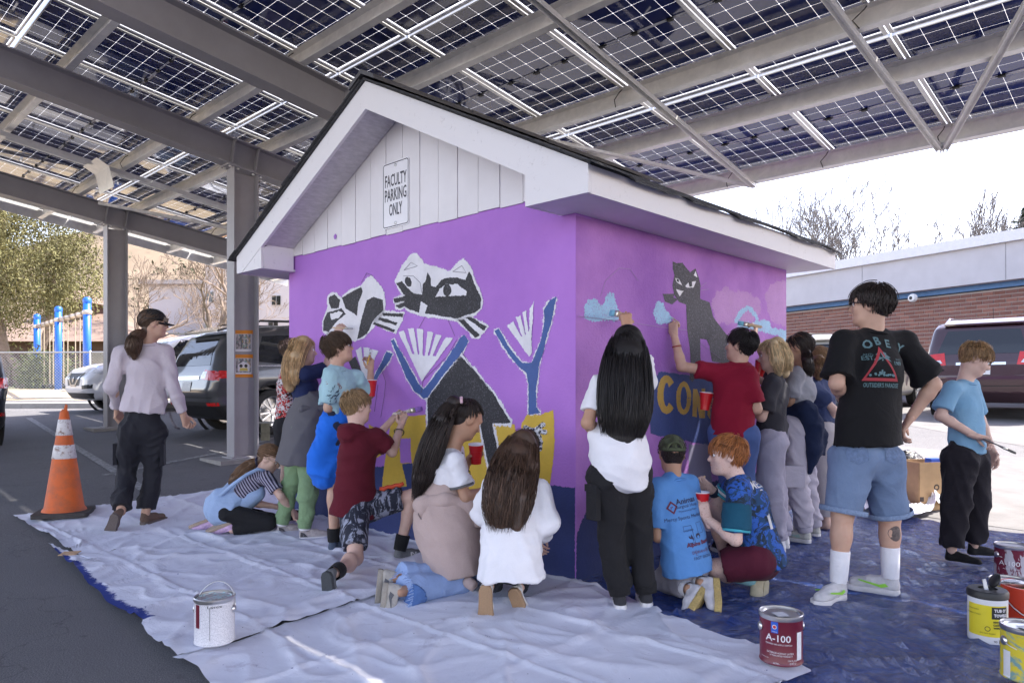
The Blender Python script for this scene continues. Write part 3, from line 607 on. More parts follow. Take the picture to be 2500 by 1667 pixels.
# ------------------------------------------------------------------ implicit-surface toolkit for bodies and clothes
def A3(v): return np.array(v, np.float32)
class Fld:
    def __init__(s, vox=.012): s.v = vox; s.p = []
    def cone(s, a, b, ra, rb, k=.03, flat=None, cutA=False, cutB=False, sub=False):
        s.p.append(('c', A3(a), A3(b), ra, rb, k, flat, cutA, cutB, sub)); return s
    def ell(s, c, r, k=.02, Mx=None, sub=False):
        s.p.append(('e', A3(c), A3(r), k, np.eye(3, dtype=np.float32) if Mx is None else np.array(Mx, np.float32), sub)); return s
    def chain(s, pts, k=.03, flat=None):
        for (a, ra), (b, rb) in zip(pts, pts[1:]): s.cone(a, b, ra, rb, k, flat)
        return s
    def plane(s, p, n): s.p.append(('p', A3(p), A3(n))); return s       # cut away everything beyond the plane
    def build(s, fold=None):
        lo, hi = [], []
        for q in s.p:
            if q[0] == 'c' and not q[9]: m = max(q[3], q[4]) + .012; lo += [q[1] - m, q[2] - m]; hi += [q[1] + m, q[2] + m]
            if q[0] == 'e' and not q[5]: m = max(q[2]) + .012; lo.append(q[1] - m); hi.append(q[1] + m)
        lo = np.min(lo, 0) - 2 * s.v; hi = np.max(hi, 0) + 2 * s.v; n = np.ceil((hi - lo) / s.v).astype(int) + 1
        Gd = np.full(n, .5, np.float32)
        for q in s.p:
            if q[0] == 'p':
                ax = [lo[i] + s.v * np.arange(n[i], dtype=np.float32) for i in range(3)]
                d = (ax[0] - q[1][0])[:, None, None] * q[2][0] + (ax[1] - q[1][1])[None, :, None] * q[2][1] + (ax[2] - q[1][2])[None, None, :] * q[2][2]
                Gd = np.maximum(Gd, d); continue
            if q[0] == 'c': m = max(q[3], q[4]) + q[5] + 2 * s.v; l_, h_ = np.minimum(q[1], q[2]) - m, np.maximum(q[1], q[2]) + m
            else: m = max(q[2]) + q[3] + 2 * s.v; l_, h_ = q[1] - m, q[1] + m
            i0 = np.maximum(np.floor((l_ - lo) / s.v).astype(int), 0); i1 = np.minimum(np.ceil((h_ - lo) / s.v).astype(int) + 1, n)
            if np.any(i1 <= i0): continue
            ax = [lo[i] + s.v * np.arange(i0[i], i1[i], dtype=np.float32) for i in range(3)]
            X, Y, Zz = ax[0][:, None, None], ax[1][None, :, None], ax[2][None, None, :]
            if q[0] == 'c':
                a, b = q[1], q[2]; ba = b - a; L2 = float(ba @ ba) + 1e-9
                px, py, pz = X - a[0], Y - a[1], Zz - a[2]
                t = (px * ba[0] + py * ba[1] + pz * ba[2]) / L2; h = np.clip(t, 0, 1)
                qx, qy, qz = px - h * ba[0], py - h * ba[1], pz - h * ba[2]; q2 = qx * qx + qy * qy + qz * qz
                if q[6] is not None:
                    nn, sc = A3(q[6][0]), q[6][1]; qn = qx * nn[0] + qy * nn[1] + qz * nn[2]; q2 = q2 + qn * qn * (1 / sc ** 2 - 1)
                d = np.sqrt(q2) - (q[3] + (q[4] - q[3]) * h); ln = L2 ** .5
                if q[7]: d = np.maximum(d, -t * ln)
                if q[8]: d = np.maximum(d, (t - 1) * ln)
                k, sub = q[5], q[9]
            else:
                px, py, pz = X - q[1][0], Y - q[1][1], Zz - q[1][2]; Mx = q[4]; r = q[2]
                e = sum(((px * Mx[0, j] + py * Mx[1, j] + pz * Mx[2, j]) / r[j]) ** 2 for j in range(3))
                d = (np.sqrt(e) - 1) * float(min(r)); k, sub = q[3], q[5]
            sl = tuple(slice(i0[i], i1[i]) for i in range(3)); g = Gd[sl]
            if sub: d = -d; hh = np.maximum(k - np.abs(g - d), 0) / k; Gd[sl] = np.maximum(g, d) + hh * hh * k * .25
            else: hh = np.maximum(k - np.abs(g - d), 0) / k; Gd[sl] = np.minimum(g, d) - hh * hh * k * .25
        V, Fq = nets(Gd, lo, s.v)
        if fold: V = V + normals(V, Fq) * folds(V, *fold)[:, None]
        return V, Fq
def nets(Gd, o, v):
    Gd[0] = Gd[-1] = .5; Gd[:, 0] = Gd[:, -1] = .5; Gd[:, :, 0] = Gd[:, :, -1] = .5
    s = Gd < 0; i8 = s.astype(np.int8); c = 0
    for a in (0, 1):
        for b in (0, 1):
            for d in (0, 1): c = c + i8[a:a + s.shape[0] - 1, b:b + s.shape[1] - 1, d:d + s.shape[2] - 1]
    act = (c > 0) & (c < 8); I = np.argwhere(act); ids = np.full(act.shape, -1, np.int32); ids[act] = np.arange(len(I))
    acc = np.zeros((len(I), 3), np.float32); cnt = np.zeros(len(I), np.float32)
    for ax in range(3):
        e = np.zeros(3, int); e[ax] = 1; o2 = [i for i in range(3) if i != ax]
        for a in (0, 1):
            for b in (0, 1):
                q = np.zeros(3, int); q[o2[0]] = a; q[o2[1]] = b; J = I + q; K = J + e
                A, Bv = Gd[J[:, 0], J[:, 1], J[:, 2]], Gd[K[:, 0], K[:, 1], K[:, 2]]; m = (A < 0) != (Bv < 0)
                t = np.where(m, A / np.where(A == Bv, 1, A - Bv), 0)[:, None]
                acc += np.where(m[:, None], q + e * t, 0); cnt += m
    V = o + v * (I + acc / cnt[:, None]); Q = []
    for ax in range(3):
        b1, b2 = [(1, 2), (2, 0), (0, 1)][ax]
        sl0 = [slice(1, -1)] * 3; sl1 = [slice(1, -1)] * 3; sl0[ax] = slice(0, -1); sl1[ax] = slice(1, None)
        A, Bv = s[tuple(sl0)], s[tuple(sl1)]; J = np.argwhere(A != Bv); inside = A[A != Bv]
        off = np.ones(3, int); off[ax] = 0; J = J + off; u1 = np.zeros(3, int); u1[b1] = 1; u2 = np.zeros(3, int); u2[b2] = 1
        f = np.stack([ids[tuple((J - u1 - u2).T)], ids[tuple((J - u2).T)], ids[tuple(J.T)], ids[tuple((J - u1).T)]], 1)
        f[~inside] = f[~inside][:, ::-1]; Q.append(f)
    return V.astype(np.float32), np.concatenate(Q)
def normals(V, Q):
    n = np.zeros_like(V); fn = np.cross(V[Q[:, 2]] - V[Q[:, 0]], V[Q[:, 3]] - V[Q[:, 1]])
    for i in range(4):
        for k in range(3): n[:, k] += np.bincount(Q[:, i], fn[:, k], len(V))
    return n / (np.linalg.norm(n, axis=1, keepdims=True) + 1e-9)
def folds(V, amp, freq=14, seed=0, ax=(0, 0, 1)):
    """cloth creases: domain-warped waves with sharp valleys, mostly hanging folds"""
    r = np.random.default_rng(seed + 77); d = np.zeros(len(V), np.float32); w = np.zeros_like(V)
    for i in range(3): w[:, i] = np.sin(V @ (r.normal(size=3) * freq * .45) + r.uniform(0, 6)) * .05 + np.sin(V @ (r.normal(size=3) * freq) + r.uniform(0, 6)) * .018
    P = V + w; amp = amp * 3.1
    for i in range(8):
        k = r.normal(size=3); k[2] *= (.35 if i < 3 else 1.3); k = k / np.linalg.norm(k) * freq * (r.uniform(.6, 1.3) if i < 4 else r.uniform(1.6, 3.0))
        m = np.clip(.45 + .75 * np.sin(V @ (r.normal(size=3) * 8) + r.uniform(0, 6)), 0, 1); s_ = np.abs(np.sin(P @ k + r.uniform(0, 6)))
        d += (.55 - s_ ** .7) * m * amp * (.8 if i < 4 else .4)
    return np.clip(d, -amp * .5, amp * 1.7)
def join(parts):
    V = []; Fq = []; n = 0
    for v, f in parts: V.append(v); Fq.append(f + n); n += len(v)
    return np.concatenate(V), np.concatenate(Fq)
def vobj(name, VF, mat, root, parent=None, smooth=True):
    return obj(name, mesh(name, VF[0] - A3(root.location), VF[1], mat, smooth), parent or root)
# ------------------------------------------------------------------ people
def unit(v): v = Vector(v); return v.normalized() if v.length else Vector((0, 0, 1))
def skin_mat(name, col, freckle=0):
    if name in MATS: return MATS[name]
    m, nt, b = mk(name); co = coords(nt); c = mix(nt, ramp(nt, ntex(nt, co, 9, 4), .3, .7), [x * .85 for x in col], [min(1, x * 1.1) for x in col]); c = mix(nt, math_(nt, 'MULTIPLY', ramp(nt, ntex(nt, co, 22, 5, .7), .5, .75), .5), c, [col[0] * .95, col[1] * .72, col[2] * .68])
    if freckle: c = mix(nt, math_(nt, 'MULTIPLY', ramp(nt, ntex(nt, co, 110, 2), .58, .66), .55), c, [col[0] * .6, col[1] * .4, col[2] * .35])
    nt.links.new(c, b.inputs['Base Color']); b.inputs['Roughness'].default_value = .55; b.inputs['Subsurface Weight'].default_value = .0
    b.inputs['Subsurface Radius'].default_value = (.012, .005, .003); b.inputs['Subsurface Scale'].default_value = 1
    bump(nt, b, ntex(nt, co, 180, 3), .08, .002); MATS[name] = m; return m
def hair_mat(name, col):
    return M('hair_' + name, col, .5, var=.25, vs=30, vcol='shade', spec=.45)
def cloth(name, col, rough=.85, weave=420, wr=10, wst=.35, var=.07):
    if name in MATS: return MATS[name]
    m, nt, b = mk(name); co = coords(nt); f = ntex(nt, co, wr, 5, .55, 1.2); g = ntex(nt, co, weave, 2)
    c = mix(nt, ramp(nt, ntex(nt, co, 6, 4), .3, .7), [x * (1 - var) for x in col], [min(1, x * (1 + var)) for x in col])
    c = mix(nt, math_(nt, 'MULTIPLY', ramp(nt, g, .35, .7), .12), c, [min(1, x * 1.5 + .02) for x in col])
    nt.links.new(c, b.inputs['Base Color']); b.inputs['Roughness'].default_value = rough; b.inputs['Sheen Weight'].default_value = .03; b.inputs['Specular IOR Level'].default_value = .25
    h = math_(nt, 'ADD', f, math_(nt, 'MULTIPLY', g, .05)); bump(nt, b, h, wst, .02); MATS[name] = m; return m
def headframe(face, up=(0, 0, 1)):
    f = unit(face); u = unit(up); u = (u - f * u.dot(f)).normalized(); r = f.cross(u); return np.array([list(r), list(f), list(u)], np.float32).T   # columns: right, front, up
def head_field(c, Mx, hh, neck, s):
    P = lambda x, y, z: A3(c) + Mx @ A3((x, y, z)) * hh
    f = Fld(.006)
    f.ell(P(0, -.07, .14), A3((.325, .415, .355)) * hh, .02, Mx)
    f.ell(P(0, .075, -.10), A3((.255, .30, .34)) * hh, .06 * hh / .2 * .6, Mx)
    f.cone(P(-.12, .16, -.34), P(.12, .16, -.34), .09 * hh, .09 * hh, .05); f.ell(P(0, .27, -.39), A3((.11, .10, .085)) * hh, .03, Mx)
    f.cone(P(0, .345, .05), P(0, .445, -.105), .03 * hh, .05 * hh, .012); f.cone(P(-.045, .39, -.13), P(.045, .39, -.13), .035 * hh, .035 * hh, .012)
    f.cone(P(-.17, .31, .115), P(.17, .31, .115), .04 * hh, .04 * hh, .025)
    for sx in (-1, 1):
        f.ell(P(sx * .165, .245, -.09), A3((.09, .085, .09)) * hh, .025, Mx)
        f.ell(P(sx * .14, .385, .035), A3((.085, .06, .05)) * hh, .012, Mx, sub=True)
    f.ell(P(0, .36, -.228), A3((.095, .045, .03)) * hh, .01, Mx); f.ell(P(0, .352, -.275), A3((.08, .042, .028)) * hh, .008, Mx); f.ell(P(0, .39, -.25), A3((.085, .03, .008)) * hh, .004, Mx, sub=True)
    for sx in (-1, 1): f.ell(P(sx * .335, -.03, -.01), A3((.03, .085, .13)) * hh, .012, Mx); f.ell(P(sx * .37, -.02, .0), A3((.018, .045, .075)) * hh, .006, Mx, sub=True)
    nb = A3(neck); up = A3(P(0, -.09, -.22)); f.cone(nb - (up - nb) * .25, up, .05 * s, .046 * s, .03); return f
def hand_field(w, d, n, ln, curl=.5, thumb=1, spread=.12, pinch=False):
    """wrist, direction to knuckles, palm normal; thumb=+1/-1 side of palm"""
    d = unit(d); n = Vector(n); n = (n - d * n.dot(d)).normalized(); sd = d.cross(n) * thumb; w = Vector(w); f = Fld(.0044)
    for i, (o_, k) in enumerate(((.17, .92), (.055, 1.0), (-.06, .95), (-.165, .76))):
        kn = w + d * ln * (.50 - .02 * abs(i - 1)) + sd * ln * o_; f.cone(w + sd * ln * o_ * .45 + d * ln * .02, kn, ln * .085, ln * .062, .015)
        a = 0; p = kn; dd = d
        for j, (sl, bend) in enumerate(((.235, 62), (.15, 78), (.12, 45))):
            a += rad(bend) * curl * (1 if not pinch or i < 2 else 1.25); q = (d * math.cos(a) + n * math.sin(a)).normalized() + sd * o_ * spread * (1 - curl)
            p2 = p + q * ln * sl * k; f.cone(p, p2, ln * (.05 - .005 * j), ln * (.045 - .006 * j), .004); p = p2
    b0 = w + d * ln * .14 + sd * ln * .12; b1 = b0 + (sd * .75 + d * .7 + n * .35).normalized() * ln * .2; b2 = b1 + (d * .85 + n * (.5 + curl * .5) - sd * .25 * curl).normalized() * ln * .17; b3 = b2 + (d * .7 + n * (.5 + curl * .4) - sd * .55 * curl).normalized() * ln * .13
    f.cone(b0, b1, ln * .075, ln * .06, .012); f.cone(b1, b2, ln * .056, ln * .05, .006); f.cone(b2, b3, ln * .05, ln * .036, .005)
    f.cone(w - d * ln * .2, w + d * ln * .08, ln * .135, ln * .13, .012, (n, .75)); return f.build()
def strand_mesh(P, w, shade):
    """P: (n, m, 3) polylines -> 3-sided tapered tubes"""
    n, m, _ = P.shape; T = np.gradient(P, axis=1); T /= np.linalg.norm(T, axis=2, keepdims=True) + 1e-9
    ref = np.where(np.abs(T[..., 2:3]) < .85, A3((0, 0, 1)), A3((1, 0, 0))); Aa = np.cross(T, ref); Aa /= np.linalg.norm(Aa, axis=2, keepdims=True) + 1e-9; Bb = np.cross(T, Aa)
    tt = np.linspace(0, 1, m); ww = (np.where(tt < .12, .5 + tt / .24, 1) * np.where(tt > .7, 1 - (tt - .7) / .33, 1))[None, :, None] * w[:, None, None]
    V = np.stack([P + (Aa * math.cos(k * 2.0944) + Bb * math.sin(k * 2.0944)) * ww for k in range(3)], 2).reshape(-1, 3)
    i = np.arange(n)[:, None, None] * m * 3; j = np.arange(m - 1)[None, :, None] * 3; k = np.arange(3)[None, None, :]; k2 = (k + 1) % 3
    Q = np.stack([i + j + k, i + j + k2, i + j + 3 + k2, i + j + 3 + k], -1).reshape(-1, 4)
    return V, Q, np.repeat(shade, m * 3)
def hair(root, c, Mx, hh, kind, mat, r, locks=(), n=420, ln=.35, tie=None, puff=1.0, whorl=(0, -.45, .85), fringe=.3, nape=-.42, wave=.004):
    P = lambda q: A3(c) + (Mx @ (np.asarray(q, np.float32) * hh).T).T; n = int(n * 1.8)
    cc = A3((0, -.07, .14)); rr = A3((.345, .435, .375)) * puff
    u = r.normal(size=(n * 6, 3)).astype(np.float32); u /= np.linalg.norm(u, axis=1, keepdims=True)
    ok = (u[:, 2] > nape + .4 * u[:, 1]) & ~((u[:, 1] > .42) & (u[:, 2] < fringe)) & ~((u[:, 1] > .05) & (u[:, 2] < -.12)); u = u[ok][:n]; n = len(u)
    wh = A3(whorl); wh /= np.linalg.norm(wh); m = 7; pts = np.zeros((n, m, 3), np.float32); p = u.copy(); lift = np.where(r.random(n) < .12, r.uniform(1.05, 1.16, n), r.uniform(.97, 1.07, n))[:, None]; ll = ln * r.uniform(.4, 1.1, n)[:, None] * np.clip(.75 + .5 * u[:, 2:3], .35, 1)
    tl = None if tie is None else (np.asarray(tie, np.float32) - cc) / rr
    for i in range(m):
        pts[:, i] = cc + p * rr * (lift + .03 * i / m )
        if tl is not None: dr = tl[None] - p
        else: dr = p - wh[None] + A3((0, 0, -.15)); 
        dr = dr + r.normal(size=(n, 3)) * .12
        dr = dr - p * np.sum(dr * p, 1, keepdims=True); dr /= np.linalg.norm(dr, axis=1, keepdims=True) + 1e-6
        st = (ll / rr.mean()) / m
        if tl is not None: st = np.minimum(st * 0 + np.linalg.norm(tl[None] - p, axis=1, keepdims=True) / (m - i + .01), .35)
        q0 = p; p = p + dr * st; nr = np.linalg.norm(p, axis=1, keepdims=True); p = p / np.maximum(nr, 1.0)
        if tl is None:
            low = (q0[:, 2] < -.42) & (q0[:, 1] < .15); s1 = np.broadcast_to(st, (n, 1))[:, 0]
            p[low] = q0[low] + np.stack([-.15 * q0[low, 0] * s1[low], np.where(q0[low, 1] < -.62, .3, 0) * s1[low], -.8 * s1[low]], 1); p[:, 2] = np.maximum(p[:, 2], -1.25 + .1 * np.abs(p[:, 0]))
    w3 = P(pts.reshape(-1, 3)).reshape(n, m, 3)
    out = [strand_mesh(w3, r.uniform(.0014, .0029, n) * hh / .21, r.uniform(.6, 1.35, n))]
    f = Fld(.009); f.ell(P(cc), rr * hh * .94, .01, Mx); f.ell(P((0, .47, -.34)), A3((.5, .42, .50)) * hh, .02, Mx, sub=True); f.ell(P((0, -.19, -.12)), A3((.22, .16, .26)) * hh, .04, Mx); f.ell(P((0, .14, -.72)), A3((.6, .5, .40)) * hh, .03, Mx, sub=True)
    for lk in locks:
        pp = [A3(q[:3]) for q in lk['path']]; rs = [q[3] for q in lk['path']]
        for i in range(len(pp) - 1): f.cone(pp[i], pp[i + 1], rs[i] * .86, rs[i + 1] * .82, .03, lk.get('flat'))
        k = int(lk.get('n', 160) * 1.75); m = 11; t = np.linspace(0, 1, m); ti = np.linspace(0, 1, len(pp)); Pp = np.stack([np.interp(t, ti, [q[j] for q in pp]) for j in range(3)], 1)
        for _ in range(2): Pp[1:-1] = (Pp[:-2] + 2 * Pp[1:-1] + Pp[2:]) / 4
        Rr = np.interp(t, ti, rs); T = np.gradient(Pp, axis=0); T /= np.linalg.norm(T, axis=1, keepdims=True)
        nn = A3(lk['flat'][0]) if lk.get('flat') else A3((.3, -1, .1)); sq = lk['flat'][1] if lk.get('flat') else 1
        nn = nn[None] - T * (T @ nn)[:, None]; nn /= np.linalg.norm(nn, axis=1, keepdims=True); bb = np.cross(T, nn)
        th = r.uniform(0, math.tau, k); ro = np.sqrt(r.uniform(.7, 1.2, k)); ph = r.uniform(0, 6.3, (k, 2)); end = r.uniform(.8, 1.06, k); beg = r.uniform(0, lk.get('beg', .1), k)
        tt = beg[:, None] + (end - beg)[:, None] * t[None]; idx = np.clip(tt, 0, 1) * (m - 1); i0 = np.minimum(idx.astype(int), m - 2); fr = (idx - i0)[..., None]
        g = lambda Q: Q[i0] * (1 - fr) + Q[i0 + 1] * fr
        ext = np.maximum(tt - 1, 0)[..., None] * (Pp[-1] - Pp[-4])[None, None] * 2.5
        wv = lk.get('wave', wave); ca, sa = np.cos(th)[:, None, None] * ro[:, None, None], np.sin(th)[:, None, None] * ro[:, None, None]
        rad_ = g(Rr[:, None]); Q = g(Pp) + ext + g(bb) * ca * rad_ + g(nn) * sa * rad_ * sq
        Q += g(bb) * (np.sin(tt * lk.get('wf', 14) + ph[:, :1]) * wv * tt)[..., None] + g(nn) * (np.sin(tt * 11 + ph[:, 1:]) * wv * tt)[..., None]
        out.append(strand_mesh(Q.astype(np.float32), r.uniform(.0014, .0032, k), r.uniform(.55, 1.4, k) * lk.get('tone', 1)))
    V0, Q0 = f.build(); Vs, Qs, Sh = [V0], [Q0], [np.full(len(V0), .7)]; k = len(V0)
    for V, Q, s_ in out: Vs.append(V); Qs.append(Q + k); Sh.append(s_); k += len(V)
    V, Q, s_ = np.concatenate(Vs), np.concatenate(Qs), np.concatenate(Sh).astype(np.float32)
    me = mesh('hair', V - A3(root.location), Q, mat, True); at = me.color_attributes.new('shade', 'FLOAT_COLOR', 'POINT')
    at.data.foreach_set('color', np.stack([s_, s_, s_, np.ones_like(s_)], 1).ravel()); return obj('hair', me, root)
# shoe meshes, unit length along +y from heel, sole at z=0
def footprint(t):       # half widths (inner, outer) along the length
    k = [(0, .0), (.03, .09), (.12, .135), (.3, .135), (.5, .145), (.7, .175), (.85, .16), (.95, .10), (1, .0)]
    return np.interp(t, [a for a, _ in k], [b for _, b in k])
def sole_me(thick, name):
    ts = [0, .01, .03, .07, .12, .2, .3, .4, .5, .6, .7, .78, .85, .91, .955, .985, 1]; ol = [(footprint(t) + .006, t) for t in ts] + [(-footprint(t) * .92 - .006, t) for t in ts[::-1]]
    n = len(ol); mb = MB(); Rg = []
    for z, k in ((0, .93), (.012, 1), (thick * .8, 1), (thick, .97)): Rg.append([(x * k, .5 + (y - .5) * (k * .5 + .5), z + .05 * max(0, y - .75) ** 1.5) for x, y in ol])
    V = [v for r_ in Rg for v in r_]; Fc = [(i * n + k, i * n + (k + 1) % n, (i + 1) * n + (k + 1) % n, (i + 1) * n + k) for i in range(3) for k in range(n)]
    mb.add(V, Fc); T = tessellate_polygon([[Vector(p) for p in Rg[0]]]); mb.add(Rg[0], [f[::-1] for f in T]); mb.add(Rg[3], [f for f in T])
    return sharp(mb.me(name, None), 40)
SOLE = {}; UPPER = {}
def upper_vf(kind, th):
    f = Fld(.022); h = {'low': .30, 'clog': .25, 'sock': .36}[kind]
    f.cone((0, .13, th + .07), (0, .13, th + h * .72), .122, .105, .05); f.cone((0, .15, th + .05), (0, .52, th + .075), .125, .125, .06); f.cone((0, .5, th + .06), (0, .80, th + .03), .135, .115, .06)
    f.cone((0, .2, th + h * .6), (0, .52, th + .13), .085, .07, .05)
    f.plane((0, 0, th - .012), (0, 0, -1)); f.plane((0, .05, th + h), (0, -.25, 1)); return f.build()
def shoe(root, ank, toe, up, ln, um, sm, kind='low', th=.11, stripe=None, lace=None):
    ank, toe = Vector(ank), Vector(toe); f = unit(toe - ank); u = Vector(up); 
    if abs(f.dot(unit(u))) > .995: u = Vector((0, .3, 1))
    u = unit(u); f = (f - u * f.dot(u)).normalized(); x = f.cross(u)
    Mx = Matrix((x, f, u)).transposed().to_4x4(); hp = ank - f * .17 * ln - u * (.36 * ln)
    mw = Matrix.Translation(hp - root.location) @ Mx @ Matrix.Scale(ln, 4)
    key = (kind, th, um.name, sm.name)
    if key not in SOLE:
        s_ = sole_me(th, 'sole'); s_.materials.append(sm); SOLE[key] = s_; v = upper_vf(kind, th); UPPER[key] = mesh('shoe', v[0], v[1], um, True)
    o = obj('sock_foot' if kind == 'sock' else 'shoe', UPPER[key], root, mw=mw)
    if kind != 'sock':
        obj('sole', SOLE[key], o)
        if lace:
            mb = MB()
            for i in range(4): y = .33 + i * .075; z = th + .205 - i * .028; mb.tube([(-.08, y, z - .03), (0, y + .02, z + .012), (.08, y, z - .03)], .013, 5)
            tag(mb.build('lace', lace, o), kind='stuff')
        if stripe:
            for sx in (-1, 1):
                for poly in stripe[1]:
                    def surf(y, z): return sx * (np.interp(y, [0, .12, .3, .5, .7, .85, 1], [.11, .14, .142, .142, .152, .135, .06]) * (1.0 - max(0, z - .1) * .9) + .004)
                    V, T = tess(poly); mesh_ = mesh('stripe', [(surf(v.x, v.y), v.x, th + v.y) for v in V], T, stripe[0]); obj('stripe', mesh_, o)
    return o
SKIN = {'fair': (.60, .40, .32), 'pale': (.66, .46, .39), 'tan': (.44, .25, .16), 'mid': (.52, .32, .23)}
def person(reg, d0, J, label, H=1.45, face=(1, 0, 0), hup=(0, 0, 1), skin='fair', hairs=None, top=None, bot=None, shoes=None, hands=None, hh=None, socks=None, ft=None, seed=0, freckle=0, thin=1.0, eyes=True, capped=False, noshoe=False, cat='person', plant='', sln=None, group='people painting the shed'):
    r = np.random.default_rng(seed + 11); s = H / 1.45; hh = hh or (.205 * (H / 1.45) ** .45)
    q = {}
    for k, v in J.items():
        q[k] = S(reg[0] + v[0] * reg[2], reg[1] + v[1] * reg[2], d0 + (v[2] if len(v) > 2 else 0)) if not isinstance(v, Vector) else v
    ln_ = (shoes or {}).get('ln', .235 * s)
    for a in plant:
        g_ = gz(q['a' + a].x, q['a' + a].y) + .008; q['a' + a].z = g_ + (.36 * ln_ if not noshoe else .06); q['t' + a].z = g_ + (.03 if not noshoe else .02)
    sk = skin_mat('skin_' + skin + ('_freckled' if freckle else ''), SKIN[skin], freckle)
    base = q['p'].copy(); base.z = gz(base.x, base.y)
    root = empty('person', base, label, cat, group); Mx = headframe(face, hup); hc = q['h']
    spine = unit(q['n'] - q['p']); acr = unit(q['s2'] - q['s1']); nt_ = unit(acr.cross(spine)); hipa = unit(q['h2'] - q['h1']) if 'h1' in q else acr
    if 'h1' not in q: q['h1'] = q['p'] - hipa * .075 * s; q['h2'] = q['p'] + hipa * .075 * s
    npv = unit(hipa.cross(spine)); ch = q['p'].lerp(q['n'], .68); wa = q['p'].lerp(q['n'], .33); t = thin
    if 'c' in q: ch = q['c']
    if 'w' in q: wa = q['w']
    # -- body, one skin
    bt = .84 if top else 1; bl_ = (.72 if (bot or {}).get('le', 1.9) > 1 else .86) if bot else 1; bc_ = .78 if (bot or {}).get('le', 0) > 1 else 1
    f = Fld(.012)
    f.cone(q['p'], wa, .106 * s * t * bt, .09 * s * t * bt, .03, (npv, .74)); f.cone(wa, ch, .09 * s * t * bt, .104 * s * t * bt, .03, (nt_, .72)); f.cone(ch, q['n'] - spine * .04, .104 * s * t * bt, .056 * s * bt, .03, (nt_, .75))
    for a in '12':
        f.cone(q['n'] - spine * .03 * s, q['s' + a], .046 * s * bt, .036 * s, .03); f.cone(q['s' + a], q['e' + a], .038 * s * t, .032 * s * t, .02); f.cone(q['e' + a], q['w' + a], .033 * s * t, .023 * s * t, .012)
        m = q['e' + a].lerp(q['w' + a], .28); f.ell(m, (.031 * s, .031 * s, .031 * s), .02)
        f.cone(q['h' + a], q['k' + a], .074 * s * t * bl_, .047 * s * t * (bl_ if bc_ < 1 else 1), .03); f.cone(q['k' + a], q['a' + a], .045 * s * t * bc_, .029 * s * t, .02)
        cf = q['k' + a].lerp(q['a' + a], .3); f.ell(cf, (.043 * s * t * bc_, .043 * s * t * bc_, .06 * s * t), .03)
        tt = q.get('t' + a, q['a' + a] + Vector((.1, .05, -.05)));
        if noshoe: f.cone(q['a' + a] + Vector((0, 0, -.03)), tt, .034 * s, .022 * s, .03)
    parts = [f.build()]; parts.append(head_field(hc, Mx, hh, q['n'] - spine * .02, s * .98).build())
    for a in '12':
        hd = (hands or {}).get(a, {}); dv = unit(hd.get('d', q['w' + a] - q['e' + a])); nv = hd.get('n', unit(dv.cross(Vector((.3, .8, .2)))))
        parts.append(hand_field(q['w' + a], dv, nv, hd.get('ln', .158 * s ** .8), hd.get('curl', .45), hd.get('th', 1 if a == '1' else -1), pinch=hd.get('pinch', False)))
    body = vobj('body', join(parts), sk, root)
    HP = lambda x, y, z: Vector(A3(hc) + Mx @ A3((x, y, z)) * hh)
    if eyes:
        for sx in (-1, 1):
            e = HP(sx * .145, .315, .03); mb = MB(); mb.lathe([(.062 * hh * math.sin(i * .3927), .062 * hh * -math.cos(i * .3927)) for i in range(9)], 10, e, Vector(Mx[:, 1])); eo = mb.build('eye', M('eye_white', (.75, .73, .72), .2, var=0), root, True, rel=root.location)
            MB().lathe([(.032 * hh, 0), (.02 * hh, .006 * hh), (0, .008 * hh)], 10, HP(sx * .147, .315 + .056, .028), Vector(Mx[:, 1])).build('iris', M('iris', (.03, .02, .015), .2, var=0), eo, True, rel=root.location)
            hm = (hairs or {}).get('mat'); MB().tube([HP(sx * .06, .365, .105), HP(sx * .14, .372, .135), HP(sx * .23, .315, .115)], [.012 * hh, .016 * hh, .007 * hh], 5).build('eyebrow', M('brow_' + skin, (.06, .035, .022) if skin != 'pale' else (.3, .13, .06), .8), root, True, rel=root.location)
        MB().tube([HP(-.09, .352, -.245), HP(-.03, .398, -.238), HP(0, .402, -.242), HP(.03, .398, -.238), HP(.09, .352, -.245)], [.008 * hh, .019 * hh, .02 * hh, .019 * hh, .008 * hh], 6).build('lips', M('lips', (.42, .17, .15), .4, var=.1), root, True, rel=root.location)
    if hairs:
        hk = dict(hairs); lk = []
        for l_ in hk.pop('locks', ()):
            l_ = dict(l_); l_['path'] = [tuple(S(reg[0] + a[0] * reg[2], reg[1] + a[1] * reg[2], d0 + a[2])) + (a[3],) for a in l_['path']]; lk.append(l_)
        hair(root, hc, Mx, hh, '', hk.pop('mat'), r, lk, **hk)
    # -- top
    out = {'root': root, 'q': q, 'body': body, 'HP': HP, 'Mx': Mx, 'hc': hc, 'hh': hh, 's': s, 'nt': nt_, 'acr': acr, 'spine': spine}
    if top:
        g = top.get('g', .018) ; f = Fld(.012); hem = S(reg[0] + top['hem'][0] * reg[2], reg[1] + top['hem'][1] * reg[2], d0 + (top['hem'][2] if len(top['hem']) > 2 else 0)); hr = top.get('hr', .15 * s) * .9
        hd_ = unit(top['hn']) if 'hn' in top else unit(hem - wa); fl = top.get('fl', .74)
        f.cone(q['n'] - spine * .045 * s, ch, .062 * s + g * .4, .108 * s * t + g, .03, (nt_, .78)); f.cone(ch, wa, .108 * s * t + g, max(.096 * s * t + g, hr * .86), .03, (nt_, fl))
        f.cone(wa, hem + hd_ * .05, max(.096 * s * t + g, hr * .86), hr, .03, (npv if top.get('np') else nt_, fl))
        f.plane(hem, hd_)
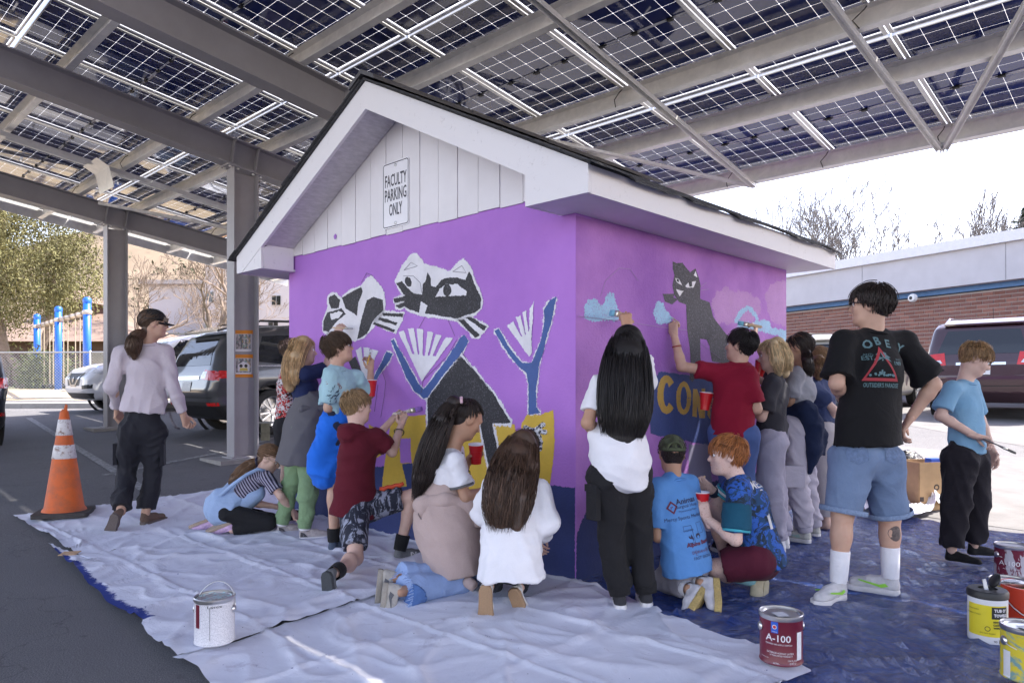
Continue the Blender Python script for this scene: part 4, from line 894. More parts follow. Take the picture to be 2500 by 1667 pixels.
        for a in '12':
            f.cone(q['n'] - spine * .05 * s, q['s' + a], .046 * s + g * .5, .043 * s + g * .7, .03)
            sl = top.get('sl' + a, top.get('sl', .62)); sr = top.get('sr', .055 * s + g) * .86
            if sl <= 1: f.cone(q['s' + a], q['s' + a].lerp(q['e' + a], sl), .043 * s + g * .75, sr, .02, None, False, True)
            else: f.cone(q['s' + a], q['e' + a], .043 * s + g * .75, sr, .02); f.cone(q['e' + a], q['e' + a].lerp(q['w' + a], sl - 1), sr, top.get('cuff', .034 * s + g * .4), .03, None, False, True)
        nb = q['n'] + spine * .012; f.cone(nb + spine * .02, nb + spine * .12, .058 * s, .085 * s, .01, None, True, False, True)
        out['top'] = vobj(top.get('name', 'shirt'), f.build((top.get('fold', .0045), top.get('ff', 17), seed)), top['mat'], root)
        if top.get('collar', True):
            e1 = unit(spine.orthogonal()); e2 = spine.cross(e1); cr = .062 * s; cb = q['n'] - spine * .026
            MB().tube([cb + (e1 * math.cos(i * math.tau / 18) + e2 * math.sin(i * math.tau / 18)) * cr for i in range(19)], .0075, 6).build('collar', top.get('cmat', top['mat']), root, True, rel=root.location)
        if top.get('bands'):
            for a in '12':
                p0 = q['s' + a].lerp(q['e' + a], top.get('sl' + a, top['sl'])); ax = unit(q['e' + a] - q['s' + a])
                for (o_, w_, bm) in top['bands']:
                    MB().lathe([(sr + .001, -w_ / 2), (sr + .0035, -w_ / 2 + .002), (sr + .0035, w_ / 2 - .002), (sr + .001, w_ / 2)], 24, p0 - ax * o_, ax).build('sleeve_band', bm, root, True, rel=root.location)
    # -- bottom
    if bot:
        g = bot.get('g', .016); f = Fld(.012); f.cone(wa.lerp(q['p'], .35), q['p'], .098 * s * t + g * .5, .106 * s * t + g * .8, .02, (npv, .78))
        for a in '12':
            le = bot.get('le' + a, bot.get('le', 1.9)); kr, ar = bot.get('kr', .06 * s * t + g) * .87, bot.get('ar', .042 * s + g) * .92
            f.cone(q['p'].lerp(q['h' + a], .7), q['h' + a], .09 * s * t + g * .6, .074 * s * t + g, .03)
            if le <= 1: f.cone(q['h' + a], q['h' + a].lerp(q['k' + a], le), .078 * s * t + g, kr, .02, None, False, True)
            else: f.cone(q['h' + a], q['k' + a], .078 * s * t + g, kr, .02); f.cone(q['k' + a], q['k' + a].lerp(q['a' + a], le - 1), kr, ar, .025, None, False, True)
        out['bot'] = vobj(bot.get('name', 'trousers'), f.build((bot.get('fold', .005), bot.get('ff', 15), seed + 5)), bot['mat'], root)
        if bot.get('cuffs'):
            for a in '12':
                if 'le' + a in bot: continue
                p1 = q['k' + a].lerp(q['a' + a], le - 1); ax = unit(q['a' + a] - q['k' + a]); c_ = bot.get('cr', .042 * s)
                MB().lathe([(ar * .9, -.012), (c_ + .004, .0), (c_, .03), (c_ * .95, .045), (c_ * .6, .045)], 20, p1 - ax * .01, ax).build('cuff', bot['mat'], root, True, rel=root.location)
    if socks:
        for a in socks.get('legs', '12'):
            ax = unit(q['a' + a] - q['k' + a]); lo_ = q['a' + a]; hi_ = lo_ - ax * socks['h']; rr_ = socks.get('r', .041 * s)
            prof = [(rr_ * .9, 0), (rr_ * .98, socks['h'] * .4), (rr_ * 1.04, socks['h'] * .96), (rr_ * 1.0, socks['h']), (rr_ * .7, socks['h'])]
            so = MB().lathe(prof, 20, lo_ + ax * .01, -ax).build('sock', socks['mat'], root, True, rel=root.location)
            for (o_, w_, bm) in socks.get('bands', ()): MB().lathe([(rr_ * 1.03 + .001, -w_ / 2), (rr_ * 1.04 + .002, 0), (rr_ * 1.03 + .001, w_ / 2)], 20, lo_ - ax * o_, -ax).build('sock_band', bm, so, True, rel=root.location)
    if shoes:
        for a in '12':
            st = {k: v for k, v in shoes.items() if k not in ('ln', 'up1', 'up2')}
            shoe(root, q['a' + a], q['t' + a], shoes.get('up' + a, (0, 0, 1)), shoes.get('ln', .235 * s), **st)
    return out
def hitp(x, y, bv, rg):
    o = Vector((0, 0, CH)); d = (S(rg[0] + x * rg[2], rg[1] + y * rg[2], 1) - o).normalized(); h = bv.ray_cast(o, d, 20); return h[0]
def zpt(reg, d, x, y): return S(reg[0] + x * reg[2], reg[1] + y * reg[2], d)
def wrap(root, pts, mat, fold=.005, name='tied_jacket', vox=.012, k=.04, planes=(), seed=3, ff=15):
    """garment tied round the waist: chain of squashed cones given as (a, b, ra, rb, flat, cutB)"""
    f = Fld(vox)
    for a, b_, ra, rb, fl, cut in pts: f.cone(a, b_, ra, rb, k, fl, False, cut)
    for p, n_ in planes: f.plane(p, n_)
    return vobj(name, f.build((fold, ff, seed)), mat, root)
def brush(a, b, label, bc=(.25, .5, .6), hl=.0, w=.022, wood=(.62, .45, .27), flatn=(0, -1, 0)):
    """paint brush from handle end a to bristle tip b"""
    a, b = Vector(a), Vector(b); d = unit(b - a); ln = (b - a).length; y = unit(Vector(flatn) - d * Vector(flatn).dot(d)); x = d.cross(y)
    t = empty('paint_brush', a, label, 'brush', 'brushes held by the painters')
    def sec(ts, nm, mt):
        V = []; n = 10
        for (u, wx, wy) in ts: V += [d * ln * u + x * wx * math.cos(i * math.tau / n) + y * wy * math.sin(i * math.tau / n) for i in range(n)]
        Fc = [(i * n + k, i * n + (k + 1) % n, (i + 1) * n + (k + 1) % n, (i + 1) * n + k) for i in range(len(ts) - 1) for k in range(n)] + [tuple(range(n))[::-1], tuple(range((len(ts) - 1) * n, len(ts) * n))]
        return obj(nm, mesh(nm, V, Fc, mt, True), t)
    sec([(0, .002, .002), (.03, w * .28, .005), (.25, w * .34, .006), (.45, w * .26, .005), (.6, w * .48, .006)], 'handle', M('brush_wood_%d' % int(wood[0] * 100), wood, .5, var=.15, vs=40))
    sec([(.6, w * .5, .0065), (.75, w * .5, .0065)], 'ferrule', M('ferrule', (.6, .58, .5), .35, .8))
    sec([(.75, w * .48, .006), (.9, w * .5, .006), (1, w * .42, .003)], 'bristles', M('bristle_%d_%d_%d' % tuple(int(c * 255) for c in bc), bc, .8, var=.3, vs=200)); return t
def cup(c, label, up=(0, 0, 1), h=.118, r=.046):
    c = Vector(c); t = empty('plastic_cup', c, label, 'cup', 'red plastic cups of paint'); u = unit(up)
    prof = [(0, -h / 2), (r * .66, -h / 2), (r * .7, -h * .2), (r * .74, -h * .19), (r * .84, h * .15), (r * .87, h * .16), (r * .97, h / 2 - .004)]
    sharp(MB().lathe(prof, 24, (0, 0, 0), u).build('cup_wall', M('cup_red', (.55, .012, .018), .3, var=.04, coat=.2), t), 30)
    MB().lathe([(r * .97, h / 2 - .004), (r * 1.02, h / 2 - .002), (r * 1.02, h / 2 + .002), (r * .97, h / 2 + .002), (r * .93, h / 2 - .01), (r * .77, h * .05), (0, h * .05)], 24, (0, 0, 0), u).build('lining', M('cup_white', (.78, .74, .78), .4, var=.03), t, True); return t
# ------------------------------------------------------------------ the people
def striped(name, d, per, c1, c2, duty=.5):
    m, nt, b = mk(name); co = coords(nt); dt = nd(nt, 'VectorMath', {0: co, 1: tuple(unit(d))}, operation='DOT_PRODUCT').outputs['Value']
    w_ = math_(nt, 'ADD', dt, math_(nt, 'MULTIPLY', ntex(nt, co, 9, 3), .012))
    fr = math_(nt, 'LESS_THAN', math_(nt, 'FRACT', math_(nt, 'DIVIDE', w_, per)), duty)
    nt.links.new(mix(nt, fr, c1, c2), b.inputs['Base Color']); b.inputs['Roughness'].default_value = .85; bump(nt, b, ntex(nt, co, 10, 5, .55, 1.2), .35, .02); return m
def blotch(name, cols, scale, st=(1, 1, 1), lo=.47, hi=.53, dist=1.5):
    m, nt, b = mk(name); c = cols[0]
    for i, k in enumerate(cols[1:]):
        co = nd(nt, 'Mapping', {'Vector': coords(nt), 'Scale': st, 'Location': (i * 3.7, i * 1.3, i * 5)}).outputs[0]
        c = mix(nt, ramp(nt, ntex(nt, co, scale * (1 + .2 * i), 6, .68, dist), lo + .03 * i, hi + .03 * i), c, k)
    nt.links.new(c, b.inputs['Base Color']); b.inputs['Roughness'].default_value = .8; bump(nt, b, ntex(nt, coords(nt), 10, 5, .55, 1.2), .35, .02); return m
denim = cloth('denim', lin(106, 124, 152), .9, 300, 9, .4, .18); wht = cloth('white_cotton', (.74, .73, .76)); blk = cloth('black_cotton', (.016, .015, .018)); sockw = cloth('sock_white', (.72, .71, .74), weave=700)
rub_w = M('rubber_white', (.66, .64, .64), .6, var=.08); rub_g = M('rubber_gum', (.32, .2, .11), .6, var=.12, vs=30, bs=60, bst=.6); rub_k = M('rubber_dark', (.05, .055, .06), .75, var=.2, bs=50, bst=.8)
lacew = M('lace_white', (.65, .65, .66), .8)
HB = hair_mat
# 1 woman walking away
RG = (240, 740, .3634)
P1 = person(RG, 5.85, dict(h=(375, 140), n=(338, 262), s1=(160, 330, -.02), s2=(448, 325, .06), e1=(92, 555, -.05), w1=(130, 715, .12), e2=(505, 560, 0), w2=(572, 750, .05), p=(298, 840), h1=(225, 860, -.03), h2=(370, 860, .03), k1=(188, 1130, .02), k2=(368, 1140, .1), a1=(152, 1400, -.2), a2=(318, 1440, .02), t1=(112, 1530, -.1), t2=(400, 1480, .14)),
    'woman in a black cap and pale lavender long-sleeved top walking away past the cone', H=1.76, face=(1, .42, -.02), skin='mid', seed=1, plant='2', hh=.218,
    hairs=dict(mat=HB('brown', (.105, .062, .038)), n=420, tie=(-.05, -.46, -.12), nape=-.5, locks=[dict(path=[(300, 200, -.06, .035), (250, 225, -.12, .05), (232, 290, -.14, .055), (240, 370, -.12, .022)], n=170, wave=.012, wf=9)]),
    top=dict(mat=cloth('lavender_jersey', (.52, .46, .50), .8, 500, 7, .55), hem=(300, 735), hr=.205, sl=1.93, sr=.062, cuff=.046, g=.022, fold=.008, ff=13, name='long_sleeved_top'),
    bot=dict(mat=cloth('black_canvas', (.018, .018, .024), .8, 300, 8, .5), le=1.93, kr=.088, ar=.085, g=.02, fold=.008), hands={'2': dict(curl=.85), '1': dict(curl=.6)},
    shoes=dict(um=cloth('brown_suede', (.13, .085, .065)), sm=M('sole_brown', (.12, .095, .085), .8, var=.2, vs=20, bs=30), ln=.265, up1=(.1, .85, .4), th=.1))
rt = P1['root']; HP = P1['HP']; Mx = P1['Mx']; hh = P1['hh']
def ballcap(P, mat, brim_dir=1, mesh_back=None, tilt=.1, snap=True):
    HP, Mx, hh, rt = P['HP'], P['Mx'], P['hh'], P['root']; X, Y, U = (Vector(Mx[:, i]) for i in range(3)); Y = Y * brim_dir
    Y2 = (Y - U * tilt).normalized(); U2 = X.cross(Y2) if X.cross(Y2).dot(U) > 0 else Y2.cross(X); c = HP(0, -.05, .14); V = []; n = 28; rows = 9
    for j in range(rows):
        a = j / (rows - 1) * 1.52
        for i in range(n):
            t = i * math.tau / n; rx, ry, rz = .37 * hh, .465 * hh, .43 * hh
            V.append(c + X * rx * math.cos(t) * math.cos(a) + Y2 * ry * math.sin(t) * math.cos(a) + U2 * (rz * math.sin(a) ** .9 - .02 * hh))
    Fc = [(j * n + i, j * n + (i + 1) % n, (j + 1) * n + (i + 1) % n, (j + 1) * n + i) for j in range(rows - 1) for i in range(n)] + [tuple(range((rows - 1) * n, rows * n))]
    co = obj('cap', mesh('cap', [v - rt.location for v in V], Fc, mat, True), rt); mb = MB(); bv = []
    m = 9
    for k in range(2):
        for j in range(5):
            for i in range(m):
                t = rad(25 + 130 * i / (m - 1)); e = 1 + j / 4 * .62 * math.sin(t) ** .6
                bv.append(c + X * .37 * hh * math.cos(t) * (1 + .05 * j / 4) + Y2 * .465 * hh * math.sin(t) * e + U2 * (-.02 * hh - .05 * hh * (j / 4) - .05 * hh * abs(math.cos(t)) - k * .018 * hh))
    Q = lambda k, j, i: k * 5 * m + j * m + i
    Fb = [(Q(k, j, i), Q(k, j, i + 1), Q(k, j + 1, i + 1), Q(k, j + 1, i)) for k in (0, 1) for j in range(4) for i in range(m - 1)] + [(Q(0, 4, i), Q(1, 4, i), Q(1, 4, i + 1), Q(0, 4, i + 1)) for i in range(m - 1)]
    obj('brim', mesh('brim', [v - rt.location for v in bv], Fb, mat, True), co)
    MB().lathe([(.02 * hh, 0), (.018 * hh, .012 * hh), (0, .018 * hh)], 10, c + U2 * .405 * hh, U2).build('cap_button', mat, co, True, rel=rt.location)
    for i in range(6):
        t = i * math.tau / 6 + .52; MB().tube([c + X * .373 * hh * math.cos(t) * math.cos(a) + Y2 * .468 * hh * math.sin(t) * math.cos(a) + U2 * (.433 * hh * math.sin(a) ** .9 - .02 * hh) for a in [k * .19 for k in range(9)]], .003, 5).build('seam', mat, co, True, rel=rt.location)
    return co, c, X, Y2, U2
co, c, X, Y2, U2 = ballcap(P1, cloth('cap_black', (.02, .019, .02), .8))
gm = M('glasses_black', (.015, .014, .014), .3); la = M('amber_lens', (.08, .03, .01), .08)
for sx in (-1, 1):
    MB().prism([c + X * sx * hh * .06 + Y2 * .50 * hh - U2 * .02 * hh, c + X * sx * hh * .32 + Y2 * .36 * hh - U2 * .0 * hh, c + X * sx * hh * .33 + Y2 * .37 * hh + U2 * .14 * hh, c + X * sx * hh * .05 + Y2 * .51 * hh + U2 * .14 * hh], Y2 * .004).build('sunglass_lens', la, co, rel=rt.location)
    MB().tube([c + X * sx * .37 * hh + Y2 * .36 * hh + U2 * .09 * hh, c + X * sx * .395 * hh + Y2 * .0 * hh + U2 * .03 * hh, c + X * sx * .37 * hh - Y2 * .25 * hh], .0045, 6).build('sunglass_arm', gm, co, True, rel=rt.location)
MB().tube([zpt(RG, 5.78, 478, 735), zpt(RG, 5.74, 495, 790), zpt(RG, 5.74, 520, 835), zpt(RG, 5.78, 545, 842)], .009, 7).build('key_strap', M('strap_grey', (.1, .09, .1), .6, var=.5, vs=80), rt, True, rel=rt.location)
for x_ in (1, -1):
    a = P1['q']['h' + ('2' if x_ > 0 else '1')].lerp(P1['q']['k' + ('2' if x_ > 0 else '1')], .55)
    MB().box(a + Vector((x_ * .088, -.02, 0)), (.012, .01, 0), (-.02, .06, 0), (0, 0, .085)).build('pocket', MATS['black_canvas'], rt, rel=rt.location)
# 2 kneeling girl in striped tee
RG = (480, 1070, .1658); stp = striped('navy_stripe_jersey', (.78, .1, .55), .0105 * 1.9, (.33, .31, .40), (.018, .018, .045), .52)
ld = cloth('light_denim', lin(150, 172, 205), .9, 300, 12, .4, .15)
P2 = person(RG, 5.5, dict(h=(1075, 300, .1), n=(950, 460, .1), s1=(1040, 590, -.05), s2=(960, 500, .22), e1=(1240, 850, -.08), w1=(1420, 1080, .05), e2=(830, 950, .12), w2=(1160, 1000, .2), p=(430, 1010, .05), h1=(440, 1080, -.03), h2=(420, 1060, .12), k1=(1070, 1235, 0), k2=(1090, 1200, .2), a1=(520, 1350, -.02), a2=(260, 1300, .18), t1=(165, 1440, -.03), t2=(110, 1390, .16), c=(800, 680, .08), w=(560, 850, .06)),
    'girl in striped tee and light denim overalls kneeling low beside the grey column', H=1.32, face=(.85, -.05, -.5), hup=(.4, 0, .9), seed=2, hh=.2,
    hairs=dict(mat=HB('light_brown', (.17, .095, .05)), tie=(0, -.5, .02), nape=-.5, n=420, locks=[dict(path=[(900, 330, .08, .025), (800, 380, .06, .04), (680, 480, .04, .045), (560, 590, .03, .035), (480, 660, .03, .012)], n=120, wave=.008)]),
    top=dict(mat=stp, hem=(520, 880, .06), hr=.13, sl=.72, sr=.068), bot=dict(mat=cloth('black_leggings', (.012, .012, .014)), le=1.97, kr=.07, ar=.05, g=.012, name='leggings'),
    hands={'1': dict(curl=.5), '2': dict(curl=.4)}, shoes=dict(um=cloth('pink_canvas', (.6, .42, .62), var=.2), sm=M('sole_tan', (.36, .28, .22), .85, var=.1, vs=120, bs=150), ln=.215, up1=(.35, .25, -.9), up2=(.35, -.1, -.9)))
q = P2['q']; z = lambda x, y, d=0: zpt(RG, 5.5 + d, x, y)
wrap(P2['root'], [(z(560, 870, .06), z(430, 1010, .06), .125, .15, (P2['nt'], .85), False), (z(430, 1010, .04), z(640, 1080, 0), .155, .105, None, True), (z(430, 1010, .1), z(640, 1080, .15), .14, .1, None, True)], ld, .004, 'overalls')
fr_ = wrap(P2['root'], [(z(650, 930, .06), z(850, 800, .06), .1, .085, None, False)], ld, .003, 'overalls_bib')
for pth in ([(330, 860, -.05), (520, 690, -.08), (740, 530, -.07), (900, 450, -.02), (1010, 480, .0)], [(300, 860, .12), (480, 660, .14), (700, 490, .16), (880, 420, .16)]):
    MB().tube([z(*p) for p in pth], [.018, .016, .014, .014, .014], 6).build('overalls_strap', ld, P2['root'], True, rel=P2['root'].location) if len(pth) == 5 else MB().tube([z(*p) for p in pth], .014, 6).build('overalls_strap', ld, P2['root'], True, rel=P2['root'].location)
mb = MB(); tc = z(870, 345, .08)
f = Fld(.005)
for i in range(9): t = i * math.tau / 9; f.ell(tc + Vector((.012, math.cos(t) * .028, math.sin(t) * .028)), (.013, .014, .014), .008)
vobj('scrunchie', f.build(), M('dotted_satin', (.02, .02, .05), .4, var=.9, vs=180), P2['root'])
HP = P2['HP']; gl = M('wire_frame', (.5, .4, .25), .3, .9); hx, hy, hz = (Vector(P2['Mx'][:, i]) for i in range(3))
for sx in (-1, 1):
    cc_ = HP(sx * .15, .44, .03); MB().tube([cc_ + (hx * math.cos(i * .5236) + hz * math.sin(i * .5236)) * .024 for i in range(13)], .0014, 4).build('glasses_rim', gl, P2['root'], True, rel=P2['root'].location)
    MB().tube([HP(sx * .3, .4, .05), HP(sx * .36, .0, .06)], .0014, 4).build('glasses_arm', gl, P2['root'], True, rel=P2['root'].location)
# 3 child behind, patterned red top
RG = (640, 780, .3571)
P3 = person(RG, 5.95, dict(h=(205, 215), n=(190, 330), s1=(170, 370, -.05), s2=(215, 370, .2), e1=(148, 470, .0), w1=(215, 520, .1), e2=(260, 460, .25), w2=(320, 420, .3), p=(175, 720), k1=(165, 980, -.03), k2=(185, 975, .12), a1=(160, 1230, -.05), a2=(195, 1220, .1), t1=(230, 1250, 0), t2=(260, 1240, .12)),
    'child in red, black and white patterned top half hidden behind the blonde girl', H=1.4, face=(1, .3, 0), seed=3, plant='12', eyes=False, hairs=dict(mat=HB('brown', None), n=250),
    top=dict(mat=blotch('red_graphic', [(.012, .012, .014), (.45, .02, .02), (.6, .57, .58)], 16, (1, 1, 1.4), .48, .5), hem=(168, 735), hr=.165, sl=.75, sr=.075, g=.024), bot=dict(mat=blk, le=.92, kr=.105, g=.02, name='shorts'), shoes=dict(um=blk, sm=rub_w, ln=.225))
# 4 blonde girl in navy tee
P4 = person(RG, 5.42, dict(h=(283, 212, .04), n=(278, 330, .03), s1=(292, 372, -.08), s2=(285, 365, .2), e1=(432, 345, .05), w1=(512, 110, .25), e2=(330, 520, .3), w2=(420, 500, .42), p=(290, 690), h1=(275, 740, -.05), h2=(300, 735, .06), k1=(312, 1125, -.06), k2=(195, 1120, .1), a1=(290, 1420, -.06), a2=(135, 1400, .1), t1=(455, 1480, .0), t2=(225, 1470, .16), c=(285, 440, .06), w=(295, 590, .02)),
    'long-haired blonde girl in navy tee and green joggers with grey sweatshirt tied round her waist', H=1.43, face=(.95, .3, -.02), skin='fair', seed=4, plant='12',
    hairs=dict(mat=HB('blonde', (.56, .37, .19)), n=420, ln=.45, nape=-.6, fringe=.55, locks=[dict(path=[(255, 180, .02, .06), (215, 260, -.02, .07), (195, 360, -.03, .065), (190, 470, -.04, .04)], n=240, wave=.005, beg=.3), dict(path=[(290, 150, -.04, .05), (245, 250, -.09, .05), (230, 360, -.1, .045), (225, 440, -.1, .02)], n=110, wave=.005)]),
    top=dict(mat=cloth('navy_cotton', (.014, .022, .075)), hem=(300, 620, .02), hr=.135, sl=.92, sr=.072), bot=dict(mat=cloth('sage_twill', lin(122, 148, 112), .85, 300, 9, .5), le=1.88, kr=.082, ar=.068, g=.022, fold=.009, cuffs=True, cr=.05),
    hands={'1': dict(curl=.7, d=(.3, .2, 1), n=(.4, 1, .1)), '2': dict(curl=.5)}, socks=dict(mat=sockw, h=.1, r=.046, bands=((.055, .014, M('sock_green', (.04, .25, .14), .8)), (.095, .01, M('sock_navy', (.02, .02, .06), .8)))),
    shoes=dict(um=cloth('grey_mesh_shoe', (.42, .38, .38), var=.25), sm=rub_w, ln=.235, lace=lacew, stripe=(M('shoe_charcoal', (.06, .055, .06), .7), [[(.03, .0), (.26, .0), (.16, .12), (.04, .17)]])))
z = lambda x, y, d=0: zpt(RG, 5.42 + d, x, y); gsw = cloth('grey_fleece', (.12, .115, .125), .95, 250, 8, .3)
nv = P4['nt']
wrap(P4['root'], [(z(320, 590, .02), z(300, 740, .02), .135, .18, (nv, .95), False), (z(300, 740, .02), z(262, 985, .02), .182, .212, (nv, .9), True)], gsw, .006, 'tied_sweatshirt', ff=11)
wrap(P4['root'], [(z(270, 610, -.11), z(400, 600, -.03), .035, .03, None, False), (z(400, 600, -.03), z(425, 640, .05), .03, .03, None, False)], gsw, .005, 'tied_sleeve')
# 5 brown-haired boy in pale teal tee
P5 = person(RG, 4.98, dict(h=(522, 195, .05), n=(505, 325, .03), s1=(470, 385, -.04), s2=(640, 400, .16), e1=(452, 605, -.06), w1=(640, 560, .2), e2=(738, 510, .28), w2=(742, 345, .4), p=(530, 700, .05), h1=(505, 740, 0), h2=(565, 735, .1), k1=(490, 1110, .0), k2=(545, 1130, .1), a1=(488, 1450, -.02), a2=(532, 1480, .02), t1=(560, 1540, .12), t2=(690, 1560, .16), c=(520, 450, .05), w=(500, 590, .03)),
    'brown-haired smiling boy in pale teal tee with bright blue hoodie tied round his waist', H=1.45, face=(.96, .25, .22), skin='mid', seed=5, plant='12',
    hairs=dict(mat=HB('dark_brown', (.075, .042, .022)), n=620, ln=.5, puff=1.1, nape=-.72, fringe=.15, whorl=(0, -.5, .85)),
    top=dict(mat=cloth('pale_teal', lin(158, 192, 200)), hem=(485, 600, .03), hr=.15, sl=.8, sl1=.88, sr=.074, g=.022), bot=dict(mat=cloth('navy_short', (.02, .025, .05)), le=.85, kr=.1, g=.018, name='shorts'),
    hands={'2': dict(curl=.75, n=(-.5, -.6, .1), pinch=True), '1': dict(curl=.55)}, socks=dict(mat=cloth('sock_black', (.012, .012, .013)), h=.09, r=.043), shoes=dict(um=cloth('slate_knit', (.07, .09, .13)), sm=rub_w, ln=.24, lace=M('lace_dark', (.05, .06, .08), .8)))
z = lambda x, y, d=0: zpt(RG, 4.98 + d, x, y); bhd = cloth('blue_fleece', lin(36, 108, 214), .9, 250, 7, .4)
wrap(P5['root'], [(z(540, 610, .05), z(520, 740, .05), .12, .16, (P5['nt'], .85), False), (z(520, 740, .05), z(455, 1000, .02), .16, .17, (P5['nt'], .8), False), (z(455, 960, .02), z(450, 1050, .02), .17, .165, (P5['nt'], .8), True), (z(440, 800, -.06), z(395, 930, -.08), .07, .09, None, False)], bhd, .011, 'tied_hoodie', ff=12)
b5 = bvh_of(P5['top']); ink = M('print_ink_blue', (.03, .06, .09), .7, var=.4, vs=60); inkr = M('print_ink_rust', (.25, .05, .03), .7)
Xp = unit(P5['acr']); Yp = unit(Vector((.05, .05, 1))); oc = hitp(478, 500, b5, RG) or z(480, 500, -.25)
for i in range(40):
    t = r_ = random.random() * 6.28; rr_ = .062 * random.random() ** .5; l_ = random.uniform(.008, .022); w_ = random.uniform(.0015, .004); a = random.random() * 3.1
    cx, cy = rr_ * math.cos(t), rr_ * math.sin(t) * .95 - .012; dx, dy = math.cos(a) * l_, math.sin(a) * l_
    decal('print', ([(cx - dx, cy - dy), (cx + dy * .15, cy - dx * .15 - w_), (cx + dx, cy + dy), (cx - dy * .15, cy + dx * .15 + w_)], [(0, 1, 2, 3)]), oc, Xp, Yp, b5, ink, P5['root'], .003, .2) if i < 34 else None
for i, ch_ in enumerate("IT'S  WO"):
    V, T = text_me(ch_, .028, bold=.0006) if ch_ != ' ' else ([], [])
    if not V: continue
    a = rad(165 - i * 18); decal('lettering', ([(v.x * math.cos(a - 1.57) - v.y * math.sin(a - 1.57) + .078 * math.cos(a), v.x * math.sin(a - 1.57) + v.y * math.cos(a - 1.57) + .078 * math.sin(a) - .01) for v in V], T), oc, Xp, Yp, b5, inkr, P5['root'], .003, .2)
# 6 kneeling blond boy in maroon tee
RG = (740, 920, .3636); short = blotch('heather_short', [(.012, .015, .03), (.28, .30, .38)], 26, (1, 1, .18), .50, .56, .6)
P6 = person(RG, 4.6, dict(h=(362, 200, .08), n=(360, 330, .05), s1=(285, 385, -.02), s2=(500, 410, .12), e1=(470, 430, .3), w1=(585, 300, .42), e2=(598, 505, .16), w2=(660, 320, .36), p=(350, 880, .05), h1=(345, 900, .02), h2=(410, 880, .1), k1=(350, 1215, -.2), k2=(735, 800, .15), a1=(205, 1320, -.57), a2=(650, 1130, .1), t1=(115, 1515, -.72), t2=(790, 1240, .2), c=(365, 510, .05), w=(350, 740, .04)),
    'blond boy in maroon tee and heather shorts kneeling on one knee painting the wall', H=1.46, face=(.8, .6, -.05), seed=6, plant='2',
    hairs=dict(mat=HB('sandy', (.33, .215, .105)), n=560, ln=.36, nape=-.66, fringe=.3, puff=1.04),
    top=dict(mat=cloth('maroon_cotton', (.10, .008, .018), .85, 420, 7, .5), hem=(340, 935, .04), hr=.178, sl=.78, sr=.078, g=.026, hn=(-.2, 0, -1), fold=.008, ff=11), bot=dict(mat=short, le=.8, kr=.098, g=.026, name='shorts', fold=.006),
    hands={'1': dict(curl=.75, n=(.3, .3, -.8), pinch=True), '2': dict(curl=.75, n=(-.3, -.3, .5), pinch=True)}, socks=dict(mat=MATS['sock_black'], h=.1, r=.045), shoes=dict(um=cloth('grey_suede', (.16, .165, .17)), sm=rub_k, ln=.24, up1=(.25, .95, .1), lace=M('lace_grey', (.2, .2, .21), .8), stripe=(M('shoe_white', (.6, .6, .6), .6), [[(.42, .03), (.47, .03), (.47, .12), (.56, .03), (.6, .03), (.6, .14), (.56, .14), (.56, .07), (.48, .15), (.42, .15)]])))
q = P6['q']; wv = unit(q['w2'] - q['e2']); wb = q['e2'].lerp(q['w2'], .72); e1 = unit(wv.orthogonal()); e2 = wv.cross(e1)
MB().tube([wb + (e1 * math.cos(i * .5236) + e2 * math.sin(i * .5236)) * .034 + wv * .006 * math.sin(i * 1.05) for i in range(13)], .0035, 6).build('bracelet', M('cord_dark', (.03, .025, .025), .7), P6['root'], True, rel=P6['root'].location)
a_ = q['h2'].lerp(q['k2'], .3); b_ = q['h2'].lerp(q['k2'], .8); sd_ = Vector((.1, -.35, .93)).normalized()
MB().tube([a_.lerp(b_, i / 6) + sd_ * (.112 - i * .0005) + Vector((0, 0, .004 * (-1) ** i)) for i in range(7)], [.012, .015, .012, .015, .012, .015, .012], 6).build('side_piping', M('piping_orange', (.62, .08, .03), .7), P6['root'], True, rel=P6['root'].location)
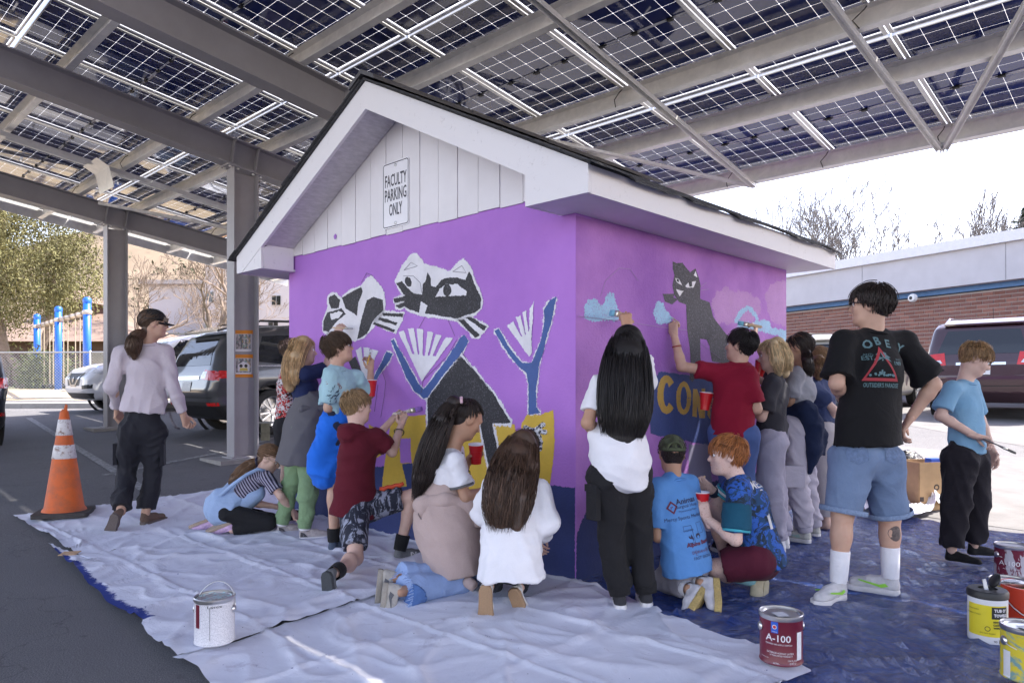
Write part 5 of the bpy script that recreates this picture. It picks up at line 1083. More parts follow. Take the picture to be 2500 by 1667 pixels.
# 7 ponytail girl with cup
RG = (880, 950, .3826)
P7 = person(RG, 4.05, dict(h=(680, 195, .05), n=(585, 375, .03), s1=(605, 455, -.08), s2=(600, 410, .2), e1=(668, 690, -.08), w1=(815, 640, .05), e2=(640, 610, .28), w2=(678, 478, .3), p=(540, 850, .03), h1=(550, 900, -.06), h2=(560, 890, .06), k1=(625, 1235, -.05), k2=(690, 1195, .08), a1=(250, 1290, -.28), a2=(215, 1200, -.18), t1=(115, 1415, -.33), t2=(70, 1365, -.24), c=(560, 520, .03), w=(525, 690, .02)),
    'dark-haired girl with high ponytail in white tee kneeling and holding a red cup', H=1.42, face=(.8, .35, -.5), hup=(.35, .1, .9), skin='tan', seed=7, hh=.205,
    hairs=dict(mat=HB('black_brown', (.022, .013, .010)), n=520, tie=(0, -.26, .52), nape=-.62, fringe=.4, locks=[dict(path=[(640, 75, .03, .022), (590, 80, .0, .036), (520, 200, -.04, .055), (450, 380, -.06, .068), (395, 560, -.06, .058), (360, 690, -.05, .022)], n=340, wave=.007, wf=7)]),
    top=dict(mat=wht, hem=(525, 700, .02), hr=.128, sl=.7, sr=.078, g=.02, fold=.006, bands=((.006, .014, M('ringer_grey', (.1, .1, .1), .8)),), cmat=M('ringer_grey')), bot=dict(mat=cloth('pale_jean', lin(142, 164, 205), .9, 300, 9, .4, .15), le=1.93, kr=.078, ar=.098, g=.018, fold=.006, name='jeans'),
    hands={'2': dict(curl=.55, d=(.5, .1, .75), n=(.75, -.5, -.1)), '1': dict(curl=.6)}, shoes=dict(um=cloth('cream_shoe', (.42, .39, .35)), sm=M('sole_grey_tan', (.30, .27, .23), .8, var=.12, vs=30, bs=40), ln=.245, up1=(.97, .1, -.12), up2=(.97, .15, -.1), stripe=(M('shoe_dark_grey', (.09, .09, .1), .6), [[(.2, .06), (.3, .04), (.62, .14), (.35, .11), (.26, .15)]])))
z = lambda x, y, d=0: zpt(RG, 4.05 + d, x, y); bh = cloth('beige_fleece', lin(176, 156, 150), .95, 200, 9, .3)
wrap(P7['root'], [(z(530, 690, .02), z(550, 850, .02), .138, .178, None, False), (z(550, 850, .02), z(610, 1190, .0), .182, .168, None, True)], bh, .006, 'tied_hoodie', ff=10)
wrap(P7['root'], [(z(400, 730, -.06), z(540, 700, -.1), .05, .04, None, False), (z(395, 740, -.06), z(400, 810, -.07), .048, .03, None, False), (z(540, 700, -.1), z(690, 740, -.06), .035, .035, None, False), (z(690, 740, -.06), z(745, 850, -.05), .04, .035, None, False)], bh, .004, 'tied_sleeve')
wrap(P7['root'], [(z(690, 1230, -.12), z(735, 1265, -.14), .035, .032, None, True)], bh, .002, 'tied_cuff')
MB().tube([zpt(RG, 4.05, 395, 690), zpt(RG, 3.96, 372, 740), zpt(RG, 3.95, 370, 800), zpt(RG, 3.95, 390, 830)], .0035, 5).build('drawcord', cloth('cord_taupe', (.2, .16, .15)), P7['root'], True, rel=P7['root'].location)
MB().lathe([(.024, -.01), (.031, -.006), (.031, .006), (.024, .01)], 14, zpt(RG, 4.07, 645, 80), (z(590, 80) - z(640, 75))).build('hair_tie', M('tie_pink', (.6, .4, .45), .6), P7['root'], True, rel=P7['root'].location)
jd = cloth('jean_panel', lin(84, 116, 172), .9, 300, 9, .4, .2)
fz = P7['q']['a1'].lerp(P7['q']['k1'], .06); ax = unit(P7['q']['k1'] - P7['q']['a1'])
wrap(P7['root'], [(fz, fz + ax * .25, .106, .07, None, True)], jd, .004, 'jean_panel', planes=((fz + Vector((0, -.02, 0)), unit(Vector((0, .9, .45)))), (fz, -ax)))
mb = MB(); e1 = unit(ax.orthogonal()); e2 = ax.cross(e1)
for i in range(46):
    t = i * math.tau / 46 + random.uniform(-.05, .05); p = fz + (e1 * math.cos(t) + e2 * math.sin(t)) * .1; mb.tube([p, p - ax * random.uniform(.015, .04) + Vector((random.uniform(-.008, .008), 0, -.008))], [.004, .0015], 4)
tag(mb.build('fringe', MATS['pale_jean'], P7['root'], rel=P7['root'].location), kind='stuff')
cup(zpt(RG, 4.33, 738, 412), 'red plastic cup in the ponytail girl\'s hand', (.0, -.12, 1))
# 8 crouching girl with long brown hair
P8 = person(RG, 3.72, dict(h=(1050, 385, .22), n=(1000, 560, .12), s1=(850, 615, .02), s2=(1140, 640, .1), e1=(790, 800, .15), w1=(900, 800, .4), e2=(1195, 850, .06), w2=(1150, 965, .24), p=(955, 1110, -.02), h1=(900, 1120, 0), h2=(1010, 1120, .02), k1=(880, 1130, .38), k2=(1080, 1130, .36), a1=(815, 1265, -.06), a2=(1010, 1270, .06), t1=(790, 1500, -.16), t2=(1015, 1385, .0), c=(990, 740, .08), w=(965, 960, .02)),
    'crouching girl with long brown hair, gingham headband and white sweatshirt seen from behind', H=1.4, face=(.45, .85, -.25), skin='fair', seed=8, hh=.205, eyes=True,
    hairs=dict(mat=HB('chestnut', (.085, .046, .028)), n=480, ln=.4, nape=-.6, fringe=.55, locks=[dict(path=[(1035, 330, .1, .075), (985, 450, .04, .105), (955, 600, -.02, .12), (930, 760, -.05, .115), (920, 900, -.06, .075)], n=520, wave=.012, wf=13, flat=((.1, -1, .1), .5), beg=.25), dict(path=[(1090, 360, .12, .04), (1085, 500, .04, .045), (1040, 700, -.05, .05), (1000, 880, -.09, .03)], n=120, wave=.012, wf=12, tone=.85)]),
    top=dict(mat=cloth('white_fleece', (.76, .75, .78), .95, 250, 8, .25), hem=(955, 1215, -.02), hr=.212, sl=1.72, sr=.08, cuff=.052, g=.034, fl=.85, fold=.007, ff=11, name='sweatshirt', hn=(0, -.1, -1)), bot=dict(mat=cloth('dark_legging', (.014, .015, .022)), le=1.95, g=.012), hands={'2': dict(curl=.7), '1': dict(curl=.6)},
    shoes=dict(um=cloth('white_leather_shoe', (.62, .6, .58)), sm=rub_g, ln=.245, up1=(.15, .97, .05), up2=(.25, .9, .2), lace=lacew))
ging = blotch('gingham', [(.03, .03, .04), (.7, .7, .72)], 60, (1, 1, 1), .49, .51, 0)
HP = P8['HP']; f = Fld(.005)
bp = [HP(.39 * math.cos(t), .10 + .03 * math.sin(t), .12 + .42 * math.sin(t)) for t in [rad(-10 + i * 25) for i in range(9)]]
for a_, b_ in zip(bp, bp[1:]): f.cone(a_, b_, .014, .014, .006)
kn = HP(.12, .14, .56)
for dx, dz in ((-.045, .012), (.05, .028), (.06, -.012)): f.cone(kn, kn + Vector((dx, -.01, dz)), .008, .016, .01)
vobj('headband', f.build((.002, 60, 4)), ging, P8['root'])
# 9 standing girl with long black hair
RG = (1390, 740, .504)
P9 = person(RG, 3.68, dict(h=(285, 215, .1), n=(268, 345, .08), s1=(150, 395, .02), s2=(372, 385, .12), e1=(88, 580, -.04), w1=(150, 640, .2), e2=(352, 230, .32), w2=(276, 120, .52), p=(245, 800, .02), h1=(185, 830, .0), h2=(315, 820, .05), k1=(205, 1110, .05), k2=(335, 1110, .1), a1=(245, 1440, .02), a2=(372, 1440, .06), t1=(232, 1500, .2), t2=(352, 1495, .24), c=(258, 480, .06), w=(245, 640, .04)),
    'girl with waist-length black hair in white tee and black cargo trousers standing at the corner', H=1.46, face=(.25, .97, .12), skin='tan', seed=9, plant='12', hh=.205, eyes=True,
    hairs=dict(mat=HB('black', (.010, .007, .007)), n=420, ln=.4, nape=-.6, fringe=.5, locks=[dict(path=[(285, 170, .06, .085), (278, 270, .0, .115), (272, 400, -.05, .13), (268, 540, -.08, .125), (255, 640, -.08, .095)], n=560, wave=.006, wf=6, flat=((0, -1, .05), .5), beg=.3), dict(path=[(330, 200, .06, .04), (358, 330, .0, .04), (372, 480, -.04, .038), (345, 640, -.06, .02)], n=90, wave=.006)]),
    top=dict(mat=MATS['white_cotton'], hem=(245, 640, .04), hr=.14, sl=.72, sr=.072, g=.02), bot=dict(mat=cloth('black_cargo', (.012, .0115, .013), .85, 300, 8, .5), le=1.92, kr=.085, ar=.07, g=.024, fold=.007, cuffs=True, cr=.055),
    hands={'2': dict(curl=.75, d=(0, .25, 1), n=(-.1, 1, .1), pinch=True), '1': dict(curl=.5)}, socks=dict(mat=MATS['sock_white'], h=.1, r=.045),
    shoes=dict(um=cloth('charcoal_suede', (.035, .035, .04)), sm=rub_w, ln=.24, th=.13, stripe=(M('stripe_white', (.7, .7, .7), .6), [[(.36 + i * .1, .0), (.4 + i * .1, .0), (.36 + i * .1 - .04, .16 - i * .02), (.32 + i * .1 - .04, .16 - i * .02)] for i in range(3)])))
z = lambda x, y, d=0: zpt(RG, 3.68 + d, x, y); P = P9
wrap(P['root'], [(z(240, 620, .04), z(245, 740, .02), .135, .165, (P['nt'], .8), False), (z(245, 720, .02), z(262, 790, .0), .165, .15, (P['nt'], .85), False), (z(250, 760, -.06), z(335, 880, -.06), .1, .045, (P['nt'], .7), False), (z(120, 640, .0), z(190, 700, -.08), .05, .06, None, False)], cloth('white_fleece', None), .009, 'tied_sweatshirt', ff=11, planes=((z(200, 800, 0), unit(Vector((-.45, 0, -1)))),) if False else ())
for s_, k in ((-1, '1'),):
    a = P['q']['h1'].lerp(P['q']['k1'], .42)
    pk = MB(); pk.box(a + Vector((-.088, -.06, -.02)), (.022, -.03, 0), (-.012, -.006, 0), (0, 0, .075)); sharp(pk.build('cargo_pocket', MATS['black_cargo'], P['root'], rel=P['root'].location))
    MB().box(a + Vector((-.09, -.064, .065)), (.026, -.035, 0), (-.014, -.008, 0), (0, 0, .018)).build('pocket_flap', MATS['black_cargo'], P['root'], rel=P['root'].location)
MB().box(P['q']['w'] + Vector((-.135, -.04, -.2)), (.004, 0, 0), (0, .002, 0), (0, 0, .075)).build('drawstring', wht, P['root'], rel=P['root'].location)
# 10 boy in green cap kneeling, blue sponsor tee
RG = (1560, 1040, .3062)
P10 = person(RG, 3.92, dict(h=(262, 225, .12), n=(270, 395, .06), s1=(155, 490, .0), s2=(400, 470, .1), e1=(150, 880, -.02), w1=(130, 760, .2), e2=(470, 700, .22), w2=(380, 560, .42), p=(385, 1060, 0), h1=(330, 1090, 0), h2=(440, 1090, .06), k1=(210, 1240, .18), k2=(330, 1230, .28), a1=(400, 1300, -.1), a2=(500, 1250, -.08), t1=(520, 1420, -.2), t2=(590, 1470, -.25), c=(300, 620, .04), w=(350, 900, .0)),
    'boy in backwards olive cap and light blue sponsor tee kneeling at the wall', H=1.4, face=(.05, 1, -.08), skin='tan', seed=10, hh=.2, eyes=True,
    hairs=dict(mat=HB('black_brown', None), n=260, ln=.18, nape=-.5), top=dict(mat=cloth('sky_tee', lin(84, 134, 192), .75, 500, 6, .45), hem=(385, 1170, -.02), hr=.175, sl=.82, sr=.078, g=.024, fl=.85, fold=.006, ff=10, hn=(.15, 0, -1)),
    bot=dict(mat=cloth('grey_jogger', (.24, .23, .26)), le=1.9, kr=.082, ar=.06, g=.016), hands={'1': dict(curl=.6), '2': dict(curl=.6)}, socks=dict(mat=MATS['sock_white'], h=.07, r=.045),
    shoes=dict(um=cloth('white_grey_shoe', (.55, .53, .55)), sm=M('sole_yellow', (.52, .38, .14), .7, var=.25, vs=25, bs=30, bst=.9, bd=.01), ln=.25, up2=(-.93, .15, .1), up1=(-.8, .5, .2), th=.14, lace=lacew))
co, c, X, Y2, U2 = ballcap(P10, cloth('cap_olive', (.075, .09, .05), .9, 250), 1, tilt=.0)
hh = P10['hh']; rt = P10['root']
arc = [c - Y2 * .475 * hh * math.cos(rad(t)) * .0 + X * .2 * hh * math.cos(rad(t)) - Y2 * .462 * hh + U2 * (.17 * hh * math.sin(rad(t)) + .02 * hh) + Y2 * .02 * hh * abs(math.cos(rad(t))) * 2 for t in range(0, 181, 20)]
arc = [p + Y2 * .07 * hh * max(0, math.sin(rad(t))) ** 2 for p, t in zip(arc, range(0, 181, 20))]
MB().prism([a - Y2 * .006 for a in arc], Y2 * .004).build('cap_opening', M('cap_inner', (.012, .012, .012), .9), co, rel=rt.location)
MB().tube([a - Y2 * .009 for a in arc], .0065, 6).build('cap_trim', MATS['cap_olive'], co, True, rel=rt.location)
MB().tube([c + X * .36 * hh * math.sin(rad(t)) - Y2 * .475 * hh * math.cos(rad(t)) for t in range(-50, 51, 10)], .011, 6).build('cap_strap', MATS['cap_olive'], co, True, rel=rt.location)
bv = bvh_of(P10['top']); ik = M('sponsor_ink', (.02, .02, .06), .7, var=.1); ik2 = M('sponsor_ink_red', (.12, .015, .04), .7, var=.1); N = Vector((.12, -1, .1)).normalized(); Xd = Vector((1, .1, .16)).normalized(); Xd = (Xd - N * Xd.dot(N)).normalized(); Yd = N.cross(Xd)
z = lambda x, y, d=0: zpt(RG, 3.92 + d, x, y)
def say(s, x, y, size, mt=ik, w=None, bold=0, rt=rt, bv=bv, Xd=Xd, Yd=Yd, zf=None, squash=1):
    V, T = text_me(s, size, bold=bold); k = 1
    if w: k = w / (max(v.x for v in V) - min(v.x for v in V))
    decal('lettering', ([(v.x * k, v.y * squash) for v in V], T), hitp(x, y, bv, RG) or (zf or z)(x, y, -.22), Xd, Yd, bv, mt, rt, .0025, .25)
def shape(pl, x, y, mt, sub=0, rt=rt, bv=bv, Xd=Xd, Yd=Yd, zf=None): decal('print', tess(pl, sub), hitp(x, y, bv, RG) or (zf or z)(x, y, -.22), Xd, Yd, bv, mt, rt, .0025 if mt is not MATS.get('sky_tee') else .0035, .25)
def frame_(w, h, t, x, y, mt=ik, **k):
    for a, b_, c_, d_ in ((-w, -h, w, -h + t), (-w, h - t, w, h), (-w, -h + t, -w + t, h - t), (w - t, -h + t, w, h - t)): shape([(a, b_), (c_, b_), (c_, d_), (a, d_)], x, y, mt, **k)
say('Animas', 375, 592, .040, bold=.0008); say('Surgical Hosp', 385, 632, .024); say('Physicianed by Team', 392, 668, .013); say('Mercy Sports Medicine', 380, 725, .026); say('Alpine Bank', 480, 930, .03, ik2, bold=.001); say('DURANGO', 500, 995, .022, ik2); say('FAST SIGNS', 510, 1040, .022); say('ENGINEER', 395, 830, .013)
for k_ in (1, .62): shape([(-.03 * k_, .0), (0, .036 * k_), (.03 * k_, .004 * k_), (.004 * k_, -.036 * k_)], 262, 650, ik2 if k_ == 1 else MATS['sky_tee'])
shape([(-.012, -.012), (-.002, .014), (.004, .01), (.012, -.006), (.005, -.004), (.0, .004), (-.006, -.012)], 262, 650, ik2)
frame_(.024, .052, .0018, 405, 875); shape([(-.02, -.03), (-.004, .012), (.002, .002), (.012, .016), (.02, -.006), (.008, -.03)], 408, 890, ik); frame_(.017, .028, .0015, 480, 805); shape([(.014 * math.cos(t), .014 * math.sin(t)) for t in [i * .6283 for i in range(10)]], 470, 872, ik); shape([(.008 * math.cos(t), .008 * math.sin(t) - .004) for t in [i * .6283 for i in range(10)]], 470, 874, MATS['sky_tee']); frame_(.036, .014, .0016, 502, 997, ik2)
# 11 red-haired boy in camouflage jersey
P11 = person(RG, 4.0, dict(h=(700, 235, .0), n=(775, 400, .0), s1=(790, 530, -.1), s2=(775, 440, .2), e1=(770, 905, -.14), w1=(545, 740, -.06), e2=(660, 590, .24), w2=(560, 490, .2), p=(960, 1040, .02), h1=(930, 1070, -.06), h2=(920, 1040, .12), k1=(610, 1130, .02), k2=(610, 660, .22), a1=(900, 1215, .02), a2=(720, 1190, .3), t1=(985, 1395, -.04), t2=(580, 1240, .3), c=(860, 620, .03), w=(930, 880, .03)),
    'red-haired laughing boy in blue camouflage football jersey with number ten crouching', H=1.55, face=(-.93, .12, .0), hup=(.05, 0, 1), skin='pale', seed=11, hh=.215, freckle=1,
    hairs=dict(mat=HB('ginger', (.44, .17, .055)), n=620, ln=.42, puff=1.06, nape=-.7, fringe=.12, whorl=(0, -.4, .9)),
    top=dict(mat=blotch('camo_jersey', [(.008, .022, .040), (.022, .105, .44), (.010, .05, .13)], 9, (1, 1, 1), .49, .515, 2.0), hem=(1010, 1120, .03), hr=.185, sl=.85, sr=.082, g=.026, fl=.85, fold=.005, ff=9, name='jersey', bands=((.012, .014, M('band_teal', (.05, .36, .45), .8)), (.028, .014, M('band_white', (.7, .72, .75), .8)), (.042, .012, M('band_teal'))), cmat=cloth('navy_trim', (.012, .03, .07))),
    bot=dict(mat=cloth('burgundy_short', (.075, .008, .022)), le=.8, le2=.45, kr=.105, g=.022, name='shorts'), hands={'1': dict(curl=.55, d=(-.3, .1, 1), n=(-.3, 1, .1)), '2': dict(curl=.65, d=(-.75, -.1, .5), n=(.2, -.6, -.6), pinch=True)}, socks=dict(mat=cloth('sock_aqua', (.22, .42, .46)), h=.12, r=.047, legs='1'),
    shoes=dict(um=M('foam_beige', (.46, .40, .27), .8, var=.1, bs=60), sm=M('foam_sole', (.42, .37, .25), .8, var=.1, bs=50), ln=.255, kind='clog', up1=(-.85, -.1, .5), up2=(0, 0, 1), th=.13))
b11 = bvh_of(P11['top']); wh_ = M('jersey_white', (.62, .62, .62), .7, var=.05); N = Vector((.5, -.82, .3)).normalized(); Xd = Vector((.85, .5, .1)); Xd = (Xd - N * Xd.dot(N)).normalized(); Yd = N.cross(Xd)
k11 = dict(rt=P11['root'], bv=b11, Xd=Xd, Yd=Yd, zf=lambda x, y, d: zpt(RG, 4.0 + d * .2, x, y))
say('MESSI', 985, 455, .062, wh_, w=.17, bold=.001, **k11)
say('10', 1072, 665, .30, wh_, w=.15, bold=.006, **k11)
bs = P11['top']; slv = cloth('teal_sleeve', (.010, .075, .13)); q = P11['q']
wrap(P11['root'], [(q['s1'].lerp(q['e1'], .1), q['s1'].lerp(q['e1'], .8), .076, .0845, None, True)], slv, .003, 'sleeve', planes=((q['s1'].lerp(q['e1'], .22), -unit(q['e1'] - q['s1'])),))
decal('print', tess([(-.02, 0), (0, .022), (.02, 0), (0, -.022)]), zpt(RG, 3.6, 695, 1130), (-.95, 0, .1), (-.1, 0, .95), bvh_of(P11['bot']), wh_, P11['root'])
decal('print', tess([(-.012, 0), (0, .013), (.012, 0), (0, -.013)]), zpt(RG, 3.59, 695, 1130), (.95, 0, .0), (.0, 0, .95), bvh_of(P11['bot']), MATS['burgundy_short'], P11['root'], .005)
MB().lathe([(.029, -.02), (.033, -.018), (.033, .018), (.029, .02)], 16, q['e2'].lerp(q['w2'], .6), q['w2'] - q['e2']).build('wristband', M('wristband_navy', (.01, .02, .05), .7), P11['root'], True, rel=P11['root'].location)
HPm = P11['HP']; MB().box(HPm(0, .36, -.255), Vector(P11['Mx'][:, 0]) * .014, Vector(P11['Mx'][:, 1]) * .006, Vector(P11['Mx'][:, 2]) * .006).build('teeth', M('teeth', (.7, .68, .62), .3), P11['root'], rel=P11['root'].location)
cup(zpt(RG, 3.99, 497, 610), 'red cup half hidden behind the blue sponsor tee'); brush(zpt(RG, 4.19, 525, 395), zpt(RG, 4.24, 472, 520), 'bare wooden brush in the red-haired boy\'s hand', (.3, .3, .35), w=.024)
# 12 boy in crimson tee, arm raised
RG = (1610, 750, .3889)
P12 = person(RG, 4.78, dict(h=(508, 242, .05), n=(500, 350, .05), s1=(315, 400, .08), s2=(560, 420, -.03), e1=(138, 372, .06), w1=(92, 175, .1), e2=(612, 640, -.05), w2=(420, 610, .2), p=(470, 800, .02), k1=(440, 1080, .1), k2=(530, 1080, .05), a1=(430, 1400, .1), a2=(540, 1400, .05), t1=(380, 1430, .2), t2=(490, 1430, .12), c=(470, 500, .03), w=(460, 680, .02)),
    'black-haired boy in crimson tee reaching up to paint the cat wall', H=1.53, face=(-.8, .6, .12), skin='mid', seed=12, plant='12', hh=.21,
    hairs=dict(mat=HB('black', None), n=620, ln=.4, puff=1.06, nape=-.68, fringe=.2), top=dict(mat=cloth('crimson_cotton', (.22, .006, .025), .85, 420, 7, .45), hem=(455, 812, .02), hr=.185, sl=.5, sl2=.82, sr=.078, g=.026, fold=.007, ff=10),
    bot=dict(mat=cloth('blue_jean', lin(72, 92, 140)), le=1.95, kr=.082, ar=.075, g=.008), hands={'1': dict(curl=.85, d=(-.05, .25, 1), n=(.6, .7, -.1), pinch=True), '2': dict(curl=.5, n=(-.6, .4, 0))}, shoes=dict(um=blk, sm=rub_w))
q = P12['q']; wv = unit(q['w1'] - q['e1']); e1 = unit(wv.orthogonal()); e2 = wv.cross(e1)
for k_ in range(2): MB().tube([q['e1'].lerp(q['w1'], .62 + k_ * .03) + (e1 * math.cos(i * .5236) + e2 * math.sin(i * .5236)) * .031 + wv * .004 * math.sin(i * .52 + k_) for i in range(13)], .0022, 5).build('bracelet', M('cord_red', (.3, .01, .015), .6), P12['root'], True, rel=P12['root'].location)
cup(zpt(RG, 4.86, 290, 590), 'red cup held in front of the crimson tee', (.12, 0, 1)); brush(zpt(RG, 4.84, 122, 95), zpt(RG, 4.93, 70, 62), 'short brush at the fingertips of the crimson-tee boy', (.5, .6, .65), w=.014)
# 13 blond bob
P13 = person(RG, 5.0, dict(h=(708, 300, .0), n=(725, 430, .0), s1=(715, 480, -.12), s2=(720, 470, .14), e1=(640, 690, -.12), w1=(560, 600, .02), e2=(690, 400, .3), w2=(600, 190, .35), p=(705, 840, .0), k1=(690, 1100, -.05), k2=(715, 1095, .1), a1=(755, 1370, -.05), a2=(780, 1350, .1), t1=(690, 1400, -.02), t2=(720, 1380, .12), c=(715, 560, 0), w=(710, 720, 0)),
    'child with blond bob in charcoal tee and grey sweatpants next to the crimson-tee boy', H=1.48, face=(-.93, .3, -.15), seed=13, plant='12',
    hairs=dict(mat=HB('pale_blonde', (.62, .46, .26)), n=460, ln=.5, nape=-.6, fringe=.5, locks=[dict(path=[(740, 230, .0, .06), (765, 330, -.02, .075), (780, 410, -.02, .05)], n=230, wave=.006, beg=.35), dict(path=[(715, 230, -.09, .035), (735, 330, -.11, .04), (755, 420, -.1, .022)], n=110, wave=.006), dict(path=[(660, 240, .05, .03), (690, 320, .1, .03), (700, 400, .1, .015)], n=70, wave=.006)]),
    top=dict(mat=cloth('charcoal_cotton', (.035, .034, .042)), hem=(700, 900, .0), hr=.172, sl=.8, sr=.08, g=.026, fold=.008, ff=11), bot=dict(mat=cloth('lilac_grey_sweat', (.36, .34, .42)), le=1.9, kr=.095, ar=.075, g=.026, fold=.007, cuffs=True, cr=.055),
    hands={'1': dict(curl=.55), '2': dict(curl=.7, d=(.15, .2, 1), n=(-.7, .4, 0))}, shoes=dict(um=wht, sm=rub_w, lace=lacew))
cup(zpt(RG, 5.1, 632, 388), 'red cup at the mouth level of the blond bob child', (.25, 0, 1)); brush(zpt(RG, 5.28, 645, 125), zpt(RG, 5.36, 492, 98), 'wide wooden brush above the crimson-tee boy\'s head', (.16, .42, .55), w=.034)
hd = hand_field(zpt(RG, 5.05, 665, 470), (-.9, .1, .35), (.1, .5, .5), .15, .55, 1); vobj('hand', hd, MATS['skin_fair'], P13['root'])
# 14 grey tee, braid, navy jacket
P14 = person(RG, 5.32, dict(h=(872, 255, .02), n=(885, 385, .02), s1=(850, 430, -.1), s2=(905, 425, .16), e1=(820, 600, -.06), w1=(770, 690, .1), e2=(900, 600, .2), w2=(800, 560, .3), p=(865, 760, .0), k1=(850, 1060, -.05), k2=(905, 1060, .12), a1=(915, 1400, -.05), a2=(975, 1370, .14), t1=(800, 1470, .05), t2=(890, 1440, .22), c=(885, 520, .02), w=(875, 650, .01)),
    'girl with dark braid in grey tee and pale cargo trousers, navy jacket round her waist', H=1.55, face=(-.85, .5, -.02), skin='tan', seed=14, plant='12', hh=.21,
    hairs=dict(mat=HB('black_brown', None), n=420, tie=(.0, -.4, -.3), nape=-.6, locks=[dict(path=[(925, 290, -.06, .035), (930, 340, -.1, .036), (940, 390, -.1, .03), (950, 430, -.1, .014)], n=120, wave=.01, wf=20)]),
    top=dict(mat=cloth('heather_grey', (.27, .27, .3), var=.15), hem=(872, 800, .0), hr=.165, sl=.8, sr=.076, g=.022), bot=dict(mat=cloth('pale_cargo', (.46, .43, .5)), le=1.94, kr=.11, ar=.07, g=.03, fold=.009, cuffs=True, cr=.052), hands={}, socks=dict(mat=cloth('sock_grey', (.2, .2, .24)), h=.1, r=.045),
    shoes=dict(um=cloth('off_white_shoe', (.5, .5, .46)), sm=rub_w, ln=.25, lace=lacew, stripe=(M('stripe_mint', (.35, .5, .45), .6), [[(.25, .05), (.35, .03), (.7, .13), (.4, .1), (.3, .14)]])))
z = lambda x, y, d=0: zpt(RG, 5.32 + d, x, y); nj = cloth('navy_jacket', (.012, .02, .055), .9, 250, 9, .4)
wrap(P14['root'], [(z(815, 660, -.05), z(920, 640, -.14), .055, .06, None, False), (z(920, 640, -.14), z(960, 740, -.14), .07, .085, None, False), (z(955, 730, -.14), z(965, 900, -.12), .085, .07, None, False), (z(965, 900, -.12), z(945, 1030, -.1), .06, .03, None, False), (z(960, 720, -.12), z(1030, 800, -.1), .05, .04, None, False), (z(1030, 800, -.1), z(1040, 930, -.1), .035, .015, None, False), (z(800, 660, .0), z(790, 980, .02), .06, .045, None, False)], nj, .008, 'tied_jacket', ff=12)
MB().box(z(845, 1060, -.16), (.07, 0, 0), (0, .02, 0), (0, 0, .075)).build('cargo_pocket', MATS['pale_cargo'], P14['root'], rel=P14['root'].location)
# 15 navy tee, fair ponytail
P15 = person(RG, 5.75, dict(h=(985, 330, .02), n=(1000, 450, .0), s1=(955, 500, -.1), s2=(1040, 490, .14), e1=(1090, 640, -.1), w1=(1060, 740, .05), e2=(1060, 620, .2), w2=(1000, 650, .3), p=(1030, 780, .0), k1=(1020, 1060, -.04), k2=(1055, 1060, .1), a1=(1050, 1360, -.04), a2=(1080, 1340, .12), t1=(990, 1395, .0), t2=(1020, 1370, .16), c=(1000, 570, 0), w=(1015, 690, 0)),
    'barefoot child with fair-brown ponytail in loose navy tee behind the grey-tee girl', H=1.48, face=(-.8, .6, 0), seed=15, plant='12', noshoe=True,
    hairs=dict(mat=HB('fair_brown', (.26, .155, .075)), n=380, tie=(0, -.46, -.1), nape=-.6, locks=[dict(path=[(1000, 330, -.1, .05), (1005, 390, -.14, .06), (1000, 440, -.14, .035)], n=150, wave=.016, wf=14)]),
    top=dict(mat=cloth('slate_navy', (.035, .05, .12)), hem=(1010, 715, 0), hr=.17, sl=.7, sr=.08, g=.03), bot=dict(mat=cloth('stone_sweat', (.42, .39, .41)), le=1.88, kr=.095, ar=.075, g=.024))
# 16 man in black tee
RG = (1970, 680, .5165)
P16 = person(RG, 3.92, dict(h=(298, 128, .02), n=(312, 238, .02), s1=(172, 300, -.04), s2=(448, 310, .08), e1=(140, 495, -.1), w1=(175, 580, .12), e2=(600, 500, .04), w2=(492, 655, .08), p=(280, 830, .0), h1=(205, 860, -.02), h2=(355, 865, .03), k1=(168, 1120, -.04), k2=(390, 1130, .05), a1=(150, 1420, -.04), a2=(395, 1430, .05), t1=(85, 1480, -.12), t2=(255, 1440, .14), c=(305, 420, .0), w=(285, 680, 0)),
    'tall man in black printed tee and denim shorts standing with hand on hip', H=1.74, face=(-.85, .55, .02), skin='mid', seed=16, plant='12', hh=.222,
    hairs=dict(mat=HB('dark_espresso', (.026, .017, .014)), n=700, ln=.42, puff=1.1, nape=-.62, fringe=.38, whorl=(0, -.2, 1)),
    top=dict(mat=cloth('black_tee', (.0045, .0044, .0055), .85, 420, 6, .45), hem=(288, 790, 0), hr=.24, sl=.88, sr=.105, g=.034, fold=.008, ff=9), bot=dict(mat=denim, le=.93, kr=.118, g=.022, name='shorts', fold=.006),
    hands={'2': dict(curl=.6), '1': dict(curl=.5)}, socks=dict(mat=MATS['sock_white'], h=.17, r=.048), shoes=dict(um=cloth('grey_white_leather', (.56, .55, .56)), sm=rub_w, ln=.285, lace=lacew, stripe=(M('swoosh_lime', (.28, .65, .05), .6), [[(.18, .07), (.3, .03), (.72, .12), (.7, .14), (.34, .085), (.24, .12)]])))
bv = bvh_of(P16['top']); pt = M('print_teal', (.09, .17, .19), .7, var=.15, vs=50); prr = M('print_red', (.30, .025, .035), .7, var=.15); N = Vector((.12, -1, .05)).normalized(); Xd = Vector((1, .12, -.03)); Xd = (Xd - N * Xd.dot(N)).normalized(); Yd = N.cross(Xd)
z = lambda x, y, d=0: zpt(RG, 3.92 + d, x, y); kw = dict(rt=P16['root'], bv=bv, Xd=Xd, Yd=Yd, zf=z)
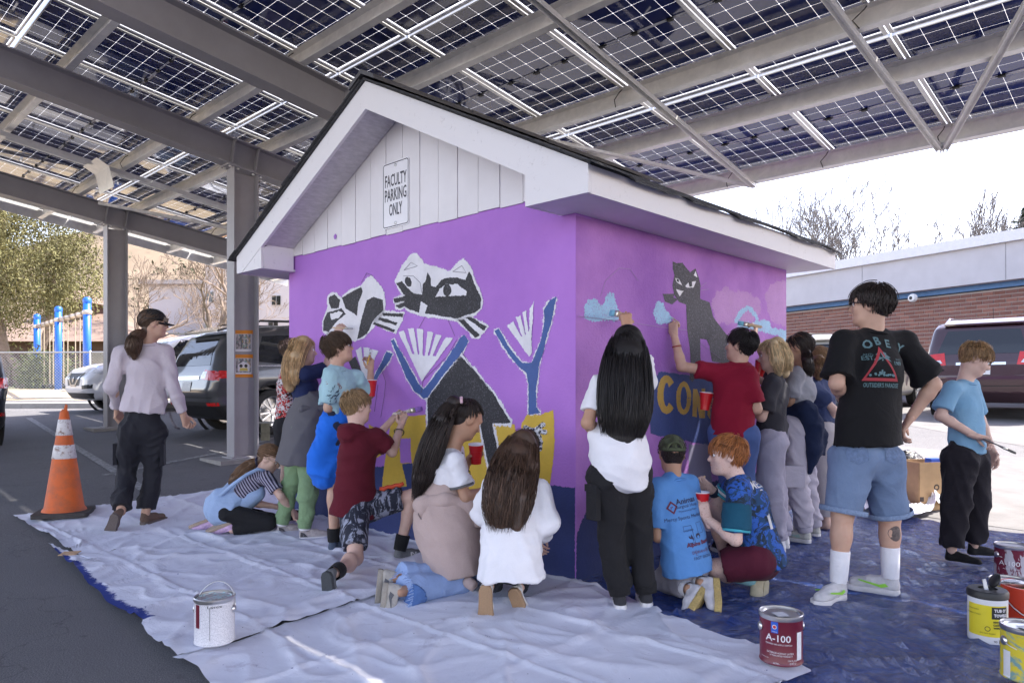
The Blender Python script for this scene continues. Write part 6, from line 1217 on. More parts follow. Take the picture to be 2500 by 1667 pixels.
for ch_, x, y, a in (('O', 285, 312, 14), ('B', 330, 297, 5), ('E', 379, 310, -6), ('Y', 436, 332, -16)):
    V, T = text_me(ch_, .062, bold=.0018); a = rad(a); decal('lettering', ([(v.x * 1.1 * math.cos(a) - v.y * math.sin(a), v.x * 1.1 * math.sin(a) + v.y * math.cos(a)) for v in V], T), hitp(x, y, bv, RG) or z(x, y, -.22), Xd, Yd, bv, pt, P16['root'], .0025, .25)
say('ANTI-', 291, 359, .016, pt, **kw); say('EST.', 291, 376, .030, pt, bold=.0006, **kw); say('SINCE', 430, 384, .015, pt, **kw); say('1989', 428, 402, .028, pt, bold=.0006, **kw); say("OUTSIDER'S PARADISE", 357, 505, .03, pt, w=.19, bold=.0005, squash=1.05, **kw)
tri = lambda k: [(0, .105 * k + .0), (.098 * k, -.078 * k), (-.098 * k, -.078 * k)]
for i in range(3):
    o_ = [(0, .108), (.098, -.076), (-.098, -.076)]; i_ = [(0, .078), (.078, -.06), (-.078, -.06)]; j = (i + 1) % 3; shape([o_[i], o_[j], i_[j], i_[i]], 357, 415, prr, .03, **kw)
for t in (20, 60, 100, 140, 175, -10, 200):
    a = rad(t); shape([(0, 0), (.03 * math.cos(a) - .008 * math.sin(a), .03 * math.sin(a) + .008), (.05 * math.cos(a), .045 * math.sin(a) - .012), (.03 * math.cos(a) + .008 * math.sin(a), .02 * math.sin(a) - .006)], 360, 375, pt, **kw)
shape([(-.004, .0), (.004, .0), (.0, -.07), (-.009, -.07)], 358, 380, pt, **kw)
for i in range(22):
    x, y = random.uniform(-.068, .068), random.uniform(0, .02); y = y * (1 - abs(x) / .075); shape([(x + .007 * math.cos(t), y + .006 * math.sin(t)) for t in [k * 1.2566 for k in range(5)]], 357, 458, pt, **kw)
HP = P16['HP']; mxx = [Vector(P16['Mx'][:, i]) for i in range(3)]
for sx in (-1, 1):
    MB().tube([HP(sx * .03, .47, .07), HP(sx * .28, .42, .075), HP(sx * .34, .36, .06)], .004, 6).build('glasses_rim', gm, P16['root'], True, rel=P16['root'].location); MB().tube([HP(sx * .34, .36, .06), HP(sx * .36, .0, .04)], .0028, 5).build('glasses_arm', gm, P16['root'], True, rel=P16['root'].location)
    MB().tube([HP(sx * .15 + .11 * math.cos(t), .455, -.0 + .085 * math.sin(t)) for t in [math.pi + i * .449 for i in range(8)]], .0014, 4).build('glasses_rim', gl, P16['root'], True, rel=P16['root'].location)
tt_ = decal('tattoo', tess([(.03 * math.cos(t), .042 * math.sin(t)) for t in [i * .3927 for i in range(16)]], .02), hitp(422, 1205, bvh_of(P16['body']), RG) or zpt(RG, 3.7, 422, 1205), (.85, .5, 0), (0, 0, 1), bvh_of(P16['body']), M('tattoo_ink', (.10, .075, .07), .6, var=.55, vs=90), P16['root'], .0015, .12)
for x, y in ((240, 830), (415, 830)):
    decal('back_pocket', tess([(-.055, .05), (.055, .05), (.05, -.03), (0, -.055), (-.05, -.03)], .03), hitp(x, y, bvh_of(P16['bot']), RG) or z(x, y, -.2), (1, .1 if x < 300 else .5, 0), (0, 0, 1), bvh_of(P16['bot']), M('denim_pocket', lin(98, 116, 146), .9, var=.2, vs=60), P16['root'], .004, .15)
for a in '12':
    p0 = P16['q']['h' + a].lerp(P16['q']['k' + a], .905); ax = unit(P16['q']['k' + a] - P16['q']['h' + a]); MB().lathe([(.119, -.014), (.122, -.01), (.122, .01), (.117, .014)], 28, p0, ax).build('hem', M('denim_hem', lin(118, 136, 164), .9, var=.25, vs=90), P16['root'], True, rel=P16['root'].location)
# 17 boy in light blue tee at the right
RG = (2260, 800, .3828)
P17 = person(RG, 4.72, dict(h=(322, 200, .0), n=(248, 335, .02), s1=(170, 390, -.08), s2=(285, 370, .16), e1=(92, 560, -.1), w1=(315, 690, -.14), e2=(350, 590, .22), w2=(418, 770, .18), p=(255, 800, .0), h1=(215, 840, -.05), h2=(300, 830, .06), k1=(190, 1110, -.05), k2=(315, 1100, .08), a1=(165, 1400, -.06), a2=(305, 1370, .1), t1=(265, 1500, -.12), t2=(440, 1455, .08), c=(245, 510, .02), w=(255, 680, .01)),
    'boy in light blue tee and black sweatpants looking down at a thin brush', H=1.48, face=(.75, -.38, -.48), hup=(.3, -.15, .94), seed=17, plant='12', hh=.205,
    hairs=dict(mat=HB('honey', (.30, .18, .085)), n=620, ln=.4, puff=1.05, nape=-.62, fringe=.1, whorl=(0, -.45, .85)), top=dict(mat=cloth('powder_blue', lin(118, 158, 186)), hem=(262, 805, .0), hr=.172, sl=.82, sr=.078, g=.024, fold=.006, ff=11),
    bot=dict(mat=cloth('black_fleece', (.014, .012, .016), .95), le=1.93, kr=.105, ar=.085, g=.03, fold=.008), hands={'1': dict(curl=.65, d=(.9, -.05, -.2), n=(.2, -.2, -.9), pinch=True), '2': dict(curl=.4, d=(.2, -.1, -.9), n=(-.8, -.3, -.2))},
    shoes=dict(um=cloth('sock_black', None), sm=rub_k, ln=.225, kind='sock'))
brush(zpt(RG, 4.53, 365, 705), zpt(RG, 4.5, 575, 800), 'thin dark paint brush held by the boy in the light blue tee', (.12, .11, .1), w=.016, wood=(.12, .11, .11))
# remaining brushes and cups
RG = (240, 740, .3634)
brush(zpt((690, 560, .3443), 5.42, 350, 696), zpt((690, 560, .3443), 5.46, 500, 703), 'slim brush above the brown-haired boy\'s head', (.4, .4, .42), w=.016)
brush(zpt((690, 560, .3443), 5.28, 598, 960), zpt((690, 560, .3443), 5.4, 630, 850), 'yellow-handled brush in the brown-haired boy\'s raised hand', (.65, .65, .66), w=.02, wood=(.66, .42, .08))
cup(zpt((690, 560, .3443), 5.22, 625, 1125), 'red cup between the brown-haired boy and the mural')
brush(zpt((740, 920, .3636), 4.99, 600, 250), zpt((740, 920, .3636), 5.12, 800, 212), 'white-handled brush held in both hands by the maroon-tee boy', lin(140, 100, 180), w=.036, wood=(.68, .62, .56))
brush(zpt((1350, 600, .287), 4.24, 672, 592), zpt((1350, 600, .287), 4.34, 482, 570), 'wide brush painting the pale blue cloud by the long black hair', (.18, .42, .55), w=.04)
# ------------------------------------------------------------------ drop cloths and tarp
def DD(u, v): k = 2500 / 2352; return G(u * k, v * k)
def poly_at(P, t):
    ls = [(P[i + 1] - P[i]).length for i in range(len(P) - 1)]; tot = sum(ls); x = t * tot
    for i, l in enumerate(ls):
        if x <= l or i == len(ls) - 1: return P[i].lerp(P[i + 1], min(1, x / l if l else 0))
        x -= l
def ridge(p, sc, seed): return 1 - abs(noise.noise((p[0] * sc + seed, p[1] * sc, seed * 1.7))) * 2
def drape(name, back, front, left, right, n, m, mat, dz, amp, seed, stain=None):
    """sheet between four ground polylines (back/front run left to right, left/right run back to front)"""
    Bk, Fr, Le, Ri = [[DD(*p) if not isinstance(p, Vector) else p for p in e] for e in (back, front, left, right)]
    V = []; st = []
    for j in range(m + 1):
        for i in range(n + 1):
            s, t = i / n, j / m
            a = poly_at(Bk, s) * (1 - t) + poly_at(Fr, s) * t + poly_at(Le, t) * (1 - s) + poly_at(Ri, t) * s
            b_ = (Bk[0] * (1 - s) + Bk[-1] * s) * (1 - t) + (Fr[0] * (1 - s) + Fr[-1] * s) * t; p = a - b_
            e = min(s, 1 - s, t, 1 - t); ed = noise.noise((p.x * 3, p.y * 3, seed)) * .02 * max(0, 1 - e * 12)
            x, y = p.x + ed, p.y + ed
            w = amp * (max(0, ridge((x, y), 1.6, seed)) ** 5 * 1.1 + max(0, ridge((x, y), 3.7, seed + 4)) ** 4 * .7 + .45 * (noise.noise((x * 2.2, y * 2.2, seed)) + .6) + .10 * noise.noise((x * 14, y * 14, seed)) + .9 * max(0, ridge((x * .35 + y * .5, y * .2 - x * .9), 2.6, seed + 9)) ** 8)
            q = Vector((x, y, 0)) - C0; fx = abs(((q.dot(L) / .62) % 1) - .5) * 2; fy = abs(((q.dot(R) / .55) % 1) - .5) * 2
            w += amp * .8 * (max(0, fx - .93) / .07 + max(0, fy - .93) / .07)
            V.append((x, y, gz(x, y) + dz + max(0, w))); st.append(stain(s, t) if stain else 0)
    k = n + 1; Q = np.array([(j * k + i, (j + 1) * k + i, (j + 1) * k + i + 1, j * k + i + 1) for j in range(m) for i in range(n)])
    me = mesh(name, V, Q, mat, True); at = me.color_attributes.new('stain', 'FLOAT_COLOR', 'POINT'); s_ = np.array(st, np.float32)
    at.data.foreach_set('color', np.stack([s_, s_, s_, np.ones_like(s_)], 1).ravel()); return obj(name, me)
m_, nt, b = mk('canvas'); co = coords(nt); at = nd(nt, 'Attribute', attribute_name='stain').outputs['Fac']
c = mix(nt, ramp(nt, ntex(nt, co, 2.2, 6, .65), .3, .7), (.72, .73, .82), (.80, .81, .89))
c = mix(nt, math_(nt, 'MULTIPLY', ramp(nt, ntex(nt, co, 7, 6, .7), .6, .72), .25), c, (.42, .36, .34))
f = ramp(nt, math_(nt, 'ADD', at, math_(nt, 'MULTIPLY', ntex(nt, co, 16, 8, .8, .5), .9)), .92, 1.02); c = mix(nt, f, c, lin(56, 70, 140))
spk = ramp(nt, ntex(nt, co, 55, 2, .5), .765, .775); c = mix(nt, spk, c, (.05, .05, .09))
c = mix(nt, math_(nt, 'MULTIPLY', ramp(nt, ntex(nt, co, 3, 8, .75, 2), .57, .66), .3), c, (.34, .29, .36)); c = mix(nt, ramp(nt, ntex(nt, co, 24, 3, .6), .735, .75), c, (.07, .08, .26)); c = mix(nt, ramp(nt, ntex(nt, nd(nt, 'Mapping', {'Vector': co, 'Location': (4, 9, 0)}).outputs[0], 30, 3, .6), .76, .77), c, (.35, .16, .4))
nt.links.new(c, b.inputs['Base Color']); b.inputs['Roughness'].default_value = .95; b.inputs['Specular IOR Level'].default_value = .15
h = math_(nt, 'ADD', ntex(nt, co, 3.2, 6, .6, 1.2), math_(nt, 'MULTIPLY', ntex(nt, co, 500, 2), .02)); bump(nt, b, h, .35, .03); canvas = m_
tag(drape('drop_cloth', [(33, 1186), (170, 1172), (500, 1128), (660, 1118)], [(132, 1246), (185, 1283), (469, 1228), (740, 1188)], [(33, 1186), (80, 1216), (132, 1246)], [(660, 1118), (740, 1188)], 150, 34, canvas, .010, .012, 1), 'rear white canvas drop cloth running under the cone to the wall', 'drop cloth', 'drop cloths by the shed')
tag(drape('drop_cloth', [(112, 1255), (185, 1286), (469, 1231), (740, 1190), (862, 1226)], [(407, 1527), (542, 1484), (847, 1381), (1120, 1300), (1322, 1347)], [(112, 1255), (160, 1300), (250, 1395), (325, 1440), (320, 1450), (407, 1527)], [(862, 1226), (1100, 1288), (1322, 1347)], 170, 90, canvas, .022, .014, 2, lambda s, t: max(0, 1 - s / .085) * (1 if .06 < t < .8 else .2) * .75), 'middle white canvas drop cloth with blue paint smeared along its left edge', 'drop cloth', 'drop cloths by the shed')
tag(drape('drop_cloth', [(395, 1522), (542, 1480), (847, 1377), (1120, 1296), (1300, 1330)], [(640, 1750), (1100, 1750), (1500, 1700), (1760, 1590)], [(395, 1522), (450, 1545), (640, 1750)], [(1300, 1330), (1440, 1375), (1560, 1428), (1690, 1475), (1800, 1508), (1868, 1546), (1760, 1590)], 170, 80, canvas, .010, .014, 3), 'front white canvas drop cloth reaching the maroon paint can', 'drop cloth', 'drop cloths by the shed')
m_, nt, b = mk('tarp_blue'); co = coords(nt)
c = mix(nt, ramp(nt, ntex(nt, co, 1.5, 5, .6), .3, .7), (.006, .036, .20), (.012, .062, .31)); c = mix(nt, ramp(nt, ntex(nt, co, 5, 7, .75, .8), .70, .84), c, (.14, .16, .3))
nt.links.new(c, b.inputs['Base Color']); b.inputs['Roughness'].default_value = .16; b.inputs['Specular IOR Level'].default_value = .9
v1 = nd(nt, 'TexVoronoi', {'Vector': nd(nt, 'Mapping', {'Vector': co, 'Scale': (1, 1, .2)}).outputs[0], 'Scale': 5.5}, feature='DISTANCE_TO_EDGE').outputs['Distance']
h = math_(nt, 'ADD', math_(nt, 'MULTIPLY', math_(nt, 'MINIMUM', v1, .12), 1.4), ntex(nt, co, 9, 8, .68, 2.2)); bump(nt, b, h, 1.0, .05)
_a, _b = DD(1300, 1330), DD(1868, 1546); V = []; n, m = 150, 150; r0, r1, l0, l1 = -3.2, 3.42, -6.2, -.003
for j in range(m + 1):
    for i in range(n + 1):
        rr, ll = r0 + (r1 - r0) * i / n, l0 + (l1 - l0) * j / m; e = noise.noise((ll * 1.5, rr * 1.5, 3)) * .06
        if i > n - 4: rr += e
        p = B(ll, rr); x, y = p.x, p.y
        w = .018 * max(0, ridge((x, y), 2.1, 21)) ** 5 + .015 * max(0, ridge((x * .6, y * 1.6), 4.3, 23)) ** 4 + .005 * (noise.noise((x * 6, y * 6, 5)) + .5) + .003 * noise.noise((x * 17, y * 17, 5))
        fx = abs(((ll / .95) % 1) - .5) * 2; fy = abs(((rr / .95 + .3) % 1) - .5) * 2; w += .008 * (max(0, fx - .95) / .05 + max(0, fy - .95) / .05)
        dl = abs((Vector((x, y, 0)) - Vector((2.35, 5.35, 0))).dot(Vector((.7, .72, 0)).normalized())); w += .022 * max(0, 1 - dl / .035) if x > 2.1 and y < 5.6 else 0
        if (x - _a.x) * (_b.y - _a.y) - (y - _a.y) * (_b.x - _a.x) > .04: w *= .12
        V.append((x, y, gz(x, y) + .003 + max(0, w)))
k = n + 1; Q = np.array([(j * k + i, (j + 1) * k + i, (j + 1) * k + i + 1, j * k + i + 1) for j in range(m) for i in range(n)])
tag(obj('tarp', mesh('tarp', V, Q, m_, True)), 'crinkled glossy blue plastic tarp spread along the right wall', 'tarp')
pt_ = G(1075 * .36 + 0, 0) if False else G(372 * .4573, 950 + 903 * .4573)
tag(MB().box(pt_ + Vector((0, 0, .036)), (.05, .012, 0), (-.012, .055, 0), (0, 0, .002)).build('tag_patch', M('tag_peach', (.6, .38, .22), .8)), 'small peach tag lying on the corner of the middle drop cloth', 'tag')
# ------------------------------------------------------------------ cans, tub, bucket, cone, box, bag
tin = M('tin', (.62, .61, .6), .28, .95, var=.1, vs=20)
def can(u, v, r, h, body, label, lid=None, dirty=None, bail=None, group='paint cans'):
    p = G(u, v); p = p + Vector((p.x, p.y, 0)).normalized() * r; p.z = gz(p.x, p.y) + .034
    t = empty('paint_can', p, label, 'paint can', group)
    bo = sharp(MB().lathe([(0, .002), (r * .96, .002), (r * 1.0, .004), (r * 1.02, .008), (r, .013), (r * .985, .016), (r * .985, h - .02), (r, h - .016)], 40).build('can_body', body, t), 35)
    sharp(MB().lathe([(r * .995, h - .018), (r * 1.03, h - .012), (r * 1.03, h), (r * 1.0, h + .003), (r * .96, h), (r * .95, h - .009), (r * .9, h - .010)], 40).build('rim', tin, t), 35)
    ld = sharp(MB().lathe([(r * .9, h - .010), (r * .88, h - .004), (r * .84, h - .003), (r * .8, h - .008), (0, h - .008)], 40).build('lid', lid or tin, t), 35)
    for s in (-1, 1):
        ex = Vector((s * r * .99, -.0, h * .72)); MB().lathe([(.018, 0), (.018, .004), (.009, .009), (0, .009)], 14, ex, (s, 0, 0)).build('ear', tin, t, True)
    if bail: MB().tube([Vector((-math.cos(a) * r * 1.06, bail[0] * math.sin(a), h * .72 + bail[1] * math.sin(a))) for a in [i * math.pi / 14 for i in range(15)]], .0022, 6).build('bail', tin, t, True)
    return t, bo, p
def canprint(t, bo, p, items):
    bv = bvh_of(bo); d = Vector((p.x, p.y, 0)).normalized(); X = Vector((d.y, -d.x, 0)); N = -d
    for it in items:
        kind, x, z, sz, mt = it[:5]; a = x / bo.dimensions.x * 2; rot = Matrix.Rotation(a, 3, 'Z'); Xr = rot @ X; Nr = rot @ N; o = p + Vector((0, 0, z))
        if kind == 't':
            V, T = text_me(it[5], sz, bold=it[7] if len(it) > 7 else 0); k = it[6] / (max(v.x for v in V) - min(v.x for v in V)) if len(it) > 6 and it[6] else 1
            decal('lettering', ([(v.x * k, v.y) for v in V], T), o, Xr, Z, bv, mt, t, .0026, .3)
        else:
            P_ = it[5] if kind == 'p' else [(-sz, -it[5]), (sz, -it[5]), (sz, it[5]), (-sz, it[5])]
            decal('label_print', tess(P_, .012), o, Xr, Z, bv, mt, t, .0008 + (it[6] if len(it) > 6 else 0), .3)
mar = M('label_maroon', (.13, .008, .025), .3, var=.1, vs=5); wi = M('ink_white', (.72, .7, .72), .5, var=.05); ki = M('ink_black', (.02, .02, .02), .5); blu = M('ink_blue', (.02, .1, .5), .4); red = M('ink_red', (.5, .03, .03), .4); yl = M('label_yellow', (.72, .60, .03), .35, var=.05)
t, bo, p = can(1907, 1650, .084, .197, mar, 'maroon paint can lettered A-100 standing on the front drop cloth corner')
canprint(t, bo, p, [('t', -.012, .112, .038, wi, 'A-100', .095, .0004), ('t', -.01, .089, .0085, wi, 'PREFERRED 100% ACRYLIC FORMULA', .1), ('t', -.004, .055, .0105, wi, 'EXTERIOR ACRYLIC LATEX', .1), ('t', .0, .045, .0085, wi, '10 YEAR LIMITED WARRANTY', .085), ('t', -.02, .014, .008, wi, '- SATIN -'), ('t', .045, .028, .009, wi, '124 FL OZ'), ('t', .047, .018, .009, wi, '(3.67 L)'), ('t', -.07, .03, .006, wi, 'INTERIOR USE'),
    ('r', -.026, .155, .014, blu, .022), ('p', -.026, .157, 0, wi, [(.009 * math.cos(i * .6283), .009 * math.sin(i * .6283)) for i in range(10)], .0006), ('p', -.026, .157, 0, red, [(.0065 * math.cos(i * .6283), .0065 * math.sin(i * .6283)) for i in range(10)], .001), ('t', -.026, .139, .006, wi, 'Williams'), ('r', .082, .082, .014, M('sticker', (.7, .7, .72), .5, var=.06, vs=60), .055)])
MB().box((-.01, -.02, .193), (.024, .004, 0), (-.004, .026, 0), (0, 0, .0008)).build('sticker', M('sticker'), t)
aq = blotch('lid_dirty', [(.5, .47, .46), (.42, .6, .62), (.35, .3, .3)], 22)
m_, nt, b = mk('white_label'); co = coords(nt); sx = nd(nt, 'SeparateXYZ', {'Vector': co})
ln_ = math_(nt, 'LESS_THAN', math_(nt, 'FRACT', math_(nt, 'MULTIPLY', sx.outputs[2], 170)), .45); ln_ = math_(nt, 'MULTIPLY', ln_, math_(nt, 'GREATER_THAN', ntex(nt, nd(nt, 'Mapping', {'Vector': co, 'Scale': (260, 260, 170)}).outputs[0], 1, 1), .48))
c = mix(nt, math_(nt, 'MULTIPLY', ln_, .5), (.66, .65, .68), (.2, .2, .25)); drp = ramp(nt, math_(nt, 'ADD', math_(nt, 'MULTIPLY', sx.outputs[2], 5), math_(nt, 'MULTIPLY', ntex(nt, nd(nt, 'Mapping', {'Vector': co, 'Scale': (1, 1, .12)}).outputs[0], 34, 4), .55)), 1.12, 1.15)
c = mix(nt, drp, c, (.36, .58, .6)); nt.links.new(c, b.inputs['Base Color']); b.inputs['Roughness'].default_value = .45
t, bo, p = can(524, 1600, .084, .2, m_, 'white-labelled paint can with aqua drips and wire handle up', aq, bail=(.05, .105))
canprint(t, bo, p, [('r', -.082, .13, .012, mar, .05), ('r', -.02, .1, .0008, ki, .07), ('t', .0, .172, .016, ki, 'Latex', .06)])
mg = blotch('maroon_dripped', [(.13, .008, .03), (.42, .40, .44)], 6, (1, 1, .35), .5, .52, .3)
t, bo, p = can(2469, 1434, .084, .197, mg, 'maroon paint can with grey drips at the right edge behind the others', M('lid_grey', (.45, .44, .47), .4, var=.1), bail=(-.06, -.02))
canprint(t, bo, p, [('t', -.01, .1, .038, wi, 'A-100', .1), ('t', 0, .07, .01, wi, 'ACRYLIC LATEX', .08)])
can(2512, 1430, .06, .13, yl, 'small yellow paint can partly cut off beside the dripped maroon can')
t, bo, p = can(2466, 1545, .084, .197, M('label_olive', (.34, .27, .04), .35, var=.15), 'dull yellow paint can behind the tub of wipes'); MB().box((.0, -.01, .193), (.03, .004, 0), (-.004, .02, 0), (0, 0, .0008)).build('sticker', M('sticker'), t)
t, bo, p = can(2505, 1694, .084, .2, blotch('label_yellow_green', [(.62, .50, .03), (.16, .3, .3)], 4), 'yellow-green paint can cut off at the bottom right corner', bail=(-.07, -.03)); MB().box((.0, -.01, .196), (.03, .004, 0), (-.004, .022, 0), (0, 0, .0008)).build('sticker', M('sticker'), t)
canprint(t, bo, p, [('r', -.07, .06, .016, M('sticker'), .05)])
# tub of wipes
p = G(2411, 1582); r, h = .077, .2; p = p + Vector((p.x, p.y, 0)).normalized() * r; p.z = gz(p.x, p.y) + .014
t = empty('wipes_tub', p, 'yellow and white tub of cleaning wipes with open black lid', 'tub')
bo = sharp(MB().lathe([(0, 0), (r * .94, 0), (r * .98, .004), (r, .012), (r, h)], 40).build('tub_body', M('tub_white', (.7, .7, .72), .4, var=.03), t), 35)
sharp(MB().lathe([(r * 1.0, h - .004), (r * 1.05, h - .002), (r * 1.05, h + .022), (r * .98, h + .03), (r * .5, h + .032), (r * .48, h + .024), (0, h + .024)], 40).build('lid', cab, t), 35)
MB().lathe([(0, 0), (.034, 0), (.036, .004), (.03, .01), (0, .01)], 24, (.045, .015, h + .06), (-.85, .1, .45)).build('flap', cab, t, True)
MB().prism([(-.012, .0, h + .02), (.006, .0, h + .02), (-.012, -.006, h + .075), (-.024, -.004, h + .07)], (0, .004, 0)).build('wipe', M('wipe_white', (.72, .72, .74), .9, bs=20), t)
canprint(t, bo, p, [('r', -.115 + .115, .105, .1, yl, .068), ('r', .05, .142, .034, ki, .026, .0006), ('t', .05, .153, .017, wi, 'TUB O\'', .052, .0008), ('t', .052, .132, .017, wi, 'TOWELS', .058, .0008), ('t', .045, .103, .011, ki, 'HEAVY DUTY', .05, .0005), ('t', .043, .09, .011, ki, 'CLEANING', .045, .0005), ('t', .036, .077, .011, ki, 'WIPES', .03, .0005), ('t', .03, .018, .014, ki, '90'), ('r', .055, .018, .01, ki, .009, .0006), ('t', -.06, .15, .007, ki, 'CLEANING WIPES'), ('t', -.06, .13, .007, ki, 'FOR HANDS & TOOLS'), ('t', .0, .052, .008, ki, 'DO NOT FLUSH'), ('p', .0, .072, 0, ki, ring(0, 0, .011, .011, 0, 6.28, .0025), .0006)])
# red bucket
p = G(2512, 1556); p = p + Vector((p.x, p.y, 0)).normalized() * .08; p.z = gz(p.x, p.y) + .012
t = empty('plastic_bucket', p, 'bright red-orange plastic bucket cut off at the right edge', 'bucket')
rb = M('bucket_red', (.62, .05, .015), .35, var=.05)
sharp(MB().lathe([(0, 0), (.09, 0), (.095, .005), (.102, .11), (.11, .112), (.113, .2), (.12, .2), (.12, .212), (.108, .212), (.1, .1), (.09, .01), (0, .01)], 36).build('pail', rb, t), 35); MB().tube([(-math.cos(a) * .122, -.1 * math.sin(a), .17 - .1 * math.sin(a)) for a in [i * math.pi / 12 for i in range(13)]], .003, 6).build('bail', tin, t, True)
# traffic cone
p = G(157, 1262); t = empty('traffic_cone', p + Vector((0, 0, .03)), 'worn orange traffic cone with two scuffed white reflective bands', 'traffic cone')
m_, nt, b = mk('cone_orange'); co = coords(nt); c = mix(nt, ramp(nt, ntex(nt, co, 9, 7, .7), .45, .75), (.62, .12, .02), (.34, .10, .045)); c = mix(nt, ramp(nt, ntex(nt, co, 24, 6, .8), .64, .74), c, (.12, .07, .05)); nt.links.new(c, b.inputs['Base Color']); b.inputs['Roughness'].default_value = .65; bump(nt, b, ntex(nt, co, 30, 4), .15, .01)
mr, nt, b = mk('cone_reflective'); co = coords(nt); c = mix(nt, ramp(nt, ntex(nt, co, 28, 8, .8), .52, .6), (.62, .6, .6), (.24, .16, .13)); nt.links.new(c, b.inputs['Base Color']); b.inputs['Roughness'].default_value = .5
rc_ = lambda z: .158 - .128 * (z / .88)
sharp(MB().lathe([(.168, .03), (.162, .045), (rc_(.06), .06), (rc_(.47), .47), (rc_(.6), .6), (rc_(.8), .8), (rc_(.86), .86), (.016, .885), (.012, .86)], 32).build('cone_body', m_, t), 40)
mb = MB(); mb.prism([(.006, -.025, .87), (.028, -.018, .85), (.024, .0, .92), (.005, .005, .93)], (0, .01, 0)); mb.build('torn_tip', m_, t)
for z0, z1 in ((.47, .585), (.665, .80)): MB().lathe([(rc_(z0) + .001, z0), (rc_(z0) + .0035, z0 + .004), (rc_(z1) + .0035, z1 - .004), (rc_(z1) + .001, z1)], 32).build('reflective_band', mr, t, True)
ang = rad(20); Xc, Yc = Vector((math.cos(ang), math.sin(ang), 0)), Vector((-math.sin(ang), math.cos(ang), 0))
mb = MB(); o_ = rrect(.205, .205, .03); mb.prism([Xc * a + Yc * b2 + Z * -.006 for a, b2 in o_], Z * .036); sharp(mb.build('base', M('cone_base', (.045, .04, .038), .85, var=.35, vs=14, bs=60), t), 40)
# cardboard box, bin bag, cloth heap
cb = M('cardboard', (.42, .27, .14), .85, var=.1, vs=9, bs=120, bst=.1); p = G(2266, 1238); t = empty('cardboard_box', p, 'open brown cardboard box standing in the sun behind the man', 'box')
d = Vector((.97, .2, 0)).normalized(); e = Vector((-.2, .97, 0)); w_, h_ = .21, .42
for a, b2, nm in ((-e * .14, d, 'panel'), (e * .14, d, 'panel'), (-d * w_, e, 'panel'), (d * w_, e, 'panel')):
    hw = w_ if b2 is d else .135; MB().box(a + Z * (h_ / 2), b2 * hw, (e if b2 is d else d) * .003, Z * h_ / 2).build(nm, cb, t)
MB().box(Z * .01, d * .2, e * .13, Z * .004).build('panel', cb, t)
lf = lambda pl: [d * a - e * .1446 + Z * b2 for a, b2 in pl]; kb = M('box_print', (.05, .035, .03), .8)
rg_ = ring(-.04, .2, .028, .028, 0, 6.28, .012); n = len(rg_); V, T = tess(rg_); obj('print', mesh('print', lf([(v.x, v.y) for v in V]), T, kb), t)
for (x, y, w2, h2) in ((.06, .2, .006, .04), (.14, .18, .003, .05), (.15, .18, .003, .05), (.16, .18, .003, .05), (-.19, .1, .02, .02)): MB().prism(lf([(x - w2, y - h2), (x + w2, y - h2), (x + w2, y + h2), (x - w2, y + h2)]), -e * .0008).build('print', kb, t)
MB().box(d * .06 + Z * .41, d * .06, e * .04, Z * .03).build('blue_wrapper', M('wrapper_blue', (.02, .1, .55), .3), t)
f = Fld(.012); p = G(2222, 1215); p.y += .05
for i in range(26): f.ell(p + Vector((random.uniform(-.1, .1), random.uniform(-.08, .1), .06 + .3 * random.random())), (random.uniform(.05, .1), random.uniform(.05, .1), random.uniform(.05, .1)), .03)
f.ell(p + Vector((0, 0, .4)), (.07, .06, .07), .02); f.plane(p, (0, 0, -1))
bg = empty('bin_bag', p, 'crumpled black plastic bin bag next to the cardboard box', 'bag'); vobj('bag', f.build((.008, 22, 5)), M('bag_black', (.012, .012, .013), .22, var=.2, bs=14, bst=.9, bd=.03), bg)
tag(drape('cloth_heap', [(1975, 1165), (2080, 1150), (2190, 1160)], [(1990, 1200), (2090, 1200), (2160, 1180)], [(1975, 1165), (1990, 1200)], [(2190, 1160), (2160, 1180)], 60, 24, canvas, .012, .07, 9), 'rumpled white cloth on the sunlit ground by the cardboard box', 'cloth')
for u_, v_ in ((648, 1075),):
    p = G(u_, v_); t = empty('cable_reel', p, 'small weathered power box with black cable behind the grey column', 'power box')
    MB().box((0, 0, .13), (.06, .02, 0), (-.015, .05, 0), (0, 0, .13)).build('housing', M('box_olive', (.14, .13, .09), .7, var=.3, vs=12), t); MB().box((0, 0, .27), (.1, .03, 0), (-.02, .08, 0), (0, 0, .012)).build('cover', M('box_grey', (.2, .2, .19), .6, var=.2), t)
    MB().tube([(.06, 0, .2), (.2, -.02, .24), (.35, 0, .2), (.5, .03, .14)], .012, 6).build('cable', cab, t, True)
